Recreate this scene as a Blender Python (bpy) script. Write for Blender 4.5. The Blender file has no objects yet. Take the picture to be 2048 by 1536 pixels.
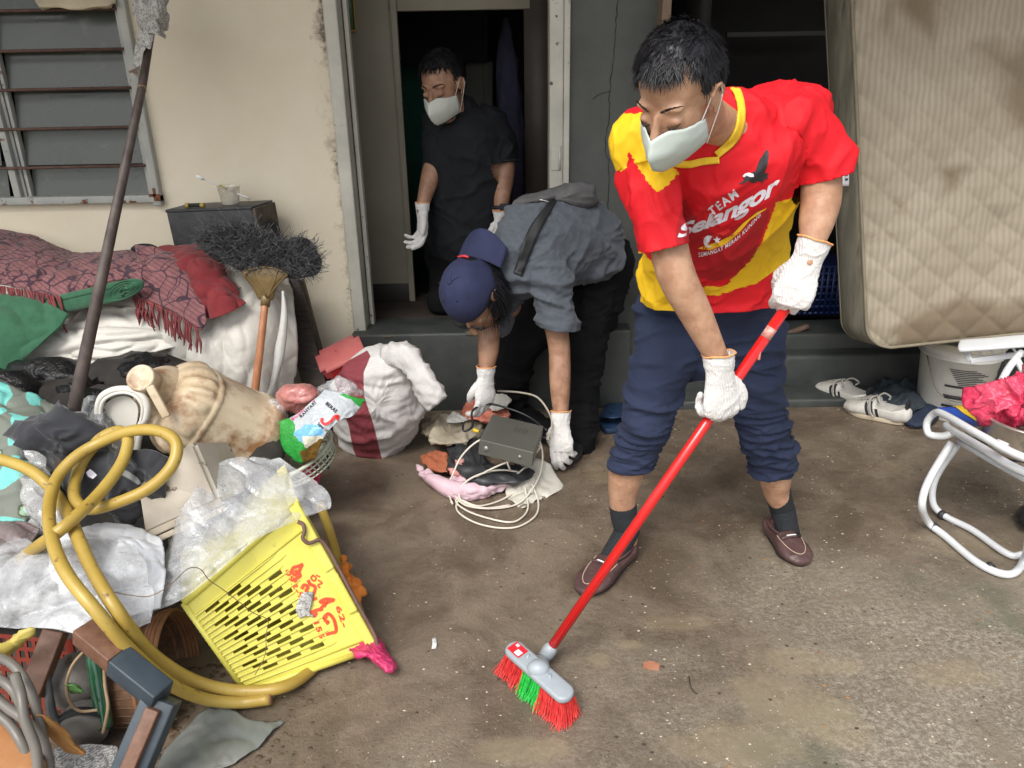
import bpy, bmesh, math, random
from math import sin, cos, pi, radians as R, sqrt
from mathutils import Vector, Matrix, noise
from mathutils.bvhtree import BVHTree
V3 = Vector
SC = bpy.context.scene
# ---------------------------------------------------------------- camera, world, sun, exposure
CAM_H, PITCH, ROLL, FPX = 1.5, 22.0, -1.05, 1560.0
cam_data = bpy.data.cameras.new("camera"); cam = bpy.data.objects.new("camera", cam_data)
SC.collection.objects.link(cam); SC.camera = cam
cam_data.sensor_width = 36; cam_data.lens = FPX / 2048 * 36; cam_data.clip_start = .05; cam_data.clip_end = 400
CROT = Matrix.Rotation(R(90 - PITCH), 3, 'X') @ Matrix.Rotation(R(ROLL), 3, 'Z')
cam.matrix_world = Matrix.Translation((0, 0, CAM_H)) @ CROT.to_4x4()
world = bpy.data.worlds.new("World"); SC.world = world; world.use_nodes = True
_n = world.node_tree.nodes; _l = world.node_tree.links
SUN_EL, SUN_AZ = 52, 205
sky = _n.new('ShaderNodeTexSky'); sky.sky_type = 'NISHITA'; sky.sun_disc = False
sky.sun_elevation = R(SUN_EL); sky.sun_rotation = R(SUN_AZ); sky.dust_density = 4; sky.air_density = 1.2
hs = _n.new('ShaderNodeHueSaturation'); hs.inputs['Saturation'].default_value = .32
_l.new(sky.outputs[0], hs.inputs['Color']); _l.new(hs.outputs[0], _n['Background'].inputs[0])
_n['Background'].inputs[1].default_value = .15
sd = bpy.data.lights.new("sun", 'SUN'); sd.energy = 1.5; sd.angle = R(28); sd.color = (1, .97, .92)
sun = bpy.data.objects.new("sun", sd); SC.collection.objects.link(sun)
_a = R(SUN_AZ)
_dir = V3((sin(_a) * cos(R(SUN_EL)), cos(_a) * cos(R(SUN_EL)), sin(R(SUN_EL))))
sun.rotation_euler = _dir.to_track_quat('Z', 'Y').to_euler(); sun.location = (0, -3, 6)
SC.view_settings.view_transform = 'Standard'; SC.view_settings.look = 'None'
SC.view_settings.exposure = 0.58; SC.view_settings.gamma = 1
SC.render.engine = 'CYCLES'; SC.cycles.max_bounces = 6; SC.cycles.transparent_max_bounces = 12
SC.cycles.use_denoising = True
# ---------------------------------------------------------------- coordinates
CAMP = V3((0, 0, CAM_H))
def ray(px, py): return CROT @ V3(((px - 1024) / FPX, -(py - 768) / FPX, -1))
def W(px, py, d):
    r = ray(px, py); return CAMP + r * (d / r.y)          # point of the place at distance d from the camera
def G(px, py, z=0.0):
    r = ray(px, py); return CAMP + r * ((z - CAM_H) / r.z)  # point on a level surface
def ZC(p): return -((CROT.transposed() @ (p - CAMP)).z)
def m_of(px, p): return px * ZC(p) / FPX                   # a width in metres
def to_px(p):
    c = CROT.transposed() @ (p - CAMP); return (1024 + c.x / -c.z * FPX, 768 - c.y / -c.z * FPX)
# ---------------------------------------------------------------- geometry: a geo is (verts, faces)
def join(*gs):
    V, F = [], []
    for g in gs:
        o = len(V); V += list(g[0]); F += [tuple(i + o for i in f) for f in g[1]]
    return V, F
def cr(pts, n, closed=False):
    """Catmull-Rom through points (tuples or Vectors), n samples per span"""
    pts = [tuple(p) for p in pts]; N = len(pts); out = []
    if N < 2: return pts
    spans = N if closed else N - 1
    for i in range(spans):
        if closed: a, b, c, d = pts[(i-1) % N], pts[i], pts[(i+1) % N], pts[(i+2) % N]
        else:
            b, c = pts[i], pts[i+1]
            a = pts[i-1] if i > 0 else tuple(2*x - y for x, y in zip(b, c))
            d = pts[i+2] if i + 2 < N else tuple(2*y - x for x, y in zip(b, c))
        for k in range(n):
            t = k / n; t2 = t*t; t3 = t2*t
            out.append(tuple(.5*((2*q) + (-p+r)*t + (2*p-5*q+4*r-s)*t2 + (-p+3*q-3*r+s)*t3) for p, q, r, s in zip(a, b, c, d)))
    if not closed: out.append(pts[-1])
    return out
def loft(secs, xh=(1, 0, 0), n=24, sub=6, cap='round', e=1.0, flat_start=False):
    """secs: (centre Vector, a, b[, xhint]); elliptical rings along a smooth path"""
    rows = []
    for s in secs:
        h = V3(s[3]) if len(s) > 3 else V3(xh)
        rows.append((*s[0], s[1], s[2], *h))
    rows = cr(rows, sub)
    cs = [V3(r[:3]) for r in rows]; V, F = [], []
    def ring(c, x, y, a, b):
        for k in range(n):
            t = 2*pi*k/n; ct, st = cos(t), sin(t)
            if e != 1.0: ct = math.copysign(abs(ct)**e, ct); st = math.copysign(abs(st)**e, st)
            V.append(c + x*(a*ct) + y*(b*st))
    N = len(rows); rings = 0
    for i, r in enumerate(rows):
        t = (cs[min(i+1, N-1)] - cs[max(i-1, 0)]).normalized()
        x = V3(r[5:8]); x = (x - t*x.dot(t)).normalized(); y = t.cross(x); a, b = r[3], r[4]
        ends = []
        if i == 0 and cap == 'round' and not flat_start:
            for q in (.97, .8, .5): ends.append((c0 := (cs[0] - t*min(a, b)*q, sqrt(1-q*q))))
            for c_, k_ in ends: ring(c_, x, y, a*k_, b*k_); rings += 1
        ring(cs[i], x, y, a, b); rings += 1
        if i == N-1 and cap == 'round':
            for q in (.5, .8, .97): ring(cs[i] + t*min(a, b)*q, x, y, a*sqrt(1-q*q), b*sqrt(1-q*q)); rings += 1
    for i in range(rings-1):
        for k in range(n):
            F.append((i*n+k, i*n+(k+1) % n, (i+1)*n+(k+1) % n, (i+1)*n+k))
    if cap != 'none':
        F.append(tuple(range(n))[::-1]); F.append(tuple((rings-1)*n+k for k in range(n)))
    return V, F
def tube(pts, r, n=8, sub=4, closed=False, cap=True, smooth=True):
    """round tube through points; r a number or one per point"""
    pts = [V3(p) for p in pts]
    rr = list(r) if hasattr(r, '__len__') else [r]*len(pts)
    rows = cr([(*p, q) for p, q in zip(pts, rr)], sub, closed) if smooth else [(*p, q) for p, q in zip(pts, rr)]
    cs = [V3(x[:3]) for x in rows]; N = len(cs); V, F = [], []
    up = None
    for i in range(N):
        a = cs[(i-1) % N] if closed else cs[max(i-1, 0)]; b = cs[(i+1) % N] if closed else cs[min(i+1, N-1)]
        t = b - a
        t = t.normalized() if t.length > 1e-9 else V3((0, 0, 1))
        if up is None:
            up = V3((0, 0, 1)) if abs(t.z) < .9 else V3((1, 0, 0))
        up = up - t*up.dot(t)
        up = up.normalized() if up.length > 1e-6 else t.orthogonal().normalized()
        y = t.cross(up)
        for k in range(n):
            q = 2*pi*k/n; V.append(cs[i] + (up*cos(q) + y*sin(q))*rows[i][3])
    for i in range(N if closed else N-1):
        j = (i+1) % N
        for k in range(n): F.append((i*n+k, j*n+k, j*n+(k+1) % n, i*n+(k+1) % n))
    if not closed and cap: F.append(tuple(range(n))); F.append(tuple((N-1)*n+k for k in range(n))[::-1])
    return V, F
def ell(c, r, M=None, nu=20, nv=12):
    V, F = [], []; c = V3(c)
    for j in range(1, nv):
        p = pi*j/nv
        for i in range(nu):
            t = 2*pi*i/nu; V.append(c + V3((r[0]*sin(p)*cos(t), r[1]*sin(p)*sin(t), r[2]*cos(p))))
    V += [c + V3((0, 0, r[2])), c - V3((0, 0, r[2]))]; a = len(V)-2
    for j in range(nv-2):
        for i in range(nu): F.append((j*nu+i, (j+1)*nu+i, (j+1)*nu+(i+1) % nu, j*nu+(i+1) % nu))
    for i in range(nu):
        F.append((a, i, (i+1) % nu)); F.append((a+1, (nv-2)*nu+(i+1) % nu, (nv-2)*nu+i))
    return xf((V, F), M) if M else (V, F)
def capsule(a, b, r1, r2=None, n=14):
    r2 = r1 if r2 is None else r2; a, b = V3(a), V3(b)
    return loft([(a, r1, r1), (b, r2, r2)], xh=(b-a).orthogonal(), n=n, sub=2)
def xf(g, M):
    fl = M.determinant() < 0
    return [M @ v for v in g[0]], ([f[::-1] for f in g[1]] if fl else g[1])
def box(c, s, M=None, bev=0.0):
    """bevelled box, centre c, full sizes s"""
    c = V3(c); hx, hy, hz = (k/2 for k in s)
    if bev <= 0:
        V = [c + V3((x*hx, y*hy, z*hz)) for x in (-1, 1) for y in (-1, 1) for z in (-1, 1)]
        F = [(0,1,3,2), (4,6,7,5), (0,4,5,1), (2,3,7,6), (0,2,6,4), (1,5,7,3)]
        g = (V, F)
    else:
        bm = bmesh.new(); bmesh.ops.create_cube(bm, size=1)
        for v in bm.verts: v.co = V3((v.co.x*s[0], v.co.y*s[1], v.co.z*s[2])) + c
        bmesh.ops.bevel(bm, geom=bm.edges[:], offset=bev, segments=2, affect='EDGES', profile=.6)
        bm.verts.index_update(); g = ([v.co.copy() for v in bm.verts], [tuple(v.index for v in f.verts) for f in bm.faces]); bm.free()
    return xf(g, M) if M else g
def beam(a, b, w, h, bev=.002, up=(0, 0, 1)):
    """box running from a to b, w wide and h high"""
    a, b = V3(a), V3(b); t = b-a; L = t.length; t = t/L; u = V3(up); x = t.cross(u)
    if x.length < 1e-4: x = t.orthogonal()
    x.normalize(); u = x.cross(t)
    M = Matrix((x, t, u)).transposed().to_4x4(); M.translation = (a+b)/2
    return box((0, 0, 0), (w, L, h), M, bev)
def frame_m(o, x, y):
    """matrix with origin o, X along x, Z = x cross y"""
    x = V3(x).normalized(); y = V3(y); y = (y - x*y.dot(x)).normalized(); z = x.cross(y)
    M = Matrix((x, y, z)).transposed().to_4x4(); M.translation = o; return M
def lathe(prof, n=32, M=None, a0=0, a1=2*pi):
    full = abs(a1-a0-2*pi) < 1e-6; cnt = n if full else n+1; V, F = [], []
    for r, z in prof:
        for k in range(cnt):
            t = a0+(a1-a0)*k/n; V.append(V3((r*cos(t), r*sin(t), z)))
    for i in range(len(prof)-1):
        for k in range(n):
            k2 = (k+1) % cnt; F.append((i*cnt+k, i*cnt+k2, (i+1)*cnt+k2, (i+1)*cnt+k))
    return xf((V, F), M) if M else (V, F)
def sheet(rows, nu=6, nv=6):
    """smooth cloth through a grid of control points"""
    rr = [cr(r, nu) for r in rows]; cols = list(zip(*rr)); cc = [cr(c, nv) for c in cols]
    nx, ny = len(cc), len(cc[0])
    V = [V3(cc[i][j]) for j in range(ny) for i in range(nx)]
    F = [(j*nx+i, j*nx+i+1, (j+1)*nx+i+1, (j+1)*nx+i) for j in range(ny-1) for i in range(nx-1)]
    return V, F
def pillow(pts, d, t, n=10, seg=5, back=.6, cc=None, p=.5, axis=None):
    """filled body with the given outline (pixels, at distance d or a function of py), t thick towards the viewer's side, back*t behind"""
    o = cr(pts, seg, True); dd = (lambda px, py: d(px, py)) if callable(d) else (lambda px, py: d)
    cx, cy = cc if cc else (sum(q[0] for q in o)/len(o), sum(q[1] for q in o)/len(o)); N = len(o); V, F = [], []
    for side in (1, -1):
        for i in range(n):
            k = 1 - i/n; k2 = sin(k*pi/2)**.8
            h = (max(0, 1-k2*k2))**p
            for x, y in o:
                px, py = cx+(x-cx)*k2, cy+(y-cy)*k2; q = W(px, py, dd(px, py))
                r = (q-CAMP).normalized() if axis is None else V3(axis); V.append(q - r*(t*h if side == 1 else -t*back*h))
        q = W(cx, cy, dd(cx, cy)); r = (q-CAMP).normalized() if axis is None else V3(axis); V.append(q - r*(t if side == 1 else -t*back))
    B = n*N+1
    for s in (0, 1):
        for i in range(n-1):
            for k in range(N):
                a, b, c, e = s*B+i*N+k, s*B+i*N+(k+1) % N, s*B+(i+1)*N+(k+1) % N, s*B+(i+1)*N+k
                F.append((a, b, c, e) if s else (e, c, b, a))
        for k in range(N):
            a, b, c = s*B+(n-1)*N+k, s*B+(n-1)*N+(k+1) % N, s*B+n*N
            F.append((a, b, c) if s else (c, b, a))
    # weld rims: the rim ring of the second side maps onto the first
    F = [tuple((i-B if B <= i < B+N else i) for i in f) for f in F]
    return V, F
def prism(outline, ext):
    """polygon of Vectors extruded by the vector ext"""
    n = len(outline); V = [V3(p) for p in outline] + [V3(p)+V3(ext) for p in outline]
    F = [tuple(range(n))[::-1], tuple(range(n, 2*n))] + [(i, (i+1) % n, n+(i+1) % n, n+i) for i in range(n)]
    return V, F
def remesh(g, voxel, smooth=4, fac=.5):
    me = bpy.data.meshes.new("tmp"); me.from_pydata([tuple(v) for v in g[0]], [], g[1])
    bm = bmesh.new(); bm.from_mesh(me)
    bmesh.ops.recalc_face_normals(bm, faces=bm.faces[:]); bm.to_mesh(me); bm.free()
    o = bpy.data.objects.new("tmp", me); SC.collection.objects.link(o)
    md = o.modifiers.new("r", 'REMESH'); md.mode = 'VOXEL'; md.voxel_size = voxel; md.adaptivity = 0
    if smooth:
        s = o.modifiers.new("s", 'SMOOTH'); s.iterations = smooth; s.factor = fac
    dg = bpy.context.evaluated_depsgraph_get(); ev = o.evaluated_get(dg); m2 = ev.to_mesh()
    out = ([v.co.copy() for v in m2.vertices], [tuple(p.vertices) for p in m2.polygons])
    ev.to_mesh_clear(); bpy.data.objects.remove(o); bpy.data.meshes.remove(me)
    return out
def cut(g, c, nrm, rad):
    """open a hem: remove what lies beyond the plane within rad of c"""
    bm = tobm(g); c = V3(c); nrm = V3(nrm).normalized()
    fs = [f for f in bm.faces if all((v.co-c).length < rad for v in f.verts)]
    geom = list({*fs, *[e for f in fs for e in f.edges], *[v for f in fs for v in f.verts]})
    bmesh.ops.bisect_plane(bm, geom=geom, plane_co=c, plane_no=nrm, clear_outer=True)
    g = frombm(bm); bm.free(); return g
def tobm(g):
    me = bpy.data.meshes.new("t"); me.from_pydata([tuple(v) for v in g[0]], [], g[1]); bm = bmesh.new(); bm.from_mesh(me)
    bpy.data.meshes.remove(me); return bm
def frombm(bm):
    bm.verts.index_update(); return [v.co.copy() for v in bm.verts], [tuple(v.index for v in f.verts) for f in bm.faces]
def normals(g):
    me = bpy.data.meshes.new("t"); me.from_pydata([tuple(v) for v in g[0]], [], g[1]); me.update()
    n = [v.normal.copy() for v in me.vertices]; bpy.data.meshes.remove(me); return n
def fold(g, *specs, bias=0):
    """crease a cloth: specs (amp, (fx,fy,fz), seed[, mask function])"""
    N = normals(g); V = []
    for v, n in zip(g[0], N):
        s = bias
        for sp in specs:
            amp, f, seed = sp[:3]; k = sp[3](v) if len(sp) > 3 else 1
            if k == 0: continue
            q = V3((v.x*f[0]+seed*7.3, v.y*f[1]+seed*3.1, v.z*f[2]-seed*5.7))
            w2 = noise.noise(q*.45+V3((9, 9, 9))); q = q + V3((w2, -w2, w2))*.9
            w = noise.noise(q); r_ = max(0, 1-abs(w)*3.0)
            s += amp*k*((r_**1.7)*1.15-.28)*(.75+1.1*w2)
        V.append(v + n*s)
    return V, g[1]
# ---------------------------------------------------------------- objects
def wloc(o):
    l = V3((0, 0, 0))
    while o: l += o.location; o = o.parent
    return l
def _link(o): SC.collection.objects.link(o); return o
def thing(name, label, cat, loc, group=None):
    o = _link(bpy.data.objects.new(name, None)); o.location = loc; o.empty_display_size = .1
    o['label'] = label; o['category'] = cat
    if group: o['group'] = group
    return o
def obj(name, g, m, parent=None, label=None, cat=None, group=None, kind=None, smooth=True, solid=0, sub=0, bev=0, fix=False):
    me = bpy.data.meshes.new(name)
    if parent: off = wloc(parent)
    else:
        xs = [v.x for v in g[0]]; ys = [v.y for v in g[0]]; zs = [v.z for v in g[0]]
        off = V3(((min(xs)+max(xs))/2, (min(ys)+max(ys))/2, min(zs)))
    me.from_pydata([tuple(v-off) for v in g[0]], [], g[1])
    if fix:
        bm = bmesh.new(); bm.from_mesh(me); bmesh.ops.recalc_face_normals(bm, faces=bm.faces[:]); bm.to_mesh(me); bm.free()
    me.materials.append(m); me.update()
    if smooth: me.polygons.foreach_set('use_smooth', [True]*len(me.polygons))
    o = _link(bpy.data.objects.new(name, me))
    if parent: o.parent = parent
    else: o.location = off
    if bev:
        b = o.modifiers.new("bev", 'BEVEL'); b.width = bev; b.segments = 2; b.limit_method = 'ANGLE'
    if solid:
        s = o.modifiers.new("sol", 'SOLIDIFY'); s.thickness = solid; s.offset = 0
    if sub:
        s = o.modifiers.new("sub", 'SUBSURF'); s.levels = s.render_levels = sub
    if label: o['label'] = label
    if cat: o['category'] = cat
    if group: o['group'] = group
    if kind: o['kind'] = kind
    return o
# ---------------------------------------------------------------- materials
def _rgb(c): return (*c, 1) if len(c) == 3 else c
def mat(name, c, c2=None, sc=6, det=5, lo=.35, hi=.65, rough=.7, r2=None, bump=0, bs=60, metal=0, c3=None, s3=30, t3=.62, w3=.06,
        alpha=None, spec=.5, sheen=0, stretch=None, coat=0, sss=0, bump2=0, bs2=8, trans=0):
    """principled material; c to c2 by a soft noise, c3 in sharper spots; bump from two noises"""
    m = bpy.data.materials.new(name); m.use_nodes = True; nt = m.node_tree; N, L = nt.nodes, nt.links; P = N['Principled BSDF']
    tc = N.new('ShaderNodeTexCoord'); vec = tc.outputs['Object']
    if stretch:
        mp = N.new('ShaderNodeMapping'); mp.inputs['Scale'].default_value = stretch; L.new(vec, mp.inputs[0]); vec = mp.outputs[0]
    def nz(scale, detail=5, rr=.6):
        n = N.new('ShaderNodeTexNoise'); n.inputs['Scale'].default_value = scale; n.inputs['Detail'].default_value = detail
        n.inputs['Roughness'].default_value = rr; L.new(vec, n.inputs['Vector']); return n.outputs['Fac']
    def rng(f, a, b):
        r = N.new('ShaderNodeMapRange'); r.inputs[1].default_value = a; r.inputs[2].default_value = b; L.new(f, r.inputs[0]); return r.outputs[0]
    def mix(f, a, b):
        x = N.new('ShaderNodeMix'); x.data_type = 'RGBA'
        L.new(f, x.inputs[0])
        for k, s in ((6, a), (7, b)):
            if isinstance(s, tuple): x.inputs[k].default_value = _rgb(s)
            else: L.new(s, x.inputs[k])
        return x.outputs[2]
    col = tuple(c)
    if c2:
        f0 = rng(nz(sc, det), lo, hi); col = mix(f0, col, tuple(c2))
        if r2 is not None:
            rr = N.new('ShaderNodeMapRange'); rr.inputs[3].default_value = rough; rr.inputs[4].default_value = r2
            L.new(f0, rr.inputs[0]); L.new(rr.outputs[0], P.inputs['Roughness'])
    if c3: col = mix(rng(nz(s3, 6, .65), t3, t3+w3), col, tuple(c3))
    if isinstance(col, tuple): P.inputs['Base Color'].default_value = _rgb(col)
    else: L.new(col, P.inputs['Base Color'])
    if r2 is None: P.inputs['Roughness'].default_value = rough
    P.inputs['Metallic'].default_value = metal; P.inputs['Specular IOR Level'].default_value = spec
    if sheen: P.inputs['Sheen Weight'].default_value = sheen
    if coat: P.inputs['Coat Weight'].default_value = coat; P.inputs['Coat Roughness'].default_value = .15
    if sss:
        P.inputs['Subsurface Weight'].default_value = sss; P.inputs['Subsurface Radius'].default_value = (1, .35, .2); P.inputs['Subsurface Scale'].default_value = .008
    if trans: P.inputs['Transmission Weight'].default_value = trans; P.inputs['IOR'].default_value = 1.2
    h = None
    if bump:
        b = N.new('ShaderNodeBump'); b.inputs['Distance'].default_value = .002; b.inputs['Strength'].default_value = bump; L.new(nz(bs, 6), b.inputs['Height']); h = b
    if bump2:
        b = N.new('ShaderNodeBump'); b.inputs['Distance'].default_value = .02; b.inputs['Strength'].default_value = bump2; L.new(nz(bs2, 4), b.inputs['Height'])
        if h: L.new(h.outputs[0], b.inputs['Normal'])
        h = b
    if h: L.new(h.outputs[0], P.inputs['Normal'])
    if alpha is not None:
        if isinstance(alpha, tuple):
            r = N.new('ShaderNodeMapRange'); r.inputs[1].default_value = .3; r.inputs[2].default_value = .7
            r.inputs[3].default_value = alpha[0]; r.inputs[4].default_value = alpha[1]; L.new(nz(9, 6, .7), r.inputs[0]); L.new(r.outputs[0], P.inputs['Alpha'])
        else: P.inputs['Alpha'].default_value = alpha
    m['nodes'] = 1
    return m
def nodes_of(m): return m.node_tree.nodes, m.node_tree.links, m.node_tree.nodes['Principled BSDF']
def add_wave(m, col, scale, axis='X', fac=.5, dist=1.0, bands=True, coord='Object', w=(.5, .7), bump=0, dscale=2):
    """extra stripes / weave lines over an existing material"""
    N, L, P = nodes_of(m); tc = N.new('ShaderNodeTexCoord'); wv = N.new('ShaderNodeTexWave')
    wv.bands_direction = axis; wv.inputs['Scale'].default_value = scale; wv.inputs['Distortion'].default_value = dist; wv.inputs['Detail Scale'].default_value = dscale
    L.new(tc.outputs[coord], wv.inputs[0]); r = N.new('ShaderNodeMapRange'); r.inputs[1].default_value, r.inputs[2].default_value = w
    r.inputs[4].default_value = fac; L.new(wv.outputs['Fac'], r.inputs[0]); x = N.new('ShaderNodeMix'); x.data_type = 'RGBA'
    old = P.inputs['Base Color']
    if old.is_linked: L.new(old.links[0].from_socket, x.inputs[6])
    else: x.inputs[6].default_value = old.default_value
    x.inputs[7].default_value = _rgb(col); L.new(r.outputs[0], x.inputs[0]); L.new(x.outputs[2], old)
    if bump:
        b = N.new('ShaderNodeBump'); b.inputs['Distance'].default_value = .002; b.inputs['Strength'].default_value = bump; L.new(wv.outputs['Fac'], b.inputs['Height'])
        if P.inputs['Normal'].is_linked: L.new(P.inputs['Normal'].links[0].from_socket, b.inputs['Normal'])
        L.new(b.outputs[0], P.inputs['Normal'])
    return m
rnd = random.Random(7)
# ---------------------------------------------------------------- ground
def ground_material():
    m = mat('wet_concrete', (.1, .08, .06)); N, L, P = nodes_of(m); tc = N.new('ShaderNodeTexCoord'); O = tc.outputs['Object']
    def nz(s, d=5, r=.6, dist=0):
        n = N.new('ShaderNodeTexNoise'); n.inputs['Scale'].default_value = s; n.inputs['Detail'].default_value = d; n.inputs['Roughness'].default_value = r
        n.inputs['Distortion'].default_value = dist; L.new(O, n.inputs['Vector']); return n.outputs['Fac']
    def rng(f, a, b, c=0, d=1):
        r = N.new('ShaderNodeMapRange'); r.interpolation_type = 'SMOOTHSTEP'
        for i, k in enumerate((a, b, c, d)): r.inputs[i+1].default_value = k
        L.new(f, r.inputs[0]); return r.outputs[0]
    def mx(f, a, b):
        x = N.new('ShaderNodeMix'); x.data_type = 'RGBA'; L.new(f, x.inputs[0])
        for k, s in ((6, a), (7, b)):
            if isinstance(s, tuple): x.inputs[k].default_value = (*s, 1)
            else: L.new(s, x.inputs[k])
        return x.outputs[2]
    def mth(op, a, b):
        x = N.new('ShaderNodeMath'); x.operation = op
        for k, s in ((0, a), (1, b)):
            if isinstance(s, (int, float)): x.inputs[k].default_value = s
            else: L.new(s, x.inputs[k])
        return x.outputs[0]
    sep = N.new('ShaderNodeSeparateXYZ'); L.new(O, sep.inputs[0])
    # mud is thick towards the heap and the wall, washed thin towards the open yard
    w = mth('ADD', mth('MULTIPLY', sep.outputs[0], .42), mth('MULTIPLY', sep.outputs[1], -.62))
    w = mth('ADD', w, mth('MULTIPLY', nz(1.6, 5, .6, .6), 1.6))
    clean = rng(w, -.45, .75)
    base = mx(rng(nz(3.6, 8, .72, .6), .36, .64), (.115, .084, .058), (.215, .168, .122))
    agg = mx(rng(nz(60, 7, .85), .44, .60), (.20, .172, .13), (.43, .385, .30))
    agg = mx(rng(nz(5, 5, .6), .5, .68), agg, (.25, .215, .155))
    green = mx(rng(nz(2.3, 4, .6), .55, .68), agg, (.15, .155, .11))
    c = mx(clean, base, green)
    c = mx(rng(nz(48, 8, .9), .54, .62, 0, .5), c, (.065, .048, .034))
    c = mx(rng(nz(8, 6, .7, .8), .58, .72, 0, .55), c, (.09, .055, .036))
    vo = N.new('ShaderNodeTexVoronoi'); vo.inputs['Scale'].default_value = 95; L.new(O, vo.inputs['Vector'])
    sp = mth('MULTIPLY', rng(vo.outputs['Distance'], .2, .1), rng(mth('ADD', nz(22, 3), mth('MULTIPLY', clean, .14)), .56, .64))
    c = mx(sp, c, (.40, .36, .29))
    # puddles of thin muddy water
    pud = rng(nz(2.1, 3, .45, .3), .60, .68)
    spots = [(1560, 0, 0)]
    for px, py, rx, ry in ((1590, 1320, .09, .05), (1900, 1350, .12, .05), (1480, 1490, .16, .07), (1350, 1245, .1, .04), (1640, 1335, .12, .03), (1260, 1290, .04, .02), (1790, 935, .07, .05), (1200, 1320, .03, .03), (1050, 1500, .13, .04)):
        g = G(px, py); vm = N.new('ShaderNodeVectorMath'); vm.operation = 'SUBTRACT'; L.new(O, vm.inputs[0]); vm.inputs[1].default_value = tuple(g)
        v2 = N.new('ShaderNodeVectorMath'); v2.operation = 'MULTIPLY'; v2.inputs[1].default_value = (1/rx, 1/ry, 0); L.new(vm.outputs[0], v2.inputs[0])
        ln = N.new('ShaderNodeVectorMath'); ln.operation = 'LENGTH'; L.new(v2.outputs[0], ln.inputs[0])
        pud = mth('MAXIMUM', pud, rng(mth('ADD', ln.outputs['Value'], mth('MULTIPLY', nz(14, 5, .6), 1.6)), 2.1, 1.35))
    c = mx(mth('MULTIPLY', pud, .42), c, (.26, .215, .14))
    L.new(c, P.inputs['Base Color'])
    r = mth('MULTIPLY', mth('SUBTRACT', 1, mth('MULTIPLY', pud, .65)), rng(nz(6, 4), .3, .7, .3, .62)); L.new(r, P.inputs['Roughness'])
    P.inputs['Coat Weight'].default_value = .25; P.inputs['Coat Roughness'].default_value = .25
    P.inputs['Specular IOR Level'].default_value = .45
    b1 = N.new('ShaderNodeBump'); b1.inputs['Distance'].default_value = .007; L.new(mth('SUBTRACT', .8, mth('MULTIPLY', pud, .7)), b1.inputs['Strength']); L.new(nz(95, 6, .75), b1.inputs['Height'])
    b2 = N.new('ShaderNodeBump'); b2.inputs['Distance'].default_value = .012; b2.inputs['Strength'].default_value = .5; L.new(nz(9, 5), b2.inputs['Height'])
    L.new(b1.outputs[0], b2.inputs['Normal']); L.new(b2.outputs[0], P.inputs['Normal'])
    return m
gm = ground_material()
gv = [V3((x, y, 0)) for y in (-60, -4, 0, 1.5, 3, 4.4, 60) for x in (-60, -4, -1, 1, 4, 60)]
ground = obj('ground', (gv, [(j*6+i, j*6+i+1, (j+1)*6+i+1, (j+1)*6+i) for j in range(6) for i in range(5)]), gm, kind='structure', smooth=False)
# ---------------------------------------------------------------- house
YW = 3.5
def wx(px, py): return W(px, py, YW).x
def wz(px, py): return W(px, py, YW).z
xl_m = W(735, 650, 3.5).x
M_cream = mat('cream_plaster', (.66, .59, .45), (.72, .66, .53), 2.2, 6, .35, .68, .85, bump=.5, bs=90, c3=(.27, .2, .13), s3=38, t3=.69, w3=.12, bump2=.15, bs2=6)
def mould(m, x0, x1, col, sc, a, b):
    N, L, P = nodes_of(m); tc = N.new('ShaderNodeTexCoord'); sp_ = N.new('ShaderNodeSeparateXYZ'); L.new(tc.outputs['Object'], sp_.inputs[0])
    g = N.new('ShaderNodeMapRange'); g.inputs[1].default_value = x0; g.inputs[2].default_value = x1; L.new(sp_.outputs[0], g.inputs[0])
    n = N.new('ShaderNodeTexNoise'); n.inputs['Scale'].default_value = sc; n.inputs['Detail'].default_value = 8; n.inputs['Roughness'].default_value = .75; L.new(tc.outputs['Object'], n.inputs[0])
    n2 = N.new('ShaderNodeTexNoise'); n2.inputs['Scale'].default_value = 2.2; n2.inputs['Detail'].default_value = 4; L.new(tc.outputs['Object'], n2.inputs[0])
    s = N.new('ShaderNodeMath'); s.operation = 'ADD'; L.new(n.outputs['Fac'], s.inputs[0]); L.new(n2.outputs['Fac'], s.inputs[1])
    t = N.new('ShaderNodeMath'); t.operation = 'MULTIPLY_ADD'; L.new(g.outputs[0], t.inputs[0]); t.inputs[1].default_value = .42; L.new(s.outputs[0], t.inputs[2])
    r = N.new('ShaderNodeMapRange'); r.inputs[1].default_value = a; r.inputs[2].default_value = b; r.inputs[4].default_value = .75; L.new(t.outputs[0], r.inputs[0])
    x = N.new('ShaderNodeMix'); x.data_type = 'RGBA'; L.new(P.inputs['Base Color'].links[0].from_socket, x.inputs[6]); x.inputs[7].default_value = (*col, 1); L.new(r.outputs[0], x.inputs[0]); L.new(x.outputs[2], P.inputs['Base Color'])
mould(M_cream, xl_m-.18, xl_m-.02, (.30, .24, .18), 16, 1.26, 1.46); mould(M_cream, xl_m-.13, xl_m-.02, (.05, .045, .04), 50, 1.30, 1.40)
M_grey = mat('grey_painted_plaster', (.055, .060, .055), (.095, .100, .09), 3, 7, .3, .7, .62, bump=.6, bs=45, c3=(.20, .20, .18), s3=45, t3=.72, w3=.03, bump2=.3, bs2=7)
M_step = mat('dark_grey_step_paint', (.032, .038, .037), (.062, .067, .06), 5, 7, .3, .7, .42, r2=.7, bump=.5, bs=40, c3=(.022, .022, .02), s3=9, t3=.6, w3=.15, bump2=.3)
M_frame = mat('weathered_grey_metal', (.30, .32, .31), (.42, .42, .38), 9, 6, .3, .7, .55, bump=.3, bs=80, c3=(.12, .055, .03), s3=16, t3=.62, w3=.05)
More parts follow.
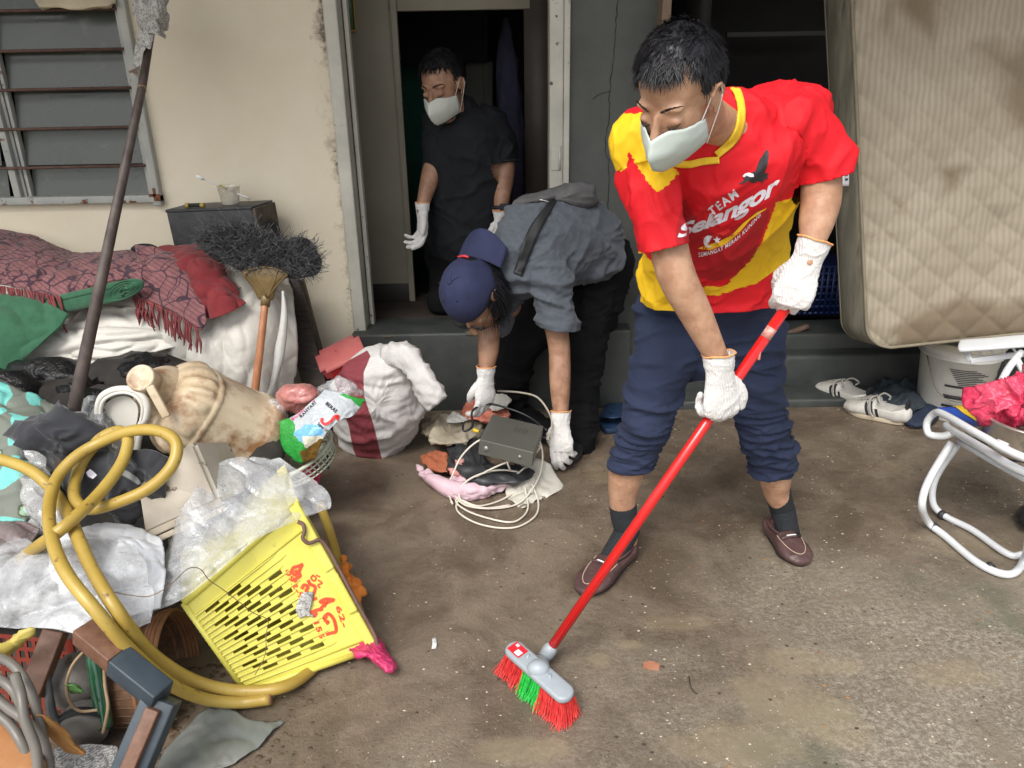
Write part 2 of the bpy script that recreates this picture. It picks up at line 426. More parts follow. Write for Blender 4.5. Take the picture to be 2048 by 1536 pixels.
M_white = mat('old_white_paint', (.42, .41, .36), (.56, .54, .47), 7, 6, .3, .7, .55, bump=.4, bs=60, c3=(.09, .06, .045), s3=22, t3=.63, w3=.04)
M_rust = mat('rusty_bar', (.085, .045, .038), (.13, .07, .05), 30, 5, rough=.75, bump=.5, bs=150)
M_glass = mat('dusty_louvre_glass', (.055, .066, .056), (.10, .11, .095), 3, 6, .3, .75, .2, r2=.42, c3=(.2, .2, .17), s3=6, t3=.62, w3=.2, alpha=.93)
M_teal = mat('teal_wall_paint', (.03, .15, .11), (.045, .19, .14), 4, 4, rough=.7)
M_dark = mat('unlit_room_dark', (.010, .008, .008), (.016, .013, .013), 3, 4, rough=.8)  # near-black so the rooms look unlit, their shade put into the colour
M_door = mat('beige_door_paint', (.20, .185, .14), (.27, .245, .19), 3, 6, .3, .7, .6, bump=.3, bs=50, c3=(.10, .08, .05), s3=14, t3=.66, w3=.1)
M_blk = mat('matt_black', (.012, .012, .013), rough=.7)
xl, xr = wx(735, 650), wx(1100, 360)            # doorway
xw0, xw1 = -2.62, wx(327, 395)                  # window
zw0 = wz(200, 404)
xp = wx(1330, 30)                               # right doorway starts
house = thing('house', 'house front with cream and dark grey plaster, louvre window and two dark doorways', 'house', (0, YW, 0))
def wallbox(x0, x1, z0, z1, y0=YW, y1=YW+.15): return box(((x0+x1)/2, (y0+y1)/2, (z0+z1)/2), (x1-x0, y1-y0, z1-z0))
obj('plaster_wall', join(wallbox(-5, xw0, -.05, 2.9), wallbox(xw0, xw1, -.05, zw0), wallbox(xw0, xw1, 2.32, 2.9), wallbox(xw1, xl-.045, -.05, 2.9), wallbox(xl-.045, xr+.08, 2.2, 2.9)),
    M_cream, house, 'cream plaster wall with dirty stains', smooth=False)
gw = obj('painted_wall', join(wallbox(xr+.08, xp-.03, -.05, 2.9), wallbox(xp-.03, 5, 2.25, 2.9), wallbox(3.1, 5, -.05, 2.25)), M_grey, house, 'dark grey painted wall with a long vertical crack', smooth=False)
ck = [(1232, -40), (1236, 12), (1231, 50), (1229, 100), (1222, 150), (1219, 200), (1217, 240), (1209, 285), (1216, 320), (1219, 360), (1214, 410), (1218, 450), (1214, 520), (1207, 570), (1212, 640), (1205, 700)]
rc = random.Random(3); cp = []
for (a, b), (c_, d_) in zip(ck, ck[1:]):
    for k in range(5): t = k/5; cp.append(W(a+(c_-a)*t+rc.uniform(-2.2, 2.2), b+(d_-b)*t, YW-.0015))
obj('crack', tube(cp, [.0007+.0014*rc.random() for _ in cp], 5, 1, smooth=False), M_blk, gw)
cp2 = [W(1228+a, 160+b, YW-.0015) for a, b in ((-8, 22), (-20, 26), (-32, 30), (-42, 38))]
obj('crack', tube(cp2, .0012, 5, 2), M_blk, gw)
# thresholds
zt = wz(900, 652)
st = obj('flood_step', box(((xl+xr+.35)/2-.02, YW+.02, zt/2-.01), (xr-xl+.43, .26, zt+.02), bev=.012), M_step, house, 'dark grey painted step below the left doorway')
rs = random.Random(5)
ch = [box((rs.uniform(xl, xr), YW-.11+rs.uniform(0, .01), zt+.001-rs.uniform(0, .012)), (rs.uniform(.02, .12), .012, rs.uniform(.006, .02)), bev=.003) for _ in range(9)]
obj('chipped_edge', join(*ch), mat('bare_chipped_cement', (.16, .14, .10), (.09, .08, .06), 40, rough=.9, bump=.6), st)
z2 = W(1640, 668, 3.62).z
obj('flood_step', join(box(((xp+3.2)/2, 3.74, z2/2-.01), (3.2-xp, .24, z2+.02), bev=.012), box(((xp+3.2)/2, 3.60, z2*.36-.01), (3.2-xp, .16, z2*.72+.02), bev=.02), box(((xp+3.2)/2+.1, 3.50, .015), (3.2-xp, .30, .05), bev=.012)), M_step, house, 'two-level dark grey step below the right doorway')
# left doorway frame and door
fr = obj('door_frame', join(box((xl-.028, YW+.04, 1.12), (.055, .17, 2.2), bev=.006), box((xl+.014, YW+.075, 1.30), (.018, .05, 1.86), bev=.003), box((xl-.050, YW-.012, 1.2), (.022, .03, 2.1), bev=.004)), M_white, house, 'white left jamb with black mould')
fr2 = obj('door_frame', join(box((xr+.025, YW+.05, 1.28), (.058, .16, 1.84), bev=.006), box((xr+.068, YW+.025, 1.28), (.026, .1, 1.84), bev=.004)), M_white, house, 'white right jamb with hinge')
hz = wz(1105, 315)
obj('hinge', join(box((xr+.02, YW-.033, hz), (.032, .004, .10), bev=.001), tube([(xr+.04, YW-.036, hz-.05), (xr+.04, YW-.036, hz+.05)], .005, 8, 1)), M_white, fr2)
# passage behind the left doorway
yin = 4.02
xa, xb = W(812, 300, yin).x, W(1046, 300, yin).x; zl = W(920, 21, yin).z
obj('passage_wall', join(box(((xl+xa)/2-.03, yin, 1.3), (xa-xl+.06, .04, 1.86), bev=.003), box(((xa+xb)/2, yin+.002, zl+.3), (xb-xa+.08, .045, .6), bev=.004)), M_door, house, 'beige partition with inner doorway')
obj('passage_skirting', box(((xl+xa)/2-.03, yin-.02, .42), (xa-xl+.06, .012, .09), bev=.002), mat('dark_board', (.02, .017, .015), rough=.5), house)  # dark strip along the foot of the passage wall
obj('inner_jamb', join(box((xa-.012, yin-.03, 1.3), (.03, .03, 1.86), bev=.003)), M_door, house)
obj('passage_side', join(box((xr+.06, 3.87, 1.3), (.05, .52, 1.86)), box((xb+.09, yin, 1.3), (.16, .04, 1.86))), mat('brown_dark_panel', (.045, .035, .028), (.06, .05, .04), 6, rough=.6), house)
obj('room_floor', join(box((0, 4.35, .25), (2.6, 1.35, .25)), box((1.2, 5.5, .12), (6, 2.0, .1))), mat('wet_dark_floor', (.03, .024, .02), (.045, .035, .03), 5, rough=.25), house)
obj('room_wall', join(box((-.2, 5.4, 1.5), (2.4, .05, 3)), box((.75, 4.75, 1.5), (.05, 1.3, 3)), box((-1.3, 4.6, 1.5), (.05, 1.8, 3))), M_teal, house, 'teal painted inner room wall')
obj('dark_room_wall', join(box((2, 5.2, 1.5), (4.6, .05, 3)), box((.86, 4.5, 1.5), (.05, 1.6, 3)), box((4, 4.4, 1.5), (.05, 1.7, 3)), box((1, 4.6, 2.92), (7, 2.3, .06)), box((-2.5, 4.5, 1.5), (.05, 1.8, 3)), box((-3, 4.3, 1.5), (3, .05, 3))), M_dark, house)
obj('door_post', box((xp-.012, YW+.0, 1.35), (.036, .20, 1.9), bev=.004), mat('raw_brown_wood', (.16, .11, .075), (.24, .17, .12), 18, rough=.75, stretch=(6, 6, .6), bump=.5, bs=30), house, 'brown wooden post of right doorway')
# unseen porch roof, added for soft darkening towards the wall
obj('shade_roof', join(box((0, 2.75, 2.86), (11, 2.0, .05))), mat('shade_roof_underside', (.30, .28, .24), (.2, .18, .15), 3), house)
# window
win = obj('window', join(box((xw1-.018, YW-.006, (zw0+2.3)/2), (.036, .06, 2.3-zw0+.03), bev=.004), box(((xw0+xw1)/2, YW-.0075, zw0+.014), (xw1-xw0, .06, .032), bev=.004), box((xw0+.2, YW-.0065, (zw0+2.3)/2), (.04, .06, 2.3-zw0), bev=.004)), M_frame, house, 'grey steel louvre window with rusty bars')
xj = wx(30, 260); zm = (zw0+2.3)/2+.02
obj('louvre_channel', join(box((xw1-.052, YW+.01, zm), (.014, .03, 2.3-zw0), bev=.002), box((xj, YW+.01, zm), (.014, .03, 2.3-zw0), bev=.002), box((xj-.045, YW+.0, zm), (.03, .05, 2.3-zw0), bev=.003), box((xj-.022, YW+.012, zm), (.014, .03, 2.3-zw0), bev=.002)), M_frame, win)
dz = (wz(200, 92)-wz(200, 320))/3; zb = wz(200, 396)
for k in range(8):
    z = zb + dz*k; Mx = Matrix.Translation((0, YW+.03, z+dz*.5)) @ Matrix.Rotation(R(-12), 4, 'X')
    obj('louvre', join(box(((xj+xw1-.05)/2, 0, 0), (xw1-.065-xj, .005, dz*1.13), Mx, .001)), M_glass, win, smooth=False)
    obj('louvre', join(box(((xw0+xj-.1)/2, 0, 0), (xj-.1-xw0, .005, dz*1.13), Mx, .001)), M_glass, win, smooth=False)
for py in (332, 255, 177, 100, 20, -55):
    z = wz(150, py); obj('bar', tube([(xw0, YW-.032, z-.003), (xw1-.035, YW-.032, z)], .0062, 8, 1), M_rust, win)
rp = random.Random(8)
patch = [box((x, YW-.0385, z), (w, .002, h), bev=.0005) for x, z, w, h in [(xw1-.012, zw0+.02, .03, .03), (xw1-.03, zw0+.03, .03, .012), (xw1-.02, zw0+.045, .012, .03), (xw1-.16, zw0+.005, .018, .012), (xw1-.33, zw0+.008, .015, .018), (xw1-.12, zw0+.004, .03, .008)]]
obj('rust_patch', join(*patch), mat('flaking_rust', (.10, .035, .015), (.2, .08, .03), 60, rough=.9, bump=.8, bs=120), win)
M_cloth_old = mat('old_curtain', (.42, .36, .25), (.55, .48, .34), 5, rough=.9, bump2=.4, bs2=12)
g = sheet([[W(x, y-60, 3.62) for x, y in ((60, 0), (110, 0), (160, 0), (235, 0))], [W(x, y, 3.46) for x, y in ((68, -5), (110, -12), (165, -10), (232, -4))], [W(x, y, 3.43) for x, y in ((76, 10), (115, 14), (160, 16), (228, 6))], [W(x, y, 3.455) for x, y in ((85, 20), (120, 12), (160, 19), (222, 15))]], 6, 5)
obj('window_cloth', fold(g, (.006, (9, 9, 30), 4)), M_cloth_old, solid=.003, label='beige cloth hooked over the top of the louvre window', cat='cloth')
# framed notice on the passage wall
fx = [W(690, 0, yin-.035), W(710, 60, yin-.035)]
nf = thing('framed_notice', 'green notice in thin gilt frame high on the beige passage wall', 'picture frame', (W(700, 30, yin-.03)))
c0 = W(695, 15, yin-.032); w_, h_ = .10, .26; zc = W(700, 62, yin-.03).z + h_/2
xc = W(711, 50, yin-.03).x - w_/2
obj('frame', join(box((xc-w_/2, c0.y, zc), (.008, .014, h_), bev=.002), box((xc+w_/2, c0.y, zc), (.008, .014, h_), bev=.002), box((xc, c0.y, zc-h_/2), (w_, .0145, .008), bev=.002), box((xc, c0.y, zc+h_/2), (w_, .0145, .008), bev=.002)), mat('gilt', (.35, .22, .06), rough=.4, metal=.5), nf)
obj('picture', box((xc, c0.y+.003, zc), (w_-.008, .003, h_-.008)), mat('green_print', (.05, .13, .08), (.14, .2, .12), 60, rough=.3), nf)
# things seen dimly inside the rooms
M_cloth_dim = mat('dim_blue_cloth', (.03, .035, .07), (.06, .05, .09), 12, rough=.9)
p0 = W(1012, 60, 4.9)
obj('hanging_cloth', fold(loft([(W(1012, 40, 4.6), .015, .02), (W(1014, 110, 4.6), .05, .04), (W(1018, 200, 4.6), .065, .05), (W(1020, 330, 4.6), .08, .06), (W(1020, 420, 4.6), .07, .05)], n=30), (.012, (30, 30, 3), 2)), M_cloth_dim, label='dim blue cloth hanging from a hook on the teal wall', cat='cloth')
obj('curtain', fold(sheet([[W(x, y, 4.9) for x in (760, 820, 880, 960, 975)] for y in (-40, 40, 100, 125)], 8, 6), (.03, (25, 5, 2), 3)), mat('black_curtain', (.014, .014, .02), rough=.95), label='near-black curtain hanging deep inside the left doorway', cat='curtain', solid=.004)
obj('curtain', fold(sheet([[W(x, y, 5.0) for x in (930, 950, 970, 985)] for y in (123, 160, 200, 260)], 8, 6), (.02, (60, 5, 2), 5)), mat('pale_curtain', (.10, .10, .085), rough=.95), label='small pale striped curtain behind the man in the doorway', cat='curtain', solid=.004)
bl = thing('basket', 'blue plastic basket standing in the right doorway', 'basket', W(1640, 640, 3.95))
M_blue = mat('dark_blue_plastic', (.007, .018, .09), (.012, .03, .12), 8, rough=.45)
bc = W(1635, 640, 4.0); bc.z = z2
bars = []
for k in range(12): bars.append(box((bc.x-.16+.029*k, 3.9, z2+.14), (.012, .012, .26)))
for k in range(8): bars.append(box((bc.x, 3.903, z2+.02+.035*k), (.34, .012, .012)))
obj('basket_grid', join(*bars), M_blue, bl)
obj('basket_body', join(box((bc.x, 4.06, z2+.14), (.34, .28, .26), bev=.02)), M_blue, bl)
obj('pipe_roll', tube([W(1560, 672, 3.66), W(1590, 662, 3.66), W(1617, 652, 3.66)], .014, 12, 3), mat('brown_roll', (.10, .06, .045), (.15, .1, .07), 20, rough=.8), label='short brown rounded stick lying on the step of the right doorway', cat='stick')
obj('shelf_rail', box(W(1560, 68, 4.9), (.62, .03, .03), bev=.005), mat('dim_rail', (.05, .05, .045), rough=.6), label='dim wall rail inside the right doorway', cat='rail')
# gravel and flecks (nobody could count them)
fg = random.Random(11)
def flecks(n, size, seed, xr_=(-1.3, 2.6), yr_=(1.0, 3.35), bias=True):
    r = random.Random(seed); V, F = [], []
    while n > 0:
        x, y = r.uniform(*xr_), r.uniform(*yr_)
        if bias and r.random() > .18+.5*max(0, min(1, .5+.45*x-.5*(y-1.9))): continue
        q = noise.noise(V3((x*3, y*3, seed))); 
        if q < -.05 and r.random() < .7: continue
        n -= 1; s = size*(.4+1.3*r.random()**3); a = r.uniform(0, 2*pi); o = len(V)
        k = 5
        for i in range(k): t = a+2*pi*i/k; rr = s*r.uniform(.6, 1.2); V.append(V3((x+rr*cos(t)*1.3, y+rr*sin(t), .0008)))
        V.append(V3((x, y, s*.55)))
        for i in range(k): F.append((o+i, o+(i+1) % k, o+k))
    return V, F
obj('gravel', flecks(3200, .0023, 1), mat('pale_grit', (.42, .36, .26), (.60, .54, .42), 8, rough=.8), kind='stuff', smooth=False)
obj('gravel', flecks(1200, .0032, 2, bias=False), mat('dark_grit', (.035, .025, .02), (.07, .05, .035), 8, rough=.8), kind='stuff', smooth=False)
obj('gravel', flecks(420, .0042, 4), mat('reddish_grit', (.22, .10, .055), (.28, .18, .08), 8, rough=.8), kind='stuff', smooth=False)
# ---------------------------------------------------------------- people
M_skin = mat('skin', (.38, .20, .12), (.52, .31, .20), 22, 7, .38, .62, .55, r2=.40, bump=.3, bs=220, sss=.05, c3=(.36, .15, .09), s3=26, t3=.62, w3=.12, bump2=.12, bs2=30)
M_skin2 = mat('skin_tanned', (.27, .14, .085), (.39, .22, .14), 22, 7, .38, .62, .55, r2=.42, bump=.3, bs=220, sss=.04, c3=(.25, .11, .06), s3=26, t3=.62, w3=.12, bump2=.12, bs2=30)
M_hair = mat('black_hair', (.006, .006, .008), (.013, .012, .015), 40, rough=.42, spec=.35)
M_brow = mat('brow_hair', (.02, .014, .012), rough=.7)
M_knit = mat('white_knit', (.74, .73, .72), (.66, .64, .62), 9, 5, rough=.95, sheen=.3, bump=.5, bs=420)
add_wave(M_knit, (.56, .545, .535), 75, 'X', .4, 1.6, bump=.5)
M_orange = mat('orange_elastic', (.75, .27, .06), (.85, .45, .2), 120, rough=.9)
M_mask = mat('pale_green_mask', (.47, .54, .50), (.52, .58, .55), 8, rough=.85, bump=.15, bs=260)
M_cord = mat('white_cord', (.75, .75, .73), rough=.7)
M_navy = mat('navy_cotton', (.011, .018, .048), (.018, .028, .066), 7, 5, rough=.9, bump=.35, bs=260)
M_black_t = mat('black_trousers', (.005, .005, .006), (.009, .009, .010), 7, rough=.95, spec=.15, bump=.3, bs=200)
M_char = mat('charcoal_knit', (.011, .012, .015), (.016, .018, .021), 9, rough=.9, spec=.25, bump=.3, bs=260)
M_slate = mat('slate_blue_jersey', (.060, .072, .088), (.078, .092, .11), 60, 5, rough=.9, sheen=.1, bump=.3, bs=240)
M_sock = mat('black_sock', (.010, .012, .015), (.016, .018, .022), 30, rough=.95, bump=.5, bs=200); add_wave(M_sock, (.025, .03, .035), 60, 'Z', .4, .6, bump=.5)
M_leather = mat('brown_leather', (.062, .032, .032), (.10, .055, .052), 16, 5, rough=.45, bump=.4, bs=120, c3=(.03, .015, .015), s3=40, t3=.66)
M_sole = mat('dark_sole', (.03, .02, .018), rough=.8)
M_thread = mat('pale_thread', (.42, .32, .24), rough=.8)

def head_geo(M, neck_to, nr=.056, mouth=False):
    e = [ell((0, -.012, .035), (.077, .097, .092)), ell((0, .03, -.03), (.063, .068, .085)), ell((0, .052, -.088), (.036, .036, .03)),
         ell((.040, .02, -.062), (.026, .05, .04)), ell((-.040, .02, -.062), (.026, .05, .04)),
         loft([(V3((0, .094, .008)), .008, .009), (V3((0, .108, -.018)), .010, .011), (V3((0, .118, -.038)), .015, .011)], n=12, sub=3)]
    for s in (-1, 1):
        e += [ell((s*.028, .074, .022), (.026, .016, .009)), ell((s*.032, .080, -.004), (.016, .0135, .011)), ell((s*.042, .050, -.032), (.016, .018, .017))]
        # ear: rim, lobe and bowl
        e += [tube([(s*.076, .012, -.012), (s*.083, .014, .012), (s*.088, -.006, .026), (s*.089, -.022, .010), (s*.084, -.014, -.014), (s*.078, .004, -.032)], .0046, 8, 3), ell((s*.080, -.002, -.004), (.004, .017, .024)), ell((s*.078, .003, -.030), (.005, .008, .009)), ell((s*.081, .012, -.006), (.004, .005, .007))]
    if mouth: e += [ell((0, .096, -.062), (.02, .012, .006)), ell((0, .094, -.072), (.018, .012, .006))]
    g = xf(join(*e), M); a = M @ V3((0, -.03, -.03)); b = V3(neck_to)
    return join(g, loft([(a, nr, nr), ((a+b)/2, nr*.95, nr*.95), (b, nr*1.15, nr*1.1)], n=20, sub=3))
def head_matrix(c, yaw, pitch, roll=0, s=1.0):
    """yaw: turn to the viewer's left from facing the camera; pitch: face down; c at eye level between the ears"""
    f = V3((-sin(R(yaw))*cos(R(pitch)), -cos(R(yaw))*cos(R(pitch)), -sin(R(pitch))))
    up = V3((0, 0, 1)); x = f.cross(up).normalized(); u = x.cross(f)
    M = Matrix((x, f, u)).transposed().to_4x4() @ Matrix.Rotation(R(roll), 4, 'Y') @ Matrix.Scale(s, 4); M.translation = c
    return M
def blades(n, seed, M, region, flow, length=(.03, .05), w=.0016, lift=.35, C=(0, -.012, .035), Rr=(.079, .099, .095), segs=4, droop=.0, curl=.3):
    """locks of hair rooted on the scalp: tapering curved strips"""
    r = random.Random(seed); V, F = [], []
    while n > 0:
        z = r.uniform(-1, 1); t = r.uniform(0, 2*pi); q = sqrt(1-z*z); u = V3((q*cos(t), q*sin(t), z))
        p = V3((C[0]+Rr[0]*u.x, C[1]+Rr[1]*u.y, C[2]+Rr[2]*u.z))
        ln = region(p, r)
        if not ln: continue
        n -= 1; nrm = V3((u.x/Rr[0], u.y/Rr[1], u.z/Rr[2])).normalized()
        fl = V3(flow(p, r)); fl = (fl - nrm*fl.dot(nrm)); fl = fl.normalized() if fl.length > 1e-4 else nrm.orthogonal()
        sd = nrm.cross(fl).normalized(); L = r.uniform(*length)*ln; cu = r.uniform(-curl, curl); lf = lift*r.uniform(.5, 1.5)
        o = len(V); ww = w*r.uniform(.6, 1.5)
        for k in range(segs+1):
            t_ = k/segs; pos = p + nrm*(L*lf*(t_ - .55*t_*t_) - .003*(1-t_)) + fl*(L*t_) + sd*(L*cu*t_*t_) + V3((0, 0, -1))*0
            pos += M.to_3x3().inverted() @ V3((0, 0, -droop*L*t_*t_))
            hw = ww*(1-t_)**.7*(.6+.4*min(1, t_*4)) + .0002
            V += [pos - sd*hw, pos + nrm*hw*.7, pos + sd*hw]
        for k in range(segs):
            a = o+3*k; F += [(a, a+1, a+4, a+3), (a+1, a+2, a+5, a+4)]
    return xf((V, F), M)
def scalp(M, region_cut, k=1.035, C=(0, -.012, .035), Rr=(.077, .097, .092), vox=.004):
    V, F = ell(C, tuple(r*k for r in Rr), nu=48, nv=32); keep = [region_cut(v) for v in V]
    F = [f for f in F if all(keep[i] for i in f)]; ids = sorted({i for f in F for i in f}); mp = {i: k for k, i in enumerate(ids)}
    V2 = []
    for i in ids:
        v = V[i]; n = (v-V3(C)).normalized(); V2.append(v + n*(.004*noise.noise(v*45) + .003))
    return xf((V2, [tuple(mp[i] for i in f) for f in F]), M)
def mask_geo(M, w=1.0):
    def row(*p): return [V3(q) for q in p]
    L = [[(-.070, .030, -.030), (-.052, .076, -.022), (-.026, .102, -.014), (0, .128, -.022)],
         [(-.071, .028, -.058), (-.052, .080, -.056), (-.028, .114, -.056), (0, .147, -.060)],
         [(-.066, .024, -.080), (-.048, .070, -.084), (-.026, .100, -.090), (0, .132, -.094)],
         [(-.056, .016, -.100), (-.040, .050, -.108), (-.022, .078, -.114), (0, .104, -.118)]]
    a = sheet([row(*r) for r in L], 5, 5); b = ([V3((-v.x, v.y, v.z)) for v in a[0]], [f[::-1] for f in a[1]])
    g = xf(join(a, b), M); bm = tobm(g); bmesh.ops.remove_doubles(bm, verts=bm.verts[:], dist=.0002); g = frombm(bm); bm.free()
    return fold(g, (.0018, (24, 24, 60), 3), (.0008, (60, 60, 120), 5))
def mask_loops(M):
    gs = []
    for s in (-1, 1):
        gs.append(tube([M @ V3(q) for q in ((s*.066, .040, -.032), (s*.076, .022, -.004), (s*.084, .008, .020), (s*.089, -.012, .020), (s*.088, -.016, -.002))], .0011, 6, 4))
        gs.append(tube([M @ V3(q) for q in ((s*.060, .020, -.100), (s*.074, .008, -.06), (s*.083, -.004, -.030), (s*.088, -.016, -.002))], .0011, 6, 4))
    return gs
def brows(M, seed=1, lift=0):
    r = random.Random(seed); V, F = [], []
    for s in (-1, 1):
        for k in range(110):
            t = r.random(); x = s*(.012+.036*t); z = .024+lift+.007*sin(t*2.4)+r.uniform(-.0028, .0028)*(1.1-t); y = .0955 - .9*abs(x)**1.9*8*1.2 + .0
            y = .094 - 14*max(0, abs(x)-.01)**2
            o = len(V); d = V3((s*.006, -.001, r.uniform(-.001, .002))); p = V3((x, y+.003, z))
            V += [p-V3((0, 0, .0011)), p+V3((0, 0, .0011)), p+d]; F.append((o, o+1, o+2))
    return xf((V, F), M)
def eyes(M):
    gs = []
    for s in (-1, 1):
        gs.append(tube([M @ V3(q) for q in ((s*.016, .0875, -.009), (s*.025, .0945, -.0125), (s*.034, .0945, -.0125), (s*.046, .0835, -.007))], (.0007, .0015, .0016, .0006), 6, 4))
    return join(*gs)
FB = [(.031, .086), (.0105, .092), (-.0105, .088), (-.030, .078)]
FL = [(.042, .026, .022), (.046, .029, .023), (.043, .028, .023), (.034, .022, .020)]
def hand_geo(M, curls, thumb, s=1.0, wrist=.05, fat=1.0):
    """wrist at the origin, fingers along +Y, back of the hand +Z, thumb on the +X side; curls: three angles per finger"""
    gs = [loft([(V3((0, -wrist-.012, 0)), .035, .033), (V3((0, -wrist*.5, 0)), .033, .030), (V3((0, -.005, 0)), .031, .025), (V3((.002, .03, -.001)), .037, .020), (V3((.001, .065, -.001)), .043, .018), (V3((0, .088, -.002)), .040, .014)], n=18, sub=3)]
    for i in range(4):
        x, y = FB[i]; p = V3((x, y-.012, -.002)); pts = [(p, .0105*fat)]; spread = x*1.6; rad = (.0108, .0102, .0095, .0082) if i < 3 else (.0096, .009, .0084, .0074)
        a = 0; cs = curls[i]; p = V3((x, y, -.002)); pts.append((p, rad[0]*fat))
        for j in range(3):
            a += cs[j]; d = V3((sin(spread)*.6 if a < 60 else 0, cos(R(a)), -sin(R(a)))).normalized(); p = p + d*FL[i][j]*1.05; pts.append((p, rad[j+1]*fat))
        gs.append(loft([(q, r_, r_) for q, r_ in pts], n=12, sub=3))
    th = [V3((.018, .012, -.006))] + [V3(t) for t in thumb]; rr = (.015, .0135, .0118, .0095)
    gs.append(loft([(q, r_*fat, r_*fat) for q, r_ in zip(th, rr)], xh=(0, 0, 1), n=12, sub=3))
    return xf(join(*gs), M @ Matrix.Scale(s, 4))
def glove(parent, M, curls, thumb, s=1.0, wrist=.045, vox=.0026, edge=True):
    g = remesh(hand_geo(M, curls, thumb, s, wrist, 1.08), vox, 3, .4); g = fold(g, (.0024, (24, 24, 24), 2), (.0012, (80, 80, 80), 5))
    S = M @ Matrix.Scale(s, 4)
    nrm = (S.to_3x3() @ V3((0, -1, 0))).normalized(); c = S @ V3((0, -wrist+.0, 0)); g = cut(g, c, nrm, .09*s)
    o = obj('glove', g, M_knit, parent)
    rib = []
    for k in range(4): rib.append((S @ V3((0, -wrist*1.02+.004+.008*k, 0)), ))
    ring = [S @ V3((.0360*cos(t), -wrist+.001*sin(5*t), .0335*sin(t))) for t in [2*pi*k/20 for k in range(20)]]
    if edge: obj('cuff_edge', tube(ring, .0022, 6, 2, closed=True), M_orange, o)
    return o
GRIP = [(62, 84, 55), (64, 86, 55), (66, 86, 55), (68, 86, 52)]
RELAX = [(22, 30, 20), (28, 38, 25), (34, 42, 28), (40, 44, 30)]
GT = [(.038, .040, -.022), (.036, .068, -.040), (.020, .088, -.050)]
RT = [(.042, .034, -.014), (.052, .060, -.020), (.052, .084, -.026)]
def S_(px, py, d, wpx, dep, xh=(1, 0, 0)):
    p = W(px, py, d); return (p, m_of(wpx, p), dep, xh)
def shoe(parent, toe, heel, w, label=None, cut_h=.05, zs=1, name='shoe', h=.065, m=None, ms=None, decor=True):
    """low shoe from heel to toe on the ground"""
    m = m or M_leather; ms = ms or M_sole; heel, toe = V3(heel), V3(toe); L = (toe-heel).length; t = (toe-heel)/L; x = t.cross(V3((0, 0, 1))).normalized()
    M = Matrix((x, t, V3((0, 0, 1)))).transposed().to_4x4(); M.translation = heel; M = M @ Matrix.Diagonal((1, 1, zs, 1))
    def sec(y, a, z, b): return (V3((0, y*L, z)), a*w, b)
    prof = [sec(.03, .26, .034, .024), sec(.12, .36, .038, .033), sec(.3, .37, .040, .036), sec(.5, .42, .036, .031), sec(.7, .48, .029, .024), sec(.85, .44, .024, .019), sec(.95, .29, .019, .014)]
    g = loft(prof, n=32, sub=5, e=.85)
    top = [(V3((0, .3*L, .045)), .28*w, .02), (V3((0, .48*L, .052)), .29*w, .016), (V3((0, .62*L, .044)), .26*w, .012)]
    g = remesh(join(g, loft(top, n=20)), .0035, 4)
    V = []
    for v in g[0]:
        y = v.y/L
        if v.z > .046 and y < .47: v = V3((v.x, v.y, min(v.z, .046+.016*max(0, 1-y/.2))))   # opening
        V.append(v)
    g = (V, g[1]); g = fold(g, (.0012, (40, 60, 40), 5))
    o = obj(name, xf(g, M), m, parent, label)
    sp = []
    for k in range(28):
        tt = 2*pi*k/28; yy = .5+.5*sin(tt); ww = (.30+.17*math.exp(-((yy-.72)/.24)**2)+.03*math.exp(-((yy-.15)/.2)**2))*w; sp.append(V3((ww*cos(tt)*(1 if abs(cos(tt)) > .3 else 1), .02*L+yy*.965*L, 0)))
    obj('sole', xf(prism([p+V3((0, 0, .001)) for p in sp], (0, 0, .014)), M), ms, o, bev=.003)
    if decor:
        st = [V3((.34*w*sx*cos(R(a)) if 0 else .335*w*sin(R(a)), .55*L+.36*L*cos(R(a)), .047-.017*cos(R(a))*.9)) for a in range(-98, 99, 7) for sx in (1,)]
        bv = BVHTree.FromPolygons([tuple(v) for v in g[0]], g[1]); st2 = []
        for p in st:
            hit = bv.ray_cast(V3((p.x, p.y, .2)), V3((0, 0, -1)))
            st2.append((hit[0] if hit[0] else p) + V3((0, 0, .0008)))
        dash = [tube([M @ (a+(b-a)*.1), M @ (a+(b-a)*.8)], .0013, 5, 1) for a, b in zip(st2, st2[1:])]
        obj('stitching', join(tube([M @ a for a in st2], .0016, 5, 2), *dash), M_thread, o)
        band = []
        for k in range(9):
            xx = -.30*w+.60*w*k/8; hit = bv.ray_cast(V3((xx, .60*L, .2)), V3((0, 0, -1))); band.append((hit[0] if hit[0] else V3((xx, .6*L, .05))) + V3((0, 0, .002)))
        obj('strap', join(tube([M @ q for q in band], .0065, 6, 2)), m, o)
        obj('strap_stripe', tube([M @ (q+V3((0, .000, .005))) for q in band[2:7]], .0028, 6, 2), M_cord, o)
        obj('buckle', box(band[1 if M.to_3x3() else 1]+V3((0, 0, .005)), (.012, .022, .006), M, .001), M_blk, o)
        ring = [V3((.27*w*sin(R(a)), .26*L+.215*L*cos(R(a)), .056-.004*cos(R(a)))) for a in range(0, 360, 18)]
        obj('collar', tube([M @ q for q in ring], .0045, 6, 2, closed=True), m, o)
    return o

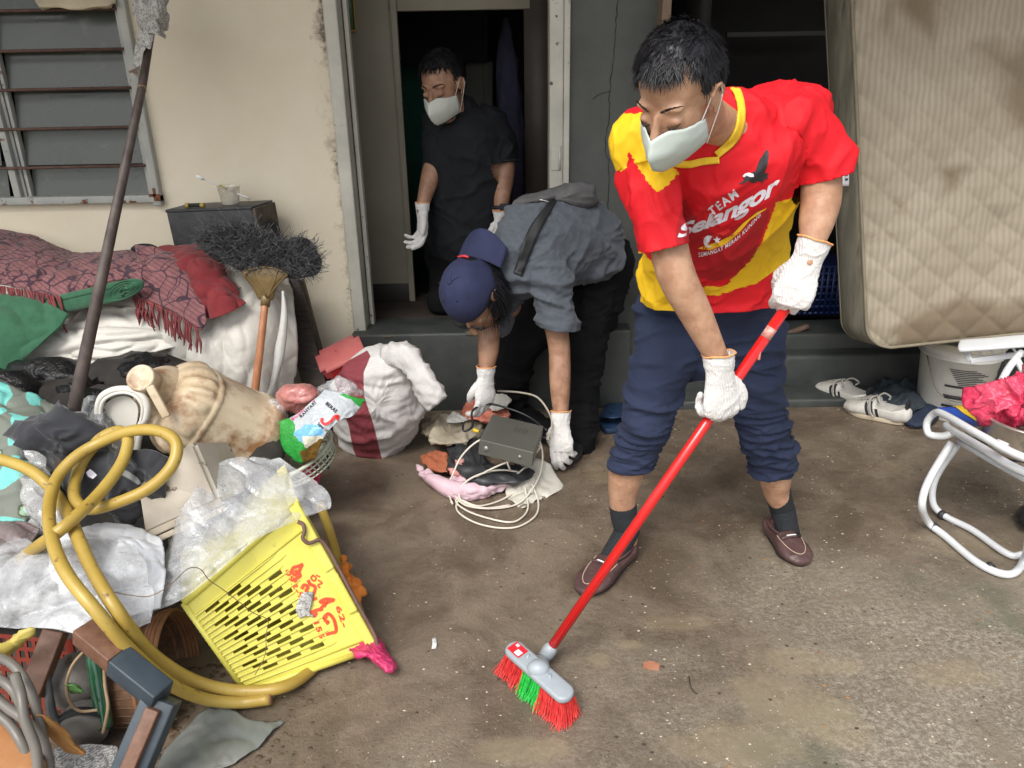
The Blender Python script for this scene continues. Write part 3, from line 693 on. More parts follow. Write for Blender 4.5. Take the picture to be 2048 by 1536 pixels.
# ============ the man sweeping ============
man = thing('person', 'man in bright red and yellow sports shirt and rolled navy trousers sweeping the yard', 'person', (G(1400, 1090)))
HM = head_matrix(W(1358, 186, 1.60), 42, 33, -6, .94)
neckb = W(1448, 262, 1.80)
b0, b1 = W(1088, 1316, 1.665), W(1584, 598, 1.80)
bdir = (b1-b0).normalized()
def bpt(px, py):
    best = min((abs(to_px(b0+(b1-b0)*t)[1]-py), t) for t in [k/400 for k in range(401)]); return b0+(b1-b0)*best[1]
def hand_on(c, ydir, hd, s=1.0, mirror=False, k=(.088, -.026), slide=0):
    y = V3(ydir).normalized(); x = V3(hd); x = (x - y*x.dot(y)).normalized(); z = x.cross(y)
    if mirror: z = -z
    M = Matrix((x, y, z)).transposed().to_4x4(); M.translation = V3(c) - y*k[0]*s - z*k[1]*s + x*slide; return M
MH1 = hand_on(bpt(0, 818), V3((.10, -.12, -1)), V3((1, .25, .1)), 1.1, mirror=True)
MH2 = hand_on(bpt(0, 600), V3((-.30, -.12, -.95)), V3((-1, .35, 0)), 1.1)
shR, shL = W(1300, 300, 1.82), W(1582, 255, 1.86)
elR, wrR = W(1349, 540, 1.74), MH1.translation - MH1.to_3x3() @ V3((0, .03, 0))
elL, wrL = W(1642, 395, 1.84), MH2.translation - MH2.to_3x3() @ V3((0, .03, 0))
anR, anL = G(1252, 1112) + V3((.0, 0, .10)), G(1560, 1068) + V3((0, 0, .10))
knR, knL = W(1300, 800, 2.10), W(1510, 790, 2.18)
hpR, hpL = W(1350, 650, 2.22), W(1497, 640, 2.24)
def limb(pts): return loft([(p, r, r) for p, r in pts], xh=(1, .1, 0), n=20, sub=4)
bd = join(head_geo(HM, neckb, .044),
    loft([(W(1420, 640, 2.24), .10, .06), (W(1425, 500, 2.08), .12, .08), (W(1438, 380, 1.95), .125, .08), (W(1445, 290, 1.85), .115, .06), (neckb, .06, .05)], n=24),
    limb([(shR, .045), ((shR+elR)/2, .041), (elR, .044), ((elR*.55+wrR*.45), .0385), (wrR*.85+elR*.15, .030), (wrR, .026), (wrR+(wrR-elR).normalized()*.03, .020)]),
    limb([(shL, .042), (W(1635, 330, 1.85), .046), (elL, .046), (elL*.5+wrL*.5, .040), (wrL*.8+elL*.2, .031), (wrL, .027), (wrL+(wrL-elL).normalized()*.03, .020)]),
    limb([(W(1350, 670, 2.22), .055), (W(1300, 820, 2.13), .045), (W(1256, 930, 2.16), .056), (W(1245, 1010, 2.18), .042), (anR, .036), (anR-V3((0, 0, .05)), .034)]),
    limb([(W(1494, 670, 2.24), .055), (W(1522, 820, 2.21), .045), (W(1548, 940, 2.26), .054), (W(1553, 985, 2.28), .042), (anL, .036), (anL-V3((0, 0, .05)), .034)]))
body_g = remesh(bd, .0045, 5); obj('body', body_g, M_skin, man)
def hair_reg(p, r):
    # hairline: above the forehead, down to the nape behind the ears
    if p.y > .03: return 1 if p.z > .103-.2*max(0, abs(p.x)-.045)+(.0 if abs(p.x) < .05 else -.01) else 0
    if p.y > -.03: return (.75 if p.z > .05 else (.28 if p.z > .028 else 0))
    return .8 if p.z > .0 else (.35 if p.z > -.05 else 0)
def hair_flow(p, r):
    return V3((p.x*6+r.uniform(-.5, .5), 1.1 if p.z > .08 else -.1+r.uniform(-.2, .2), -.7*(abs(p.x) > .05)+.25*(p.z > .1)-(.6 if p.y < -.06 else 0)))
hr = obj('hair', scalp(HM, lambda v: bool(hair_reg(v, rnd)) , 1.065), M_hair, man)
obj('hair_locks', blades(5200, 3, HM, hair_reg, lambda p, r: hair_flow(p, r)+V3(noise.noise_vector(p*26))*1.1, (.032, .062), .0021, .24, curl=.3), M_hair, hr)
obj('fringe', blades(500, 9, HM, lambda p, r: 1.0 if (p.y > .04 and .094 < p.z < .116) else 0, lambda p, r: (p.x*3+r.uniform(-.5, .5), .7, -.8), (.016, .036), .0012, .4, droop=.3, curl=.6), M_hair, hr)
obj('eyebrows', brows(HM, 2), M_brow, man); obj('eyelashes', eyes(HM), M_brow, man)
mk = obj('mask', mask_geo(HM), M_mask, man, solid=.0015); [obj('ear_loop', g, M_cord, mk) for g in mask_loops(HM)]
# shirt
sx = (1, -.1, .2)
body_s = loft([S_(1425, 600, 2.13, 138, .13, (1, -.05, .04)), S_(1427, 560, 2.12, 137, .125, (1, -.05, .05)), S_(1431, 480, 2.05, 137, .12, (1, -.05, .1)), S_(1436, 390, 1.95, 155, .125, (1, -.06, .16)), S_(1444, 320, 1.86, 158, .115, sx), S_(1448, 270, 1.83, 150, .085, (1, -.08, .25)), S_(1455, 235, 1.82, 105, .06, (1, -.08, .28))], n=40)
slR = loft([(W(1310, 305, 1.84), .060, .06), (W(1302, 350, 1.80), .058, .058), (W(1311, 420, 1.765), .055, .055), (W(1326, 500, 1.74), .051, .052), (W(1333, 535, 1.74), .050, .052)], n=28)
slL = loft([(W(1560, 250, 1.86), .066, .066), (W(1600, 262, 1.86), .068, .066), (W(1628, 292, 1.86), .066, .062), (W(1643, 335, 1.86), .064, .060), (W(1648, 372, 1.86), .064, .06)], n=28)
trap = ell(W(1510, 238, 1.875), (.10, .07, .06)); backL = ell(W(1560, 225, 1.93), (.11, .10, .065)); backR = ell(W(1330, 285, 1.90), (.07, .08, .06))
shirt = remesh(join(body_s, slR, slL, backL, backR, trap, ell(W(1492, 250, 1.835), (.055, .07, .055)), ell(W(1295, 290, 1.83), (.075, .08, .075))), .0050, 5)
hemc = W(1422, 598, 2.13)
shirt = cut(shirt, hemc, (V3((.04, .0, -1))), .36)
shirt = cut(shirt, W(1321, 497, 1.74), W(1330, 535, 1.74)-W(1305, 420, 1.765), .11)
shirt = cut(shirt, W(1646, 350, 1.86), W(1646, 372, 1.86)-W(1632, 296, 1.86), .088)
shirt = fold(shirt, (.014, (5, 5, 2.2), 1), (.010, (12, 10, 5), 2), (.008, (9, 9, 22), 3, lambda v: max(0, min(1, (1.02-v.z)*5))*.7), (.004, (26, 24, 14), 6), bias=.005)
M_shirt = mat('red_shirt', (.62, .008, .016), rough=.7, spec=.3, bump=.2, bs=380)
sh = obj('shirt', shirt, M_shirt, man, solid=.002)
def inpoly(x, y, P):
    c = False; j = len(P)-1
    for i in range(len(P)):
        if (P[i][1] > y) != (P[j][1] > y) and x < (P[j][0]-P[i][0])*(y-P[i][1])/(P[j][1]-P[i][1])+P[i][0]: c = not c
        j = i
    return c
def sdist(x, y, P):
    d = 1e9
    for i in range(len(P)):
        ax, ay = P[i-1]; bx, by = P[i]; t = max(0, min(1, ((x-ax)*(bx-ax)+(y-ay)*(by-ay))/((bx-ax)**2+(by-ay)**2+1e-9)))
        d = min(d, math.hypot(x-ax-t*(bx-ax), y-ay-t*(by-ay)))
    return d if inpoly(x, y, P) else -d
def dye(o, attr, polys, front=None, lim=30):
    """stores how deep each vertex lies inside a printed area of the cloth"""
    me = o.data; off = wloc(o); a = me.attributes.new(attr, 'FLOAT', 'POINT'); vals = []
    for v in me.vertices:
        p = v.co + off; q = to_px(p); ok = front is None or front(p)
        vals.append(max(-1, min(1, max(sdist(*q, P) for P in polys)/lim)) if ok else -1)
    a.data.foreach_set('value', vals)
def dyed(m, attr, col, rough_edge=.25, sc=40, stretch=None, thr=0.0, soft=.04):
    N, L, P = nodes_of(m); at = N.new('ShaderNodeAttribute'); at.attribute_name = attr
    tc = N.new('ShaderNodeTexCoord'); n = N.new('ShaderNodeTexNoise'); n.inputs['Scale'].default_value = sc; n.inputs['Detail'].default_value = 6
    if stretch:
        mp = N.new('ShaderNodeMapping'); mp.inputs['Scale'].default_value = stretch; mp.inputs['Rotation'].default_value = (0, R(-35), 0); L.new(tc.outputs['Object'], mp.inputs[0]); L.new(mp.outputs[0], n.inputs[0])
    else: L.new(tc.outputs['Object'], n.inputs[0])
    a = N.new('ShaderNodeMath'); a.operation = 'MULTIPLY_ADD'; L.new(n.outputs['Fac'], a.inputs[0]); a.inputs[1].default_value = rough_edge*2; a.inputs[2].default_value = -rough_edge
    s = N.new('ShaderNodeMath'); s.operation = 'ADD'; L.new(at.outputs['Fac'], s.inputs[0]); L.new(a.outputs[0], s.inputs[1])
    r = N.new('ShaderNodeMapRange'); r.inputs[1].default_value = thr; r.inputs[2].default_value = thr+soft; L.new(s.outputs[0], r.inputs[0])
    x = N.new('ShaderNodeMix'); x.data_type = 'RGBA'; old = P.inputs['Base Color']
    if old.is_linked: L.new(old.links[0].from_socket, x.inputs[6])
    else: x.inputs[6].default_value = old.default_value
    x.inputs[7].default_value = _rgb(col); L.new(r.outputs[0], x.inputs[0]); L.new(x.outputs[2], old)
yel = [[(1180, 230), (1300, 225), (1340, 330), (1360, 345), (1318, 388), (1300, 372), (1258, 305), (1255, 335), (1243, 345), (1180, 330)],
       [(1262, 500), (1290, 505), (1330, 560), (1390, 575), (1450, 570), (1530, 520), (1565, 470), (1600, 500), (1545, 555), (1440, 590), (1374, 597), (1374, 660), (1240, 660), (1240, 520)],
       [(1552, 405), (1600, 390), (1600, 500), (1540, 540), (1490, 560), (1455, 565), (1500, 520), (1520, 490)]]
hemr = [[(1370, 640), (1372, 597), (1445, 590), (1510, 568), (1552, 538), (1580, 520), (1620, 620)]]
drk = [[(1370, 395), (1350, 460), (1352, 520), (1400, 560), (1470, 560), (1510, 510), (1540, 420), (1520, 415), (1440, 470), (1400, 450)]]
dye(sh, 'panel', drk, lambda p: p.y < 2.05); dyed(M_shirt, 'panel', (.40, .010, .016), .2, 25)
dye(sh, 'yellow', yel, lambda p: p.y < 2.3); dyed(M_shirt, 'yellow', (.80, .50, .015), .22, 26, (1.6, 1.6, 6))
dye(sh, 'hem', hemr, None); dyed(M_shirt, 'hem', (.66, .012, .020), .02)
bvs = BVHTree.FromPolygons([tuple(v) for v in shirt[0]], shirt[1])
def decal(g2, bv, off=.0032, maxlen=5.5):
    """flat print given in picture units, laid onto a surface (g2: verts (px,py), faces)"""
    bm = bmesh.new(); vs = [bm.verts.new((x, y, 0)) for x, y in g2[0]]
    for f in g2[1]:
        try: bm.faces.new([vs[i] for i in f])
        except Exception: pass
    bmesh.ops.triangulate(bm, faces=bm.faces[:])
    for _ in range(4):
        es = [e for e in bm.edges if e.calc_length() > maxlen]
        if not es: break
        bmesh.ops.subdivide_edges(bm, edges=es, cuts=1); bmesh.ops.triangulate(bm, faces=bm.faces[:])
    bm.verts.index_update(); V, ok, last = [], [], None
    for v in bm.verts:
        d = ray(v.co.x, v.co.y).normalized(); h = bv.ray_cast(CAMP, d)
        if h[0] is not None: last = h[0]-d*off; V.append(last); ok.append(True)
        else: V.append(CAMP+d*2); ok.append(False)
    F = [tuple(v.index for v in f.verts) for f in bm.faces if all(ok[v.index] for v in f.verts)]; bm.free()
    return V, F
def text2d(s, fn, size=1.0, bold=0.0, shear=0.0, space=1.0):
    """letters as flat outlines, placed by fn(x,y) -> picture position"""
    cu = bpy.data.curves.new("txt", 'FONT'); cu.body = s; cu.size = size; cu.offset = bold; cu.shear = shear; cu.space_character = space; cu.resolution_u = 4
    o = bpy.data.objects.new("txt", cu); SC.collection.objects.link(o); dg = bpy.context.evaluated_depsgraph_get(); me = o.evaluated_get(dg).to_mesh()
    V = [(v.co.x, v.co.y) for v in me.vertices]; F = [tuple(p.vertices) for p in me.polygons]; o.evaluated_get(dg).to_mesh_clear()
    bpy.data.objects.remove(o); bpy.data.curves.remove(cu)
    w = max([v[0] for v in V] or [1]); return [fn(x/w, y/size) for x, y in V], F
def along(p0, p1, h, bow=0, up=None):
    (x0, y0), (x1, y1) = p0, p1; L = math.hypot(x1-x0, y1-y0); nx, ny = (y1-y0)/L, -(x1-x0)/L
    if up: nx, ny = up
    return lambda u, v: (x0+(x1-x0)*u + nx*(v*h + bow*4*u*(1-u)), y0+(y1-y0)*u + ny*(v*h + bow*4*u*(1-u)))
jj = join(shirt, body_g); bvc = BVHTree.FromPolygons([tuple(v) for v in jj[0]], jj[1])
def snap(p, bv, off=.004):
    d = (p-CAMP).normalized(); h = bv.ray_cast(CAMP, d); return (h[0]-d*off) if h[0] is not None else p
colL = [(1460, 156), (1481, 180), (1490, 215), (1488, 252), (1472, 286), (1438, 316)]; colR = [(1438, 313), (1405, 316), (1376, 322), (1345, 318), (1325, 300)]
def band2(P, w, inner):
    P = [(x, y) for x, y, _ in cr([(x, y, 0) for x, y in P], 4)]; A, B = [], []
    for i, (x, y) in enumerate(P):
        x0, y0 = P[max(i-1, 0)]; x1, y1 = P[min(i+1, len(P)-1)]; L = math.hypot(x1-x0, y1-y0); A.append((x, y)); B.append((x+inner*(y1-y0)/L*w, y-inner*(x1-x0)/L*w))
    return A+B, [(i, i+1, len(P)+i+1, len(P)+i) for i in range(len(P)-1)]
M_rib = mat('yellow_rib', (.78, .50, .02), (.85, .58, .04), 60, rough=.8, bump=.4, bs=300)
obj('shirt_collar', decal(band2(colL, 15, -1), bvc, .006, 6), M_rib, sh, solid=.004)
obj("shirt_collar", decal(band2(colR, 14, 1), bvc, .006, 6), M_rib, sh, solid=.004)
M_print = mat('white_print', (.72, .70, .78), rough=.6); M_printk = mat('black_print', (.02, .018, .022), rough=.6); M_printy = mat('yellow_print', (.80, .48, .01), rough=.6); M_printr = mat('red_print', (.72, .02, .02), rough=.6)
obj('shirt_lettering', decal(text2d("TEAM", along((1424, 432), (1478, 392), 24, 0), bold=.03, space=1.25), bvs), M_print, sh)
obj('shirt_lettering', decal(text2d("Selangor", lambda u, v: (1354+206*u, 476 - 96*u + 10*sin(u*pi) - v*(34+14*u)), bold=.035, shear=.25, space=.95), bvs), M_print, sh)
obj('shirt_lettering', decal(text2d("SEMANGAT MERAH KUNING", lambda u, v: (1397+124*u, 514 - 70*u - 12*u*u + 16*sin(u*pi) - v*12), bold=.02, space=1.15), bvs), M_print, sh)
def poly2(P): return list(P), [tuple(range(len(P)))]
obj('eagle_emblem', decal(poly2([(1476, 368), (1487, 362), (1490, 352), (1502, 346), (1511, 342), (1519, 320), (1534, 298), (1538, 306), (1535, 330), (1529, 346), (1538, 347), (1534, 352), (1537, 357), (1528, 359), (1526, 366), (1516, 362), (1506, 367), (1496, 362), (1488, 367)]), bvs, .0036), M_printk, sh)
obj('eagle_head', decal(poly2([(1485, 352), (1490, 347), (1498, 345), (1507, 348), (1508, 354), (1500, 354), (1493, 351), (1488, 355)]), bvs, .0044), M_print, sh)
obj('sash_stripe', decal(poly2([(1395, 497), (1440, 482), (1464, 470), (1487, 446), (1515, 424), (1534, 416), (1530, 420), (1500, 440), (1478, 466), (1452, 488), (1420, 500)]), bvs, .0022), M_printy, sh)
obj('sash_stripe', decal(poly2([(1402, 474), (1430, 470), (1458, 456), (1461, 463), (1440, 476), (1415, 482)]), bvs, .0022), M_printr, sh)
cres = [(1418+11*cos(R(a)), 483+12*sin(R(a))) for a in range(40, 321, 14)] + [(1421.5+8.6*cos(R(a)), 483+9.6*sin(R(a))) for a in range(320, 39, -14)]
obj('crescent', decal(poly2(cres), bvs, .0040), M_print, sh)
star = []
for k in range(10): a_ = R(-95+36*k); q_ = 8.5 if k % 2 == 0 else 3.4; star.append((1434+q_*cos(a_), 480+q_*sin(a_)))
obj('star', decal(poly2(star), bvs, .0040, 4), M_print, sh)
# trousers
tr = join(loft([S_(1418, 560, 2.2, 140, .12), S_(1418, 620, 2.22, 142, .12), S_(1420, 680, 2.22, 134, .115)], n=36),
    loft([S_(1352, 650, 2.2, 76, .10), S_(1316, 750, 2.15, 60, .082), S_(1296, 830, 2.13, 51, .070), S_(1277, 890, 2.14, 46, .065), S_(1260, 932, 2.15, 44, .060), S_(1255, 950, 2.15, 43, .060)], n=32),
    loft([S_(1492, 650, 2.22, 74, .10), S_(1508, 750, 2.2, 56, .082), S_(1522, 830, 2.21, 49, .070), S_(1537, 890, 2.23, 46, .065), S_(1548, 940, 2.25, 41, .060), S_(1550, 965, 2.25, 40, .060)], n=32))
tr = remesh(tr, .005, 4)
tr = cut(tr, W(1261, 932, 2.15), (0.02, 0, -1), .12); tr = cut(tr, W(1548, 944, 2.25), (0, 0, -1), .12)
low = lambda v: max(0, min(1, (.62-v.z)*7)); hi_ = lambda v: 1-.75*low(v)
tr = fold(tr, (.018, (3.5, 3.5, 9), 4, hi_), (.009, (8, 7, 20), 9, hi_), (.015, (5, 5, 26), 5, low), (.008, (11, 11, 52), 6, low))
tro = obj('trousers', tr, M_navy, man, solid=.002)
bvt = BVHTree.FromPolygons([tuple(v) for v in tr[0]], tr[1])
def seam(pts, m, r=.0012, bv=bvt, off=.0008):
    q = [snap(W(x, y, 2.1), bv, off) for x, y in [(a[0], a[1]) for a in cr([(x, y, 0) for x, y in pts], 6)]]
    return tube(q, r, 5, 1)
obj('seam', join(seam([(1424, 612), (1426, 650), (1416, 690), (1412, 715)], M_navy)), M_blk, tro)
obj('seam', seam([(1335, 800), (1337, 850), (1322, 890), (1305, 925)], M_navy), M_blk, tro)
obj('seam', seam([(1568, 820), (1580, 860), (1586, 900), (1588, 935)], M_navy), M_blk, tro)
# socks and shoes
def sock(top, an, toe, r1, r2):
    g = loft([(top, r1, r1), (top.lerp(an, .5), (r1+r2)/2, (r1+r2)/2+.002), (an, r2, r2+.006), (an.lerp(toe, .4)-V3((0, 0, .02)), .036, .026), (an.lerp(toe, .8)-V3((0, 0, .035)), .032, .02)], xh=(1, .2, 0), n=24)
    return fold(g, (.0015, (10, 10, 60), 2))
toeR, heelR = G(1160, 1196), G(1262, 1108); toeL, heelL = G(1607, 1136), G(1537, 1062)
obj('sock', sock(W(1246, 1012, 2.18), anR+V3((-.005, -.005, -.01)), toeR, .044, .040), M_sock, man)
obj('sock', sock(W(1553, 978, 2.29), anL+V3((0, 0, -.01)), toeL, .0435, .040), M_sock, man)
shoe(man, toeR, heelR, .115, cut_h=.05); shoe(man, toeL, heelL, .112)
# broom
bk = CROT @ V3((0, 0, 1))  # towards the camera
glove(man, MH1, GRIP, [(.042, .034, -.006), (.054, .058, -.006), (.052, .084, -.012)], 1.12); glove(man, MH2, GRIP, GT, 1.12)
broom = thing('push_broom', 'push broom with long red handle, grey head and red and green bristles', 'broom', (G(1090, 1400)))
M_redp = mat('glossy_red_handle', (.62, .012, .012), rough=.25, coat=.4, c3=(.45, .35, .28), s3=11, t3=.76, w3=.01)
M_gplas = mat('grey_plastic', (.30, .34, .37), (.34, .38, .41), 20, rough=.4, c3=(.16, .17, .18), s3=90, t3=.68, bump=.2, bs=150)
obj('handle', tube([b0, b1+bdir*.02], .0132, 20, 1), M_redp, broom)
sc_ = bpt(0, 668)
obj('scuff', tube([bpt(0, 676)+bk*.0006, bpt(0, 656)+bk*.0006], .0133, 20, 1), mat('worn_metal', (.55, .42, .36), (.6, .1, .08), 90, rough=.4, bump=.3), broom)
obj('scuff', box(bpt(0, 708)+V3((.011, -.009, 0)), (.006, .002, .022), bev=.0005), mat('peeled_film', (.45, .38, .3), (.6, .1, .08), 90, rough=.5), broom)
pa, pb = G(1026, 1298, .085), G(1132, 1392, .075)
ax = (pb-pa).normalized(); up_ = V3((.12, -.30, .95)); up_ = (up_-ax*up_.dot(ax)).normalized(); BM = frame_m((pa+pb)/2, ax, up_.cross(ax)); L_ = (pb-pa).length+.03
out = []
for a in range(0, 360, 15):
    cx_ = math.copysign(L_/2-.024, cos(R(a))); out.append(V3((cx_+.024*cos(R(a)), .027*sin(R(a)), -.008)))
obj('head_block', xf(prism(out, (0, 0, .020)), BM), M_gplas, broom, bev=.006)
sb = b0-bdir*.03
obj('socket', join(loft([(b0+bdir*.03, .0195, .0195), (b0-bdir*.01, .020, .020), (BM @ V3((.0, 0, .01)), .030, .024)], n=20, sub=3), beam(b0-bdir*.005, BM @ V3((.045, 0, .012)), .006, .02), beam(b0-bdir*.005, BM @ V3((-.045, 0, .012)), .006, .02)), M_gplas, broom)
M_sticker = mat('red_sticker', (.62, .02, .03), rough=.4)
stk = obj('sticker', box((-.082, 0, .0132), (.045, .034, .001), BM), M_sticker, broom, smooth=False)
obj('sticker_print', join(box((-.072, -.006, .0145), (.018, .016, .0006), BM), box((-.092, .009, .0145), (.010, .008, .0006), BM)), M_print, stk, smooth=False)
def bristle(x0, x1, n, seed, spread=.24):
    r = random.Random(seed); V, F = [], []
    for _ in range(n):
        x = r.uniform(x0, x1); y = r.uniform(-.021, .021); L = r.uniform(.055, .070); p = V3((x, y, -.008))
        d = V3((x/L_*2*spread+r.uniform(-.05, .05), y/.021*.22+r.uniform(-.06, .06)-.08, -1)).normalized(); cv = V3((r.uniform(-.012, .012), r.uniform(-.012, .012)-.008, 0)); o = len(V)
        for k in range(4):
            t = k/3; q = p+d*L*t+cv*t*t; ww = .00085
            for j in range(3): aa = 2*pi*j/3; V.append(q+V3((ww*cos(aa), ww*sin(aa), 0)))
        for k in range(3):
            for j in range(3): F.append((o+3*k+j, o+3*k+(j+1) % 3, o+3*k+3+(j+1) % 3, o+3*k+3+j))
    V, F = xf((V, F), BM); return [V3((v.x, v.y, max(v.z, .002))) for v in V], F
M_br = mat('red_bristle', (.72, .03, .035), (.82, .08, .07), 60, rough=.45); M_bg = mat('green_bristle', (.02, .50, .06), (.04, .65, .1), 60, rough=.45)
h = L_/2-.006
obj('bristles', bristle(-h, -h*.34, 640, 1), M_br, broom, 'red bristles'); obj('bristles', bristle(-h*.34, h*.28, 560, 2), M_bg, broom, 'green bristles'); obj('bristles', bristle(h*.28, h, 780, 3), M_br, broom, 'red bristles')
# ============ the man bending over ============
bend = thing('person', 'man bending down in slate T-shirt, black trousers and backwards navy cap, lifting rubbish', 'person', G(1100, 900))
HB = head_matrix(W(948, 610, 2.80), 20, 66, -4, 1.08)
# head hangs down: built from its own frame so the crown faces the viewer
fb = V3((-.18, -.42, -.89)).normalized(); ub = V3((-.50, -.70, .40)); ub = (ub-fb*ub.dot(fb)).normalized(); xb_ = fb.cross(ub)
HB = Matrix((xb_, fb, ub)).transposed().to_4x4() @ Matrix.Scale(1.14, 4); HB.translation = W(948, 590, 2.80)
nb = W(1025, 555, 2.93)
s1, s2 = W(1018, 610, 2.95), W(1100, 560, 2.88)
MB1 = frame_m(V3((0, 0, 0)), V3((-.75, -.55, .1)), V3((-.12, -.2, -1))); MB1.translation = W(972, 757, 2.86)
MB2 = frame_m(V3((0, 0, 0)), V3((-.9, .3, -.1)), V3((-.08, -.3, -1))); MB2.translation = W(1122, 848, 2.76)
w1, w2 = MB1.translation - MB1.to_3x3() @ V3((0, .03, 0)), MB2.translation - MB2.to_3x3() @ V3((0, .03, 0))
e1, e2 = W(982, 655, 2.92), W(1118, 690, 2.86)
bb = join(head_geo(HB, nb, .05),
    loft([(W(1195, 505, 3.2), .12, .10), (W(1120, 480, 3.1), .13, .10), (W(1060, 530, 2.95), .10, .07), (nb, .045, .045)], xh=(.3, 1, -.3), n=24),
    limb([(s1, .05), (e1, .043), ((e1+w1)/2, .042), (w1, .028), (MB1.translation, .022)]), limb([(s2, .05), (W(1104, 610, 2.88), .05), (e2, .043), (e2*.45+w2*.55, .041), (w2, .028), (MB2.translation, .022)]))
obj('body', remesh(bb, .005, 5), M_skin2, bend)
def reg2(p, r): return (1 if p.y < -.02 and p.z > -.06 else (.7 if p.y < .03 and p.z > .02 and abs(p.x) > .05 else 0))
h2 = obj('hair', scalp(HB, lambda v: bool(reg2(v, rnd)), 1.03), M_hair, bend)
obj('hair_locks', blades(2600, 5, HB, lambda p, r: (1.3 if p.y < -.01 and -.07 < p.z < .05 else (1 if (p.y < .035 and -.03 < p.z < .03 and abs(p.x) > .055) else 0)), lambda p, r: V3((p.x*3+r.uniform(-.6, .6), .2, -1)), (.045, .09), .002, .45, droop=.5, curl=.6), M_hair, h2)
# cap, worn backwards: the peak covers the nape
cp = ell((0, -.008, .032), (.087, .106, .104), nu=40, nv=24); cp = (cp[0], [f for f in cp[1] if all(cp[0][i].z > .025+.10*max(0, -cp[0][i].y-.03)*0+(-.02 if cp[0][i].y < 0 else .0) for i in f)])
cv = [V3((v.x*(1+.05*max(0, 1-abs(v.z-.02)*18)), v.y, v.z + .004*noise.noise(v*22))) for v in cp[0]]
M_cap = mat('navy_cap_cotton', (.013, .017, .055), (.019, .024, .072), 20, rough=.85, bump=.3, bs=300)
capo = thing('cap', 'navy baseball cap with small red badge worn backwards by the bending man', 'cap', HB @ V3((0, 0, .1)))
obj('crown', xf((cv, cp[1]), HB), M_cap, capo, solid=.003)
pk = sheet([[V3((x*.092, -.090-.045*d_*0-.105*d_*(1-.35*x*x)-.02*(1-x*x), .012+.050*(1-d_)*0+.03-.05*d_*(.4)-.035*x*x)) for x in (-1, -.6, -.2, .2, .6, 1)] for d_ in (0, .35, .7, 1)], 4, 4)
obj('peak', xf(pk, HB), M_cap, capo, solid=.004)
obj('button', xf(ell((0, -.008, .138), (.008, .008, .004)), HB), M_cap, capo)
for a_ in range(0, 180, 60):
    arc = [V3((.0875*sin(t)*cos(R(a_+30)), -.008+.1065*sin(t)*sin(R(a_+30)), .032+.105*cos(t))) for t in [(-1.45+2.9*k/14) for k in range(15)]]
    obj('cap_seam', xf(tube(arc, .0012, 5, 2), HB), M_cap, capo)
for t_, a_ in ((.62, 60), (.62, 120), (.62, 0)):
    q = V3((.0885*sin(t_)*cos(R(a_)), -.008+.1075*sin(t_)*sin(R(a_)), .032+.106*cos(t_)))
    obj('eyelet', xf(ell(q, (.0032, .0032, .0032)), HB), M_blk, capo)
obj('badge', xf(tube([V3((-.022, -.100, .090)), V3((-.01, -.103, .094)), V3((.004, -.104, .090)), V3((.02, -.101, .093))], (.003, .0045, .004, .002), 6, 3), HB), mat('red_stitching', (.55, .03, .04), rough=.7), capo)
gl = thing('spectacles', 'dark rimmed spectacles on the bending man', 'glasses', HB @ V3((0, .1, 0)))
for s in (-1, 1):
    ring = [V3((s*.034+.024*cos(t), .108-.004*abs(cos(t)), -.004+.017*sin(t))) for t in [2*pi*k/20 for k in range(20)]]
    obj('rim', xf(tube(ring, .0026, 6, 1, closed=True), HB), M_blk, gl); obj('temple', xf(tube([V3((s*.058, .102, .004)), V3((s*.076, .05, .006)), V3((s*.082, -.005, .004))], .0016, 6, 3), HB), M_blk, gl)
obj('bridge', xf(tube([V3((-.011, .108, 0)), V3((0, .112, .003)), V3((.011, .108, 0))], .0016, 6, 2), HB), M_blk, gl)
# T-shirt: outline of the back, seen from the head side
ts = join(loft([S_(1205, 502, 3.22, 56, .12, (.35, .1, -1)), S_(1178, 485, 3.18, 78, .13, (.4, .1, -1)), S_(1120, 478, 3.08, 92, .13, (.6, .2, -1)), S_(1062, 505, 2.98, 90, .12, (.8, .3, -.8)), S_(1030, 545, 2.93, 66, .09, (.9, .3, -.6))], n=36),
    loft([(W(1085, 520, 2.92), .09, .08), (W(1102, 570, 2.88), .076, .074), (W(1110, 620, 2.86), .072, .07), (W(1118, 650, 2.85), .070, .068), (W(1124, 680, 2.85), .070, .068)], n=26),
    loft([(W(1025, 560, 2.97), .07, .07), (W(1008, 600, 2.95), .062, .06), (W(996, 640, 2.94), .058, .056)], n=22), ell(W(1052, 540, 2.92), (.10, .08, .09)))
ts = remesh(ts, .007, 6); ts = cut(ts, W(1117, 654, 2.85), W(1124, 680, 2.85)-W(1110, 620, 2.86)+V3((-.045, 0, 0)), .13); ts = cut(ts, W(1212, 505, 3.22), W(1240, 515, 3.26)-W(1150, 480, 3.13), .25)
ts = fold(ts, (.018, (4, 4, 9), 3), (.009, (9, 9, 14), 5, lambda v: 1), (.010, (7, 7, 22), 8, lambda v: max(0, min(1, (v.x-.30)*8))), (.004, (24, 24, 40), 9), bias=.003)
obj('shirt', ts, M_slate, bend, solid=.002)
bt = join(loft([S_(1205, 520, 3.26, 66, .12, (.5, .1, -1)), S_(1190, 560, 3.27, 70, .13), S_(1160, 620, 3.25, 80, .12)], n=30),
    loft([S_(1190, 560, 3.25, 60, .12), S_(1172, 650, 3.2, 48, .10), S_(1162, 740, 3.12, 40, .085), S_(1160, 830, 3.02, 37, .08), S_(1158, 885, 2.98, 36, .078)], n=26),
    loft([S_(1130, 560, 3.3, 60, .11), S_(1070, 650, 3.28, 50, .10), S_(1035, 700, 3.26, 42, .09), S_(1022, 780, 3.28, 34, .08), S_(1022, 850, 3.3, 32, .075)], n=26))
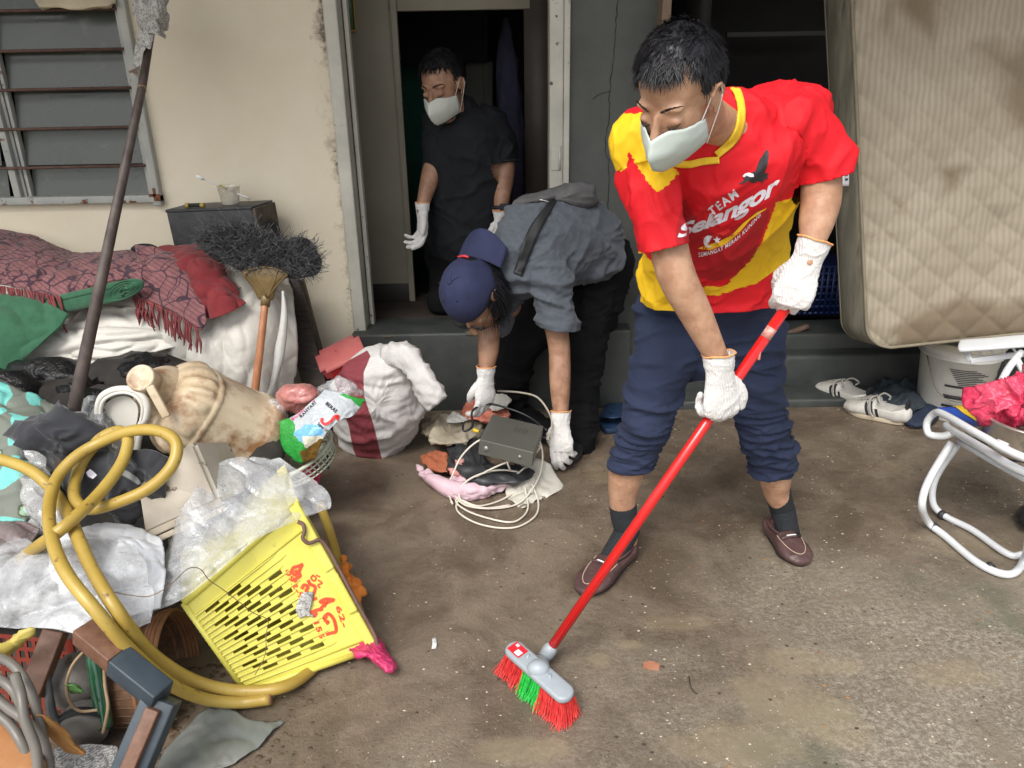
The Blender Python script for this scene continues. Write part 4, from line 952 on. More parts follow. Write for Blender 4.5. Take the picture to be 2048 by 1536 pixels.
bt = fold(remesh(bt, .008, 4), (.014, (5, 5, 14), 3), (.007, (12, 12, 30), 7)); obj('trousers', bt, M_black_t, bend)
M_shk = mat('black_shoe', (.012, .012, .014), (.02, .02, .022), 20, rough=.4)
shoe(bend, G(1128, 935), G(1166, 868), .11, name='shoe', m=M_shk, ms=M_shk, decor=False); shoe(bend, G(1045, 880), G(1035, 832), .105, name='shoe', m=M_shk, ms=M_shk, decor=False)
GB = [(26, 34, 20), (30, 38, 22), (34, 40, 24), (36, 42, 26)]
glove(bend, MB1, GB, [(.040, .040, -.016), (.046, .064, -.030), (.040, .084, -.044)], 1.1); glove(bend, MB2, [(14, 26, 14), (20, 30, 18), (28, 36, 22), (34, 40, 26)], [(.042, .034, -.022), (.052, .058, -.036), (.050, .080, -.046)], 1.12)
# sling bag on his back
bag = thing('sling_bag', 'grey fabric sling bag with black strap lying on the bending man\'s back', 'bag', W(1110, 400, 3.05))
M_bag = mat('grey_bag_canvas', (.07, .068, .072), (.10, .097, .10), 30, rough=.9, bump=.4, bs=200); M_bagk = mat('black_webbing', (.010, .011, .013), rough=.6, bump=.3, bs=300)
bo = pillow([(1030, 405), (1045, 392), (1090, 380), (1140, 366), (1186, 368), (1193, 388), (1192, 408), (1168, 420), (1135, 410), (1110, 408), (1075, 402), (1045, 415)], 3.08, .07, n=8, back=1.3)
obj('pouch', fold(bo, (.008, (9, 9, 14), 3), (.004, (30, 30, 30), 6)), M_bag, bag)
obj('pocket', fold(pillow([(1022, 416), (1032, 400), (1060, 392), (1090, 388), (1112, 392), (1100, 402), (1060, 406), (1040, 414), (1030, 428)], 3.02, .04, n=6), (.005, (20, 20, 30), 3)), M_bag, bag)
obj('zip', tube([W(1078, 399, 2.965), W(1092, 402, 2.965), W(1098, 404, 2.965)], .003, 6, 2), mat('zip_metal', (.5, .5, .5), rough=.3, metal=1), bag)
bvb = BVHTree.FromPolygons([tuple(v) for v in ts[0]], ts[1])
sp = []
for a, b in zip(cr([(1100, 400, 0), (1062, 450, 0), (1045, 490, 0), (1032, 530, 0), (1026, 545, 0)], 5), cr([(1118, 394, 0), (1084, 455, 0), (1066, 495, 0), (1050, 535, 0), (1044, 552, 0)], 5)):
    sp.append([snap(W(a[0], a[1], 2.95), bvb, .010), snap(W((a[0]+b[0])/2, (a[1]+b[1])/2, 2.95), bvb, .011), snap(W(b[0], b[1], 2.95), bvb, .010)])
obj('strap', sheet(sp, 2, 1), M_bagk, bag, solid=.003)
# ============ the man inside the doorway ============
inn = thing('person', 'man in charcoal polo shirt and mask standing inside the dark doorway', 'person', V3((W(920, 500, 3.8).x, 3.85, zt)))
HI = head_matrix(W(886, 172, 3.72), 26, 17, 3, 1.14); ni = W(912, 232, 3.80)
MI1 = frame_m(V3((0, 0, 0)), V3((.5, -.85, .1)), V3((-.05, -.12, -1))); MI1.translation = W(845, 426, 3.68)
MI2 = frame_m(V3((0, 0, 0)), V3((-.6, -.8, 0)), V3((-.2, -.2, -1))); MI2.translation = W(1000, 440, 3.70)
a1_, a2_ = W(862, 350, 3.76), W(1008, 350, 3.80)
Y_ = lambda M: M.translation - M.to_3x3() @ V3((0, .03, 0))
bi = join(head_geo(HI, ni, .058),
    loft([(W(925, 470, 3.86), .15, .10), (W(935, 380, 3.84), .16, .10), (W(930, 290, 3.82), .17, .09), (ni, .07, .06)], n=24),
    limb([(W(880, 265, 3.82), .045), (W(872, 320, 3.80), .048), (a1_, .046), (Y_(MI1), .029), (MI1.translation, .022)]), limb([(W(985, 260, 3.84), .048), (W(1006, 310, 3.82), .050), (a2_, .050), (Y_(MI2), .030), (MI2.translation, .022)]))
obj('body', remesh(bi, .006, 5), M_skin2, inn)
def reg3(p, r): return hair_reg(V3((p.x, p.y, p.z+.018)), r) if p.y > .02 else hair_reg(p, r)
h3 = obj('hair', scalp(HI, lambda v: bool(reg3(v, rnd)), 1.06), M_hair, inn)
obj('hair_locks', blades(1900, 13, HI, reg3, hair_flow, (.022, .042), .0022, .5), M_hair, h3)
obj('eyebrows', brows(HI, 5), M_brow, inn); obj('eyelashes', eyes(HI), M_brow, inn)
m3 = obj('mask', mask_geo(HI), mat('white_mask', (.58, .60, .55), rough=.85), inn, solid=.0015); [obj('ear_loop', g, M_cord, m3) for g in mask_loops(HI)]
si = join(loft([S_(932, 485, 3.86, 82, .14), S_(938, 400, 3.84, 86, .14), S_(932, 320, 3.82, 84, .13), S_(928, 260, 3.82, 78, .11), S_(918, 226, 3.82, 42, .07)], n=34),
    loft([(W(875, 250, 3.82), .07, .07), (W(872, 290, 3.80), .07, .066), (W(876, 330, 3.79), .068, .064), (W(874, 350, 3.79), .066, .062)], n=24),
    loft([(W(975, 246, 3.84), .09, .08), (W(1000, 280, 3.83), .078, .075), (W(1006, 322, 3.82), .074, .072), (W(1008, 345, 3.82), .074, .072)], n=24))
si = remesh(si, .008, 5); si = cut(si, W(1007, 322, 3.82), (0.05, 0, -1), .12); si = fold(si, (.012, (6, 6, 6), 3), (.007, (12, 12, 14), 6)); so = obj('shirt', si, M_char, inn)
obj('sleeve_band', tube([W(1007, 318, 3.82)+V3((.076*cos(t), .074*sin(t), 0)) for t in [2*pi*k/18 for k in range(18)]], .005, 6, 2, closed=True), M_blk, so)
obj('shirt_collar', loft([(ni+V3((.062*cos(t), .055*sin(t)-.01, .022-.02*sin(t)*-1)), .004, .016) for t in [2*pi*k/14 for k in range(15)]], xh=(1, 0, 0), n=8, sub=2, cap='none'), M_char, so)
ti = join(loft([S_(930, 470, 3.88, 78, .12), S_(930, 520, 3.9, 82, .13)], n=28), loft([S_(900, 520, 3.9, 42, .10), S_(895, 600, 3.84, 38, .08)], n=20), loft([S_(965, 520, 3.9, 42, .10), S_(985, 600, 3.74, 36, .08)], n=20),
    loft([S_(885, 600, 3.74, 34, .075), (V3((W(890, 600, 3.9).x, 3.92, zt+.06)), .06, .06)], n=20), loft([S_(985, 600, 3.74, 34, .075), (V3((W(975, 600, 3.9).x, 3.92, zt+.06)), .06, .06)], n=20))
obj('trousers', fold(remesh(ti, .009, 4), (.01, (6, 6, 12), 2)), M_black_t, inn)
glove(inn, MI1, RELAX, RT, 1.05, vox=.003); glove(inn, MI2, RELAX, RT, 1.05, vox=.003)
wt = thing('wristwatch', 'black wristwatch on the arm of the man inside the doorway', 'watch', Y_(MI2)+V3((0, 0, .03)))
wc = Y_(MI2)*.8+a2_*.2
obj('watch_band', tube([wc+V3((.040*cos(t), .038*sin(t), .004*cos(t))) for t in [2*pi*k/18 for k in range(18)]], .009, 8, 2, closed=True), M_bagk, wt)
obj('watch_case', box(wc+V3((.012, -.042, 0)), (.034, .014, .034), bev=.004), M_bagk, wt)
# ---------------------------------------------------------------- the heap on the left
def sh_(rows, nu=8, nv=8): return sheet([[W(*p) for p in r] for r in rows], nu*2, nv*2)
M_tarp = mat('dirty_white_tarp', (.48, .46, .41), (.60, .58, .53), 5, 6, .3, .7, .55, bump=.15, bs=90, c3=(.36, .26, .16), s3=5, t3=.62, w3=.2, bump2=.25, bs2=14)
M_green = mat('green_felt', (.025, .095, .05), (.035, .125, .065), 30, rough=1, sheen=.2, bump=.6, bs=200)
M_shawl = mat('maroon_shawl', (.19, .075, .08), (.25, .11, .11), 60, 5, rough=.95, sheen=.1, bump=.6, bs=260)
def shawl_pattern(m):
    N, L, P = nodes_of(m); tc = N.new('ShaderNodeTexCoord'); vo = N.new('ShaderNodeTexVoronoi'); vo.feature = 'DISTANCE_TO_EDGE'; vo.inputs['Scale'].default_value = 13
    no = N.new('ShaderNodeTexNoise'); no.inputs['Scale'].default_value = 9; no.inputs['Detail'].default_value = 1; L.new(tc.outputs['Object'], no.inputs[0])
    mv = N.new('ShaderNodeVectorMath'); mv.operation = 'MULTIPLY_ADD'; L.new(no.outputs['Color'], mv.inputs[0]); mv.inputs[1].default_value = (.14, .14, .14); L.new(tc.outputs['Object'], mv.inputs[2]); L.new(mv.outputs[0], vo.inputs[0])
    r = N.new('ShaderNodeMapRange'); r.inputs[1].default_value = .03; r.inputs[2].default_value = .06; r.inputs[3].default_value = 1; r.inputs[4].default_value = 0; L.new(vo.outputs['Distance'], r.inputs[0])
    x = N.new('ShaderNodeMix'); x.data_type = 'RGBA'; old = P.inputs['Base Color']; L.new(old.links[0].from_socket, x.inputs[6]); x.inputs[7].default_value = (.045, .022, .035, 1); L.new(r.outputs[0], x.inputs[0])
    wv = N.new('ShaderNodeTexWave'); wv.bands_direction = 'DIAGONAL'; wv.inputs['Scale'].default_value = 22; wv.inputs['Distortion'].default_value = 2; L.new(tc.outputs['Object'], wv.inputs[0])
    r2 = N.new('ShaderNodeMapRange'); r2.inputs[1].default_value = .82; r2.inputs[2].default_value = .95; r2.inputs[4].default_value = .7; L.new(wv.outputs['Fac'], r2.inputs[0])
    y = N.new('ShaderNodeMix'); y.data_type = 'RGBA'; L.new(x.outputs[2], y.inputs[6]); y.inputs[7].default_value = (.06, .03, .045, 1); L.new(r2.outputs[0], y.inputs[0]); L.new(y.outputs[2], old)
shawl_pattern(M_shawl)
M_fringe = mat('maroon_fringe', (.15, .03, .035), (.24, .06, .06), 30, rough=1)
M_red = mat('dark_red_jersey', (.15, .012, .016), (.20, .02, .024), 12, rough=.9, sheen=.1, bump=.3, bs=250)
M_dwood = mat('dark_old_wood', (.018, .014, .012), (.05, .035, .028), 12, 6, rough=.7, stretch=(1, 1, 8), bump=.5, bs=40)
# bench under the canvas
bench = thing('bench', 'dark wooden bench hidden under the dirty white canvas by the cream wall', 'bench', V3((-1.6, 3.15, 0)))
obj('seat', box((-1.95, 3.2, .50), (1.8, .5, .04), bev=.004), M_dwood, bench)
for x in (-2.7, -1.85, -1.12):
    for y in (2.98, 3.42): obj('leg', box((x, y, .24), (.06, .06, .48), bev=.004), M_dwood, bench)
obj('canvas_sheet', fold(sh_([[(-60, 560, 3.42), (100, 560, 3.4), (220, 560, 3.4), (385, 560, 3.35)], [(-60, 620, 3.15), (90, 612, 3.12), (210, 600, 3.12), (385, 598, 3.08)], [(-60, 690, 2.9), (100, 675, 2.9), (215, 660, 2.88), (375, 640, 2.94)], [(-60, 732, 2.84), (110, 729, 2.84), (225, 722, 2.83), (370, 690, 2.90)]], 12, 9), (.030, (3, 8, 16), 3), (.014, (7, 12, 28), 6)), M_tarp, solid=.003, label='crumpled white canvas spread on the bench under the shawl and green carpet', cat='canvas')
t2 = fold(sh_([[(300, 560, 3.3), (400, 500, 3.35), (490, 500, 3.35), (575, 548, 3.3)], [(305, 600, 3.02), (400, 565, 3.0), (490, 560, 3.02), (588, 600, 3.06)], [(308, 650, 2.93), (400, 650, 2.86), (490, 650, 2.86), (594, 680, 2.98)], [(335, 700, 2.9), (410, 730, 2.80), (500, 740, 2.80), (594, 745, 2.95)], [(350, 760, 2.95), (430, 800, 2.8), (520, 830, 2.82), (590, 800, 2.93)]], 14, 10), (.034, (4.5, 4.5, 1.8), 8), (.012, (9, 9, 4), 2), (.004, (22, 22, 12), 5))
obj('tarpaulin', t2, M_tarp, solid=.003, label='stained white tarpaulin draped down behind the jerrycan and coir broom', cat='tarpaulin')
# shawl
def fringe(pts, parent, n, L, seed):
    r = random.Random(seed); P = cr(pts, 12); gs = []
    for k in range(n):
        a = P[int(k/n*(len(P)-1))]; p = W(*a); q = [p]
        for j in range(3): q.append(q[-1]+V3((r.uniform(-.012, .012), r.uniform(-.008, .002), -L*r.uniform(.25, .42))))
        gs.append(tube(q, (.0045, .004, .005, .002), 5, 3))
    obj('fringe', join(*gs), M_fringe, parent)
s1_ = obj('shawl', fold(sh_([[(-60, 452, 3.42), (60, 470, 3.42), (130, 497, 3.38), (200, 505, 3.35), (285, 500, 3.3)], [(-60, 490, 3.2), (60, 500, 3.18), (130, 520, 3.14), (210, 520, 3.12), (288, 512, 3.1)], [(-60, 530, 3.02), (60, 545, 3.0), (130, 560, 2.96), (205, 545, 2.98), (292, 532, 3.0)], [(-60, 560, 2.95), (50, 578, 2.93), (125, 592, 2.9), (185, 570, 2.92), (282, 555, 2.94)]], 12, 10), (.014, (5, 5, 10), 3), (.005, (20, 20, 20), 6)), M_shawl, solid=.006, label='maroon patterned shawl with fringe spread at the left end of the heap', cat='shawl', group='maroon fringed shawls on the bench')
fringe([(-20, 568, 2.94), (50, 580, 2.92), (125, 594, 2.89)], s1_, 34, .13, 1); fringe([(160, 585, 2.9), (185, 572, 2.91), (282, 556, 2.93)], s1_, 16, .06, 2)
s2_ = obj('shawl', fold(sh_([[(270, 492, 3.15), (320, 498, 3.1), (370, 515, 3.05), (400, 540, 3.0)], [(275, 530, 2.98), (322, 540, 2.95), (372, 560, 2.9), (408, 600, 2.86)], [(270, 570, 2.93), (315, 588, 2.9), (362, 610, 2.84), (412, 640, 2.80)], [(266, 588, 2.92), (308, 604, 2.89), (355, 628, 2.83), (402, 660, 2.79)]], 10, 9), (.012, (8, 8, 10), 5), (.004, (24, 24, 24), 6)), M_shawl, solid=.006, label='corner of a maroon fringed shawl hanging under the dark red garment', cat='shawl', group='maroon fringed shawls on the bench')
fringe([(266, 590, 2.91), (308, 606, 2.88), (355, 630, 2.82), (402, 662, 2.78)], s2_, 34, .10, 5)
# green carpet: a folded roll and a hanging end
spi = []
for k in range(90):
    t = k/89*2*pi*3.4; rr = .010+.0135*t/(2*pi); spi.append((252+rr*1.7*460*cos(t)*.9-.0*t, 580-rr*460*sin(t)*.75+rr*1.7*460*cos(t)*-.28))
sv = []
for depth in (0, 1, 2, 3):
    sv.append([W(x-62*depth*.8, y+14*depth*.8, 2.86+.02*depth) for x, y in spi])
nS = len(spi); V_ = [p for r in sv for p in r]; F_ = [(j*nS+i, j*nS+i+1, (j+1)*nS+i+1, (j+1)*nS+i) for j in range(3) for i in range(nS-1)]
gc = obj('green_carpet', (V_, F_), M_green, solid=.008, label='rolled green felt carpet showing its spiral end under the shawl', cat='carpet')
obj('green_carpet', fold(sh_([[(-60, 585, 2.93), (20, 588, 2.93), (90, 605, 2.9), (138, 628, 2.86)], [(-60, 640, 2.82), (10, 650, 2.82), (60, 665, 2.82), (112, 660, 2.83)], [(-60, 700, 2.76), (-10, 705, 2.76), (30, 715, 2.77), (62, 705, 2.79)], [(-60, 765, 2.72), (-30, 762, 2.72), (-12, 755, 2.73), (8, 748, 2.75)]], 8, 8), (.012, (6, 6, 6), 3)), M_green, solid=.010, label='flat green felt carpet hanging over the left edge of the bench', cat='carpet')
# dark red garment
rg = fold(sh_([[(285, 505, 3.2), (330, 490, 3.2), (372, 488, 3.2), (408, 486, 3.18), (432, 494, 3.14)], [(300, 525, 3.08), (345, 520, 3.02), (385, 515, 2.98), (430, 530, 2.98), (452, 540, 3.0)], [(340, 552, 2.95), (372, 552, 2.92), (400, 560, 2.88), (445, 565, 2.90), (470, 570, 2.95)], [(388, 590, 2.88), (405, 590, 2.84), (425, 595, 2.83), (455, 592, 2.85), (484, 596, 2.9)], [(412, 636, 2.84), (425, 637, 2.81), (442, 632, 2.81), (465, 622, 2.83), (492, 606, 2.88)]], 10, 10), (.017, (6, 6, 4), 4), (.006, (16, 16, 8), 7))
rgo = obj('red_garment', rg, M_red, solid=.004, label='crumpled dark red sweatshirt lying across the shawl', cat='garment')
bvr = BVHTree.FromPolygons([tuple(v) for v in rg[0]], rg[1])
obj('cuff_seam', join(tube([snap(W(x, y, 2.8), bvr, .001) for x, y in ((408, 596), (432, 598), (455, 590), (482, 575))], .0012, 5, 3)), M_blk, rgo)
obj('knit_hat', pillow([(262, 500), (268, 491), (285, 487), (305, 489), (320, 498), (312, 506), (285, 508)], 3.25, .05), mat('black_felt', (.010, .010, .014), rough=.85), label='small black hat lying behind the maroon shawl against the wall', cat='hat')
# loudspeaker, cup, brush and battery cell
sp0 = W(445, 470, 3.34)
spm = Matrix.Translation(sp0) @ Matrix.Rotation(R(-13), 4, 'Z') @ Matrix.Rotation(R(-3), 4, 'Y')
spk = thing('loudspeaker', 'worn black vinyl loudspeaker box standing against the cream wall', 'loudspeaker', sp0-V3((0, 0, .1)))
M_vinyl = mat('black_vinyl', (.020, .022, .025), (.035, .037, .04), 10, rough=.45, bump=.4, bs=60, bump2=.4, bs2=16, c3=(.12, .12, .11), s3=26, t3=.72, w3=.02)
obj('cabinet', box((0, .02, -.02), (.40, .17, .27), spm, .006), M_vinyl, spk); obj('cabinet_lid', box((0, .02, .118), (.405, .175, .012), spm, .003), M_vinyl, spk)
sideM = spm @ Matrix.Translation((.201, .02, -.01)) @ Matrix.Rotation(R(90), 4, 'Y')
obj('baffle', box((.208, .02, -.015), (.014, .168, .26), spm, .002), mat('brown_baffle', (.10, .075, .055), (.05, .04, .03), 30, rough=.8), spk)
obj('cone', xf(lathe([(.003, .002), (.02, .004), (.055, .018), (.066, .018), (.070, .014)], 24), sideM @ Matrix.Translation((0, 0, .008))), M_blk, spk)
cupc = spm @ V3((.05, .03, .125))
cup = thing('plastic_cup', 'clear plastic cup lying on the black loudspeaker', 'cup', cupc)
M_clear = mat('cloudy_clear_plastic', (.62, .58, .46), (.7, .68, .6), 20, rough=.2, alpha=(.30, .5))
obj('cup_wall', lathe([(.034, 0), (.036, .003), (.046, .072), (.048, .074), (.0475, .076)], 32, Matrix.Translation(cupc)), M_clear, cup, solid=.0012)
obj('cup_bottom', lathe([(.0005, .001), (.034, .001)], 24, Matrix.Translation(cupc)), mat('cup_dregs', (.1, .09, .08), (.3, .28, .2), 40, rough=.4, alpha=.8), cup)
tb = thing('toothbrush', 'white toothbrush with yellow grip leaning out of the clear cup', 'brush', cupc)
ta, tbm = W(398, 354, 3.30), W(500, 398, 3.36)
obj('brush_stem', tube([ta, ta.lerp(tbm, .15), ta.lerp(tbm, .4), ta.lerp(tbm, .6), tbm], (.006, .0032, .0028, .004, .0045), 8, 3), M_cord, tb); obj('brush_head', tube([ta-V3((.01, 0, -.004)), ta+V3((.016, 0, -.008))], (.0075, .0065), 8, 2), M_cord, tb)
obj('brush_grip', tube([ta.lerp(tbm, .38), ta.lerp(tbm, .55)], (.005, .0045), 8, 2), mat('yellow_grip', (.5, .42, .04), (.08, .07, .02), 120, rough=.5), tb)
bt_ = thing('door_handle', 'small yellow-ended black tool handle lying on the loudspeaker', 'handle', spm @ V3((-.08, 0, .125)))
q0, q1 = spm @ V3((-.115, -.03, .134)), spm @ V3((-.035, -.045, .134))
obj('grip', tube([q0, q1], .008, 10, 1), M_blk, bt_); obj('end_cap', tube([q0-(q1-q0)*.12, q0+(q1-q0)*.1], .0105, 10, 1), mat('brass_end', (.35, .26, .06), rough=.5), bt_); obj('end_cap', tube([q1-(q1-q0)*.1, q1+(q1-q0)*.1], .0095, 10, 1), mat('brass_end2', (.35, .26, .06), rough=.5), bt_)
# leaning dark plank frame
obj('leaning_plank', fold(beam(W(572, 548, 3.30), W(636, 790, 3.02), .10, .03, .003, (0, -1, .3)), (.0001, (1, 1, 1), 1)), M_dwood, label='dark weathered plank leaning on the wall beside the tarpaulin', cat='plank')
obj('leaning_batten', beam(W(600, 560, 3.36), W(655, 770, 3.2), .035, .03, .002, (0, -1, .3)), mat('brown_batten', (.08, .055, .04), (.12, .09, .06), 20, rough=.8), label='thin brown batten leaning just behind the dark plank', cat='batten')
# coir broom
cb = thing('coir_broom', 'upturned coir broom with bushy black bristles, brown fan head and wooden handle', 'broom', W(505, 812, 2.78))
obj('handle', tube([W(506, 815, 2.74), W(520, 700, 2.80), W(531, 600, 2.86)], (.0155, .0145, .0135), 14, 4), mat('varnished_wood', (.34, .13, .055), (.44, .20, .10), 14, 6, rough=.45, stretch=(4, 4, .5), c3=(.14, .05, .03), s3=30, t3=.7), cb)
M_bplas = mat('bronze_plastic', (.15, .10, .038), (.19, .13, .055), 30, rough=.4, bump=.2)
fan = [(520, 600), (512, 590), (503, 572), (484, 548), (492, 536), (512, 530), (540, 530), (562, 538), (577, 550), (560, 566), (550, 585), (546, 600)]
fo = pillow(fan, 2.86, .022, n=5, seg=3, back=1, p=.3); obj('fan_head', fo, M_bplas, cb)
fp = lambda x, y: W(x, y, 2.845-.004)
for a in ((487, 548), (505, 538), (556, 538), (574, 550)): obj('rib', tube([fp(534, 596), fp((a[0]+534)/2+(a[0]-534)*.12, 565), fp(*a)], .0022, 6, 4), M_bplas, cb)
obj('rib', tube([fp(x, y) for x, y in ((486, 550), (508, 538), (534, 534), (560, 541), (576, 551))], .0028, 6, 4), M_bplas, cb); obj('rib', tube([fp(534+11*cos(R(a)), 552+11*sin(R(a))) for a in range(-20, 201, 20)], .0016, 6, 1), M_bplas, cb)
obj('ferrule', tube([W(530, 612, 2.858), W(533, 590, 2.858)], (.0175, .019), 14, 2), M_bplas, cb)
M_coir = mat('black_coir', (.035, .036, .039), (.085, .086, .09), 60, rough=.75)
r = random.Random(4); Vc, Fc = [], []
lobes = [(430, 480, 34, 26), (465, 470, 36, 26), (500, 478, 38, 30), (470, 500, 50, 28), (520, 510, 40, 26), (565, 515, 36, 24), (600, 505, 30, 30), (615, 525, 26, 28), (590, 535, 36, 22), (555, 500, 36, 22), (535, 498, 36, 24), (480, 500, 50, 30), (540, 530, 40, 16), (500, 525, 34, 18)]
obj('bristle_core', remesh(join(*[ell(W(x, y, 2.92), (rx*.0021, .05, ry*.0020)) for x, y, rx, ry in lobes]), .007, 3), mat('coir_core', (.012, .012, .013), rough=1), cb)
for k in range(8500):
    x, y, rx, ry = r.choice(lobes); a = r.uniform(0, 2*pi); q = sqrt(r.random()); px, py = x+rx*q*cos(a), y+ry*q*sin(a); p = W(px, py, 2.89-r.uniform(0.0, .06))
    d = V3((px-530, 0, 560-py)).normalized()*.4 + V3((r.uniform(-1, 1), r.uniform(-.5, .3), r.uniform(-1, 1)))*.8; L = r.uniform(.015, .05); c = V3((r.uniform(-1, 1), r.uniform(-1, 1), r.uniform(-1, 1)))*L*.5; o = len(Vc)
    pt = [p, p+d*L*.5+c*.35, p+d*L+c]; w = V3((r.uniform(-1, 1), r.uniform(-1, 1), r.uniform(-1, 1))).normalized()*.0010
    for s in pt: Vc += [s-w, s+w]
    Fc += [(o, o+1, o+3, o+2), (o+2, o+3, o+5, o+4)]
obj('bristles', (Vc, Fc), M_coir, cb, smooth=False)
obj('white_strap', sheet([[W(x-w, y, 2.84), W(x, y, 2.83), W(x+w, y, 2.84)] for x, y, w in ((566, 582, 2), (569, 620, 6), (566, 660, 8), (560, 700, 10), (553, 740, 8), (545, 775, 6), (536, 800, 9), (530, 815, 10))], 3, 6), mat('white_webbing', (.6, .6, .57), (.5, .5, .46), 20, rough=.8), solid=.003, label='twisted white cloth strap hanging beside the wooden broom handle', cat='strap')
# iron pole and newspaper
pole = thing('metal_pole', 'long dark rusty pole leaning from the heap up to the window', 'pole', W(118, 950, 2.02))
M_pole = mat('rusty_iron', (.055, .040, .036), (.12, .095, .085), 16, 6, rough=.55, metal=.2, bump=.5, bs=120, stretch=(1, 1, .3))
obj('pole_shaft', tube([W(120, 950, 2.02), W(285, 170, 3.12), W(322, -60, 3.33)], (.0205, .0150, .0125), 16, 6, smooth=False), M_pole, pole)
obj('tape_band', tube([W(283, 180, 3.105), W(284, 174, 3.113)], .0165, 14, 1), mat('tan_tape', (.3, .2, .1), rough=.7), pole)
M_news = mat('newsprint', (.56, .55, .52), (.24, .24, .23), 130, 3, .50, .58, rough=.85); add_wave(M_news, (.16, .16, .16), 90, 'Z', .75, 3, w=(.55, .8), dscale=6)
news = thing('newspaper', 'torn newspaper wrapped round the top of the dark pole', 'newspaper', W(300, 60, 3.2))
obj('sheet', fold(sh_([[(262, -40, 3.25), (290, -50, 3.18), (320, -50, 3.15), (345, -45, 3.2)], [(266, 10, 3.24), (288, 5, 3.15), (315, 5, 3.12), (338, 8, 3.18)], [(274, 50, 3.22), (292, 48, 3.14), (312, 50, 3.11), (334, 55, 3.17)], [(286, 72, 3.2), (300, 66, 3.13), (314, 70, 3.11), (330, 78, 3.16)]], 8, 8), (.018, (12, 12, 12), 3), (.006, (40, 40, 30), 5)), M_news, news)
obj('torn_strip', fold(sh_([[(276, 60, 3.16), (288, 62, 3.15), (298, 66, 3.14)], [(270, 100, 3.17), (280, 102, 3.16), (288, 100, 3.15)], [(267, 130, 3.17), (274, 134, 3.17), (281, 130, 3.16)]], 6, 8), (.008, (20, 20, 20), 3)), M_news, news)
obj('torn_strip', fold(sh_([[(286, 66, 3.12), (298, 68, 3.1), (308, 64, 3.12)], [(290, 80, 3.1), (298, 84, 3.09), (306, 80, 3.1)], [(293, 96, 3.09), (300, 98, 3.09), (304, 90, 3.1)]], 6, 6), (.008, (30, 30, 30), 4)), M_news, news)
# dark filler bags, added so the gaps under the bench look shaded
M_bagb = mat('black_bin_bag', (.006, .006, .007), (.012, .012, .013), 9, rough=.38, bump2=.8, bs2=22, spec=.3)
for i, (P_, d_, t_, lb) in enumerate([([(20, 730), (120, 722), (200, 740), (210, 800), (120, 850), (20, 830)], 2.75, .18, 'shiny black bag added as dark fill under the left end of the canvas'), ([(190, 720), (280, 712), (335, 720), (330, 790), (260, 810), (180, 800)], 2.78, .16, 'creased black bag added as dark fill below the canvas, behind the jerrycan cap'), ([(110, 770), (190, 765), (250, 790), (240, 830), (150, 850), (100, 820)], 2.55, .10, 'dull dark plastic sheet added as dark fill, bunched behind the pole'), ([(-60, 760), (60, 750), (90, 830), (40, 900), (-60, 900)], 2.6, .2, 'black bag added as dark fill at the left edge behind the teal sheet')]):
    obj('black_bag', fold(pillow(P_, d_, t_, n=12), (.035, (5, 5, 5), i), (.014, (16, 16, 16), i+2)), M_bagb, label=lb, cat='bag', group='black filler bags in the heap')
# jerrycan
jc = thing('jerrycan', 'large dirty cream plastic jerrycan lying tilted with a ribbed body', 'jerrycan', W(430, 900, 2.35))
M_jer = mat('dirty_cream_plastic', (.50, .39, .25), (.66, .57, .43), 5, 6, .3, .7, .45, bump=.3, bs=60, c3=(.24, .12, .05), s3=9, t3=.46, w3=.2)
JA, JB = W(343, 802, 2.33), W(512, 880, 2.46); jt = (JB-JA).normalized(); jL = (JB-JA).length; jy = jt.cross(CROT @ V3((0, 0, 1))).normalized(); jx = jy.cross(jt)
JM = Matrix((jx, jy, jt)).transposed().to_4x4(); JM.translation = JA; jr = .150
prof = []
def se(t, e=.72): return (math.copysign(abs(cos(t))**e, cos(t)), math.copysign(abs(sin(t))**e, sin(t)))
rings = [(-.034, .25, 0), (-.033, .50, 0), (-.030, .66, 0), (-.022, .76, .02), (-.008, .84, .05), (.008, .90, .075), (.028, .95, .085), (.048, .985, .07), (.060, .995, .03), (.068, 1.0, 0), (.072, 1.0, 0), (.076, 1.02, 0), (.088, 1.02, 0), (.092, 1.0, 0), (.10, .995, 0), (.16, 1.0, .0), (.22, 1.01, .0), (jL*.84, 1.03, 0), (jL*.86, 1.06, 0), (jL*.88, 1.065, 0), (jL*.97, 1.07, 0), (jL, 1.03, 0), (jL+.015, .95, 0), (jL+.02, .2, 0)]
nJ = 144; Vj, Fj = [], []
for z, k, rib in rings:
    for i in range(nJ):
        t = 2*pi*i/nJ; a, b = se(t); rb = 1 + rib*(.5+.5*math.copysign(abs(sin(t*16))**.7, sin(t*16))) if rib else 1
        if .1 < z < jL*.88: rb = 1 - .030*max(0, cos(t*14))**2*(1 if int(t/(pi/4)) % 2 else 0)*(1 if .12 < z < .3 else 0)
        Vj.append(JM @ V3((a*jr*k*rb, b*jr*k*rb*.97, z)))
for j in range(len(rings)-1):
    for i in range(nJ): Fj.append((j*nJ+i, j*nJ+(i+1) % nJ, (j+1)*nJ+(i+1) % nJ, (j+1)*nJ+i))
Fj += [tuple(range(nJ))[::-1], tuple((len(rings)-1)*nJ+i for i in range(nJ))]

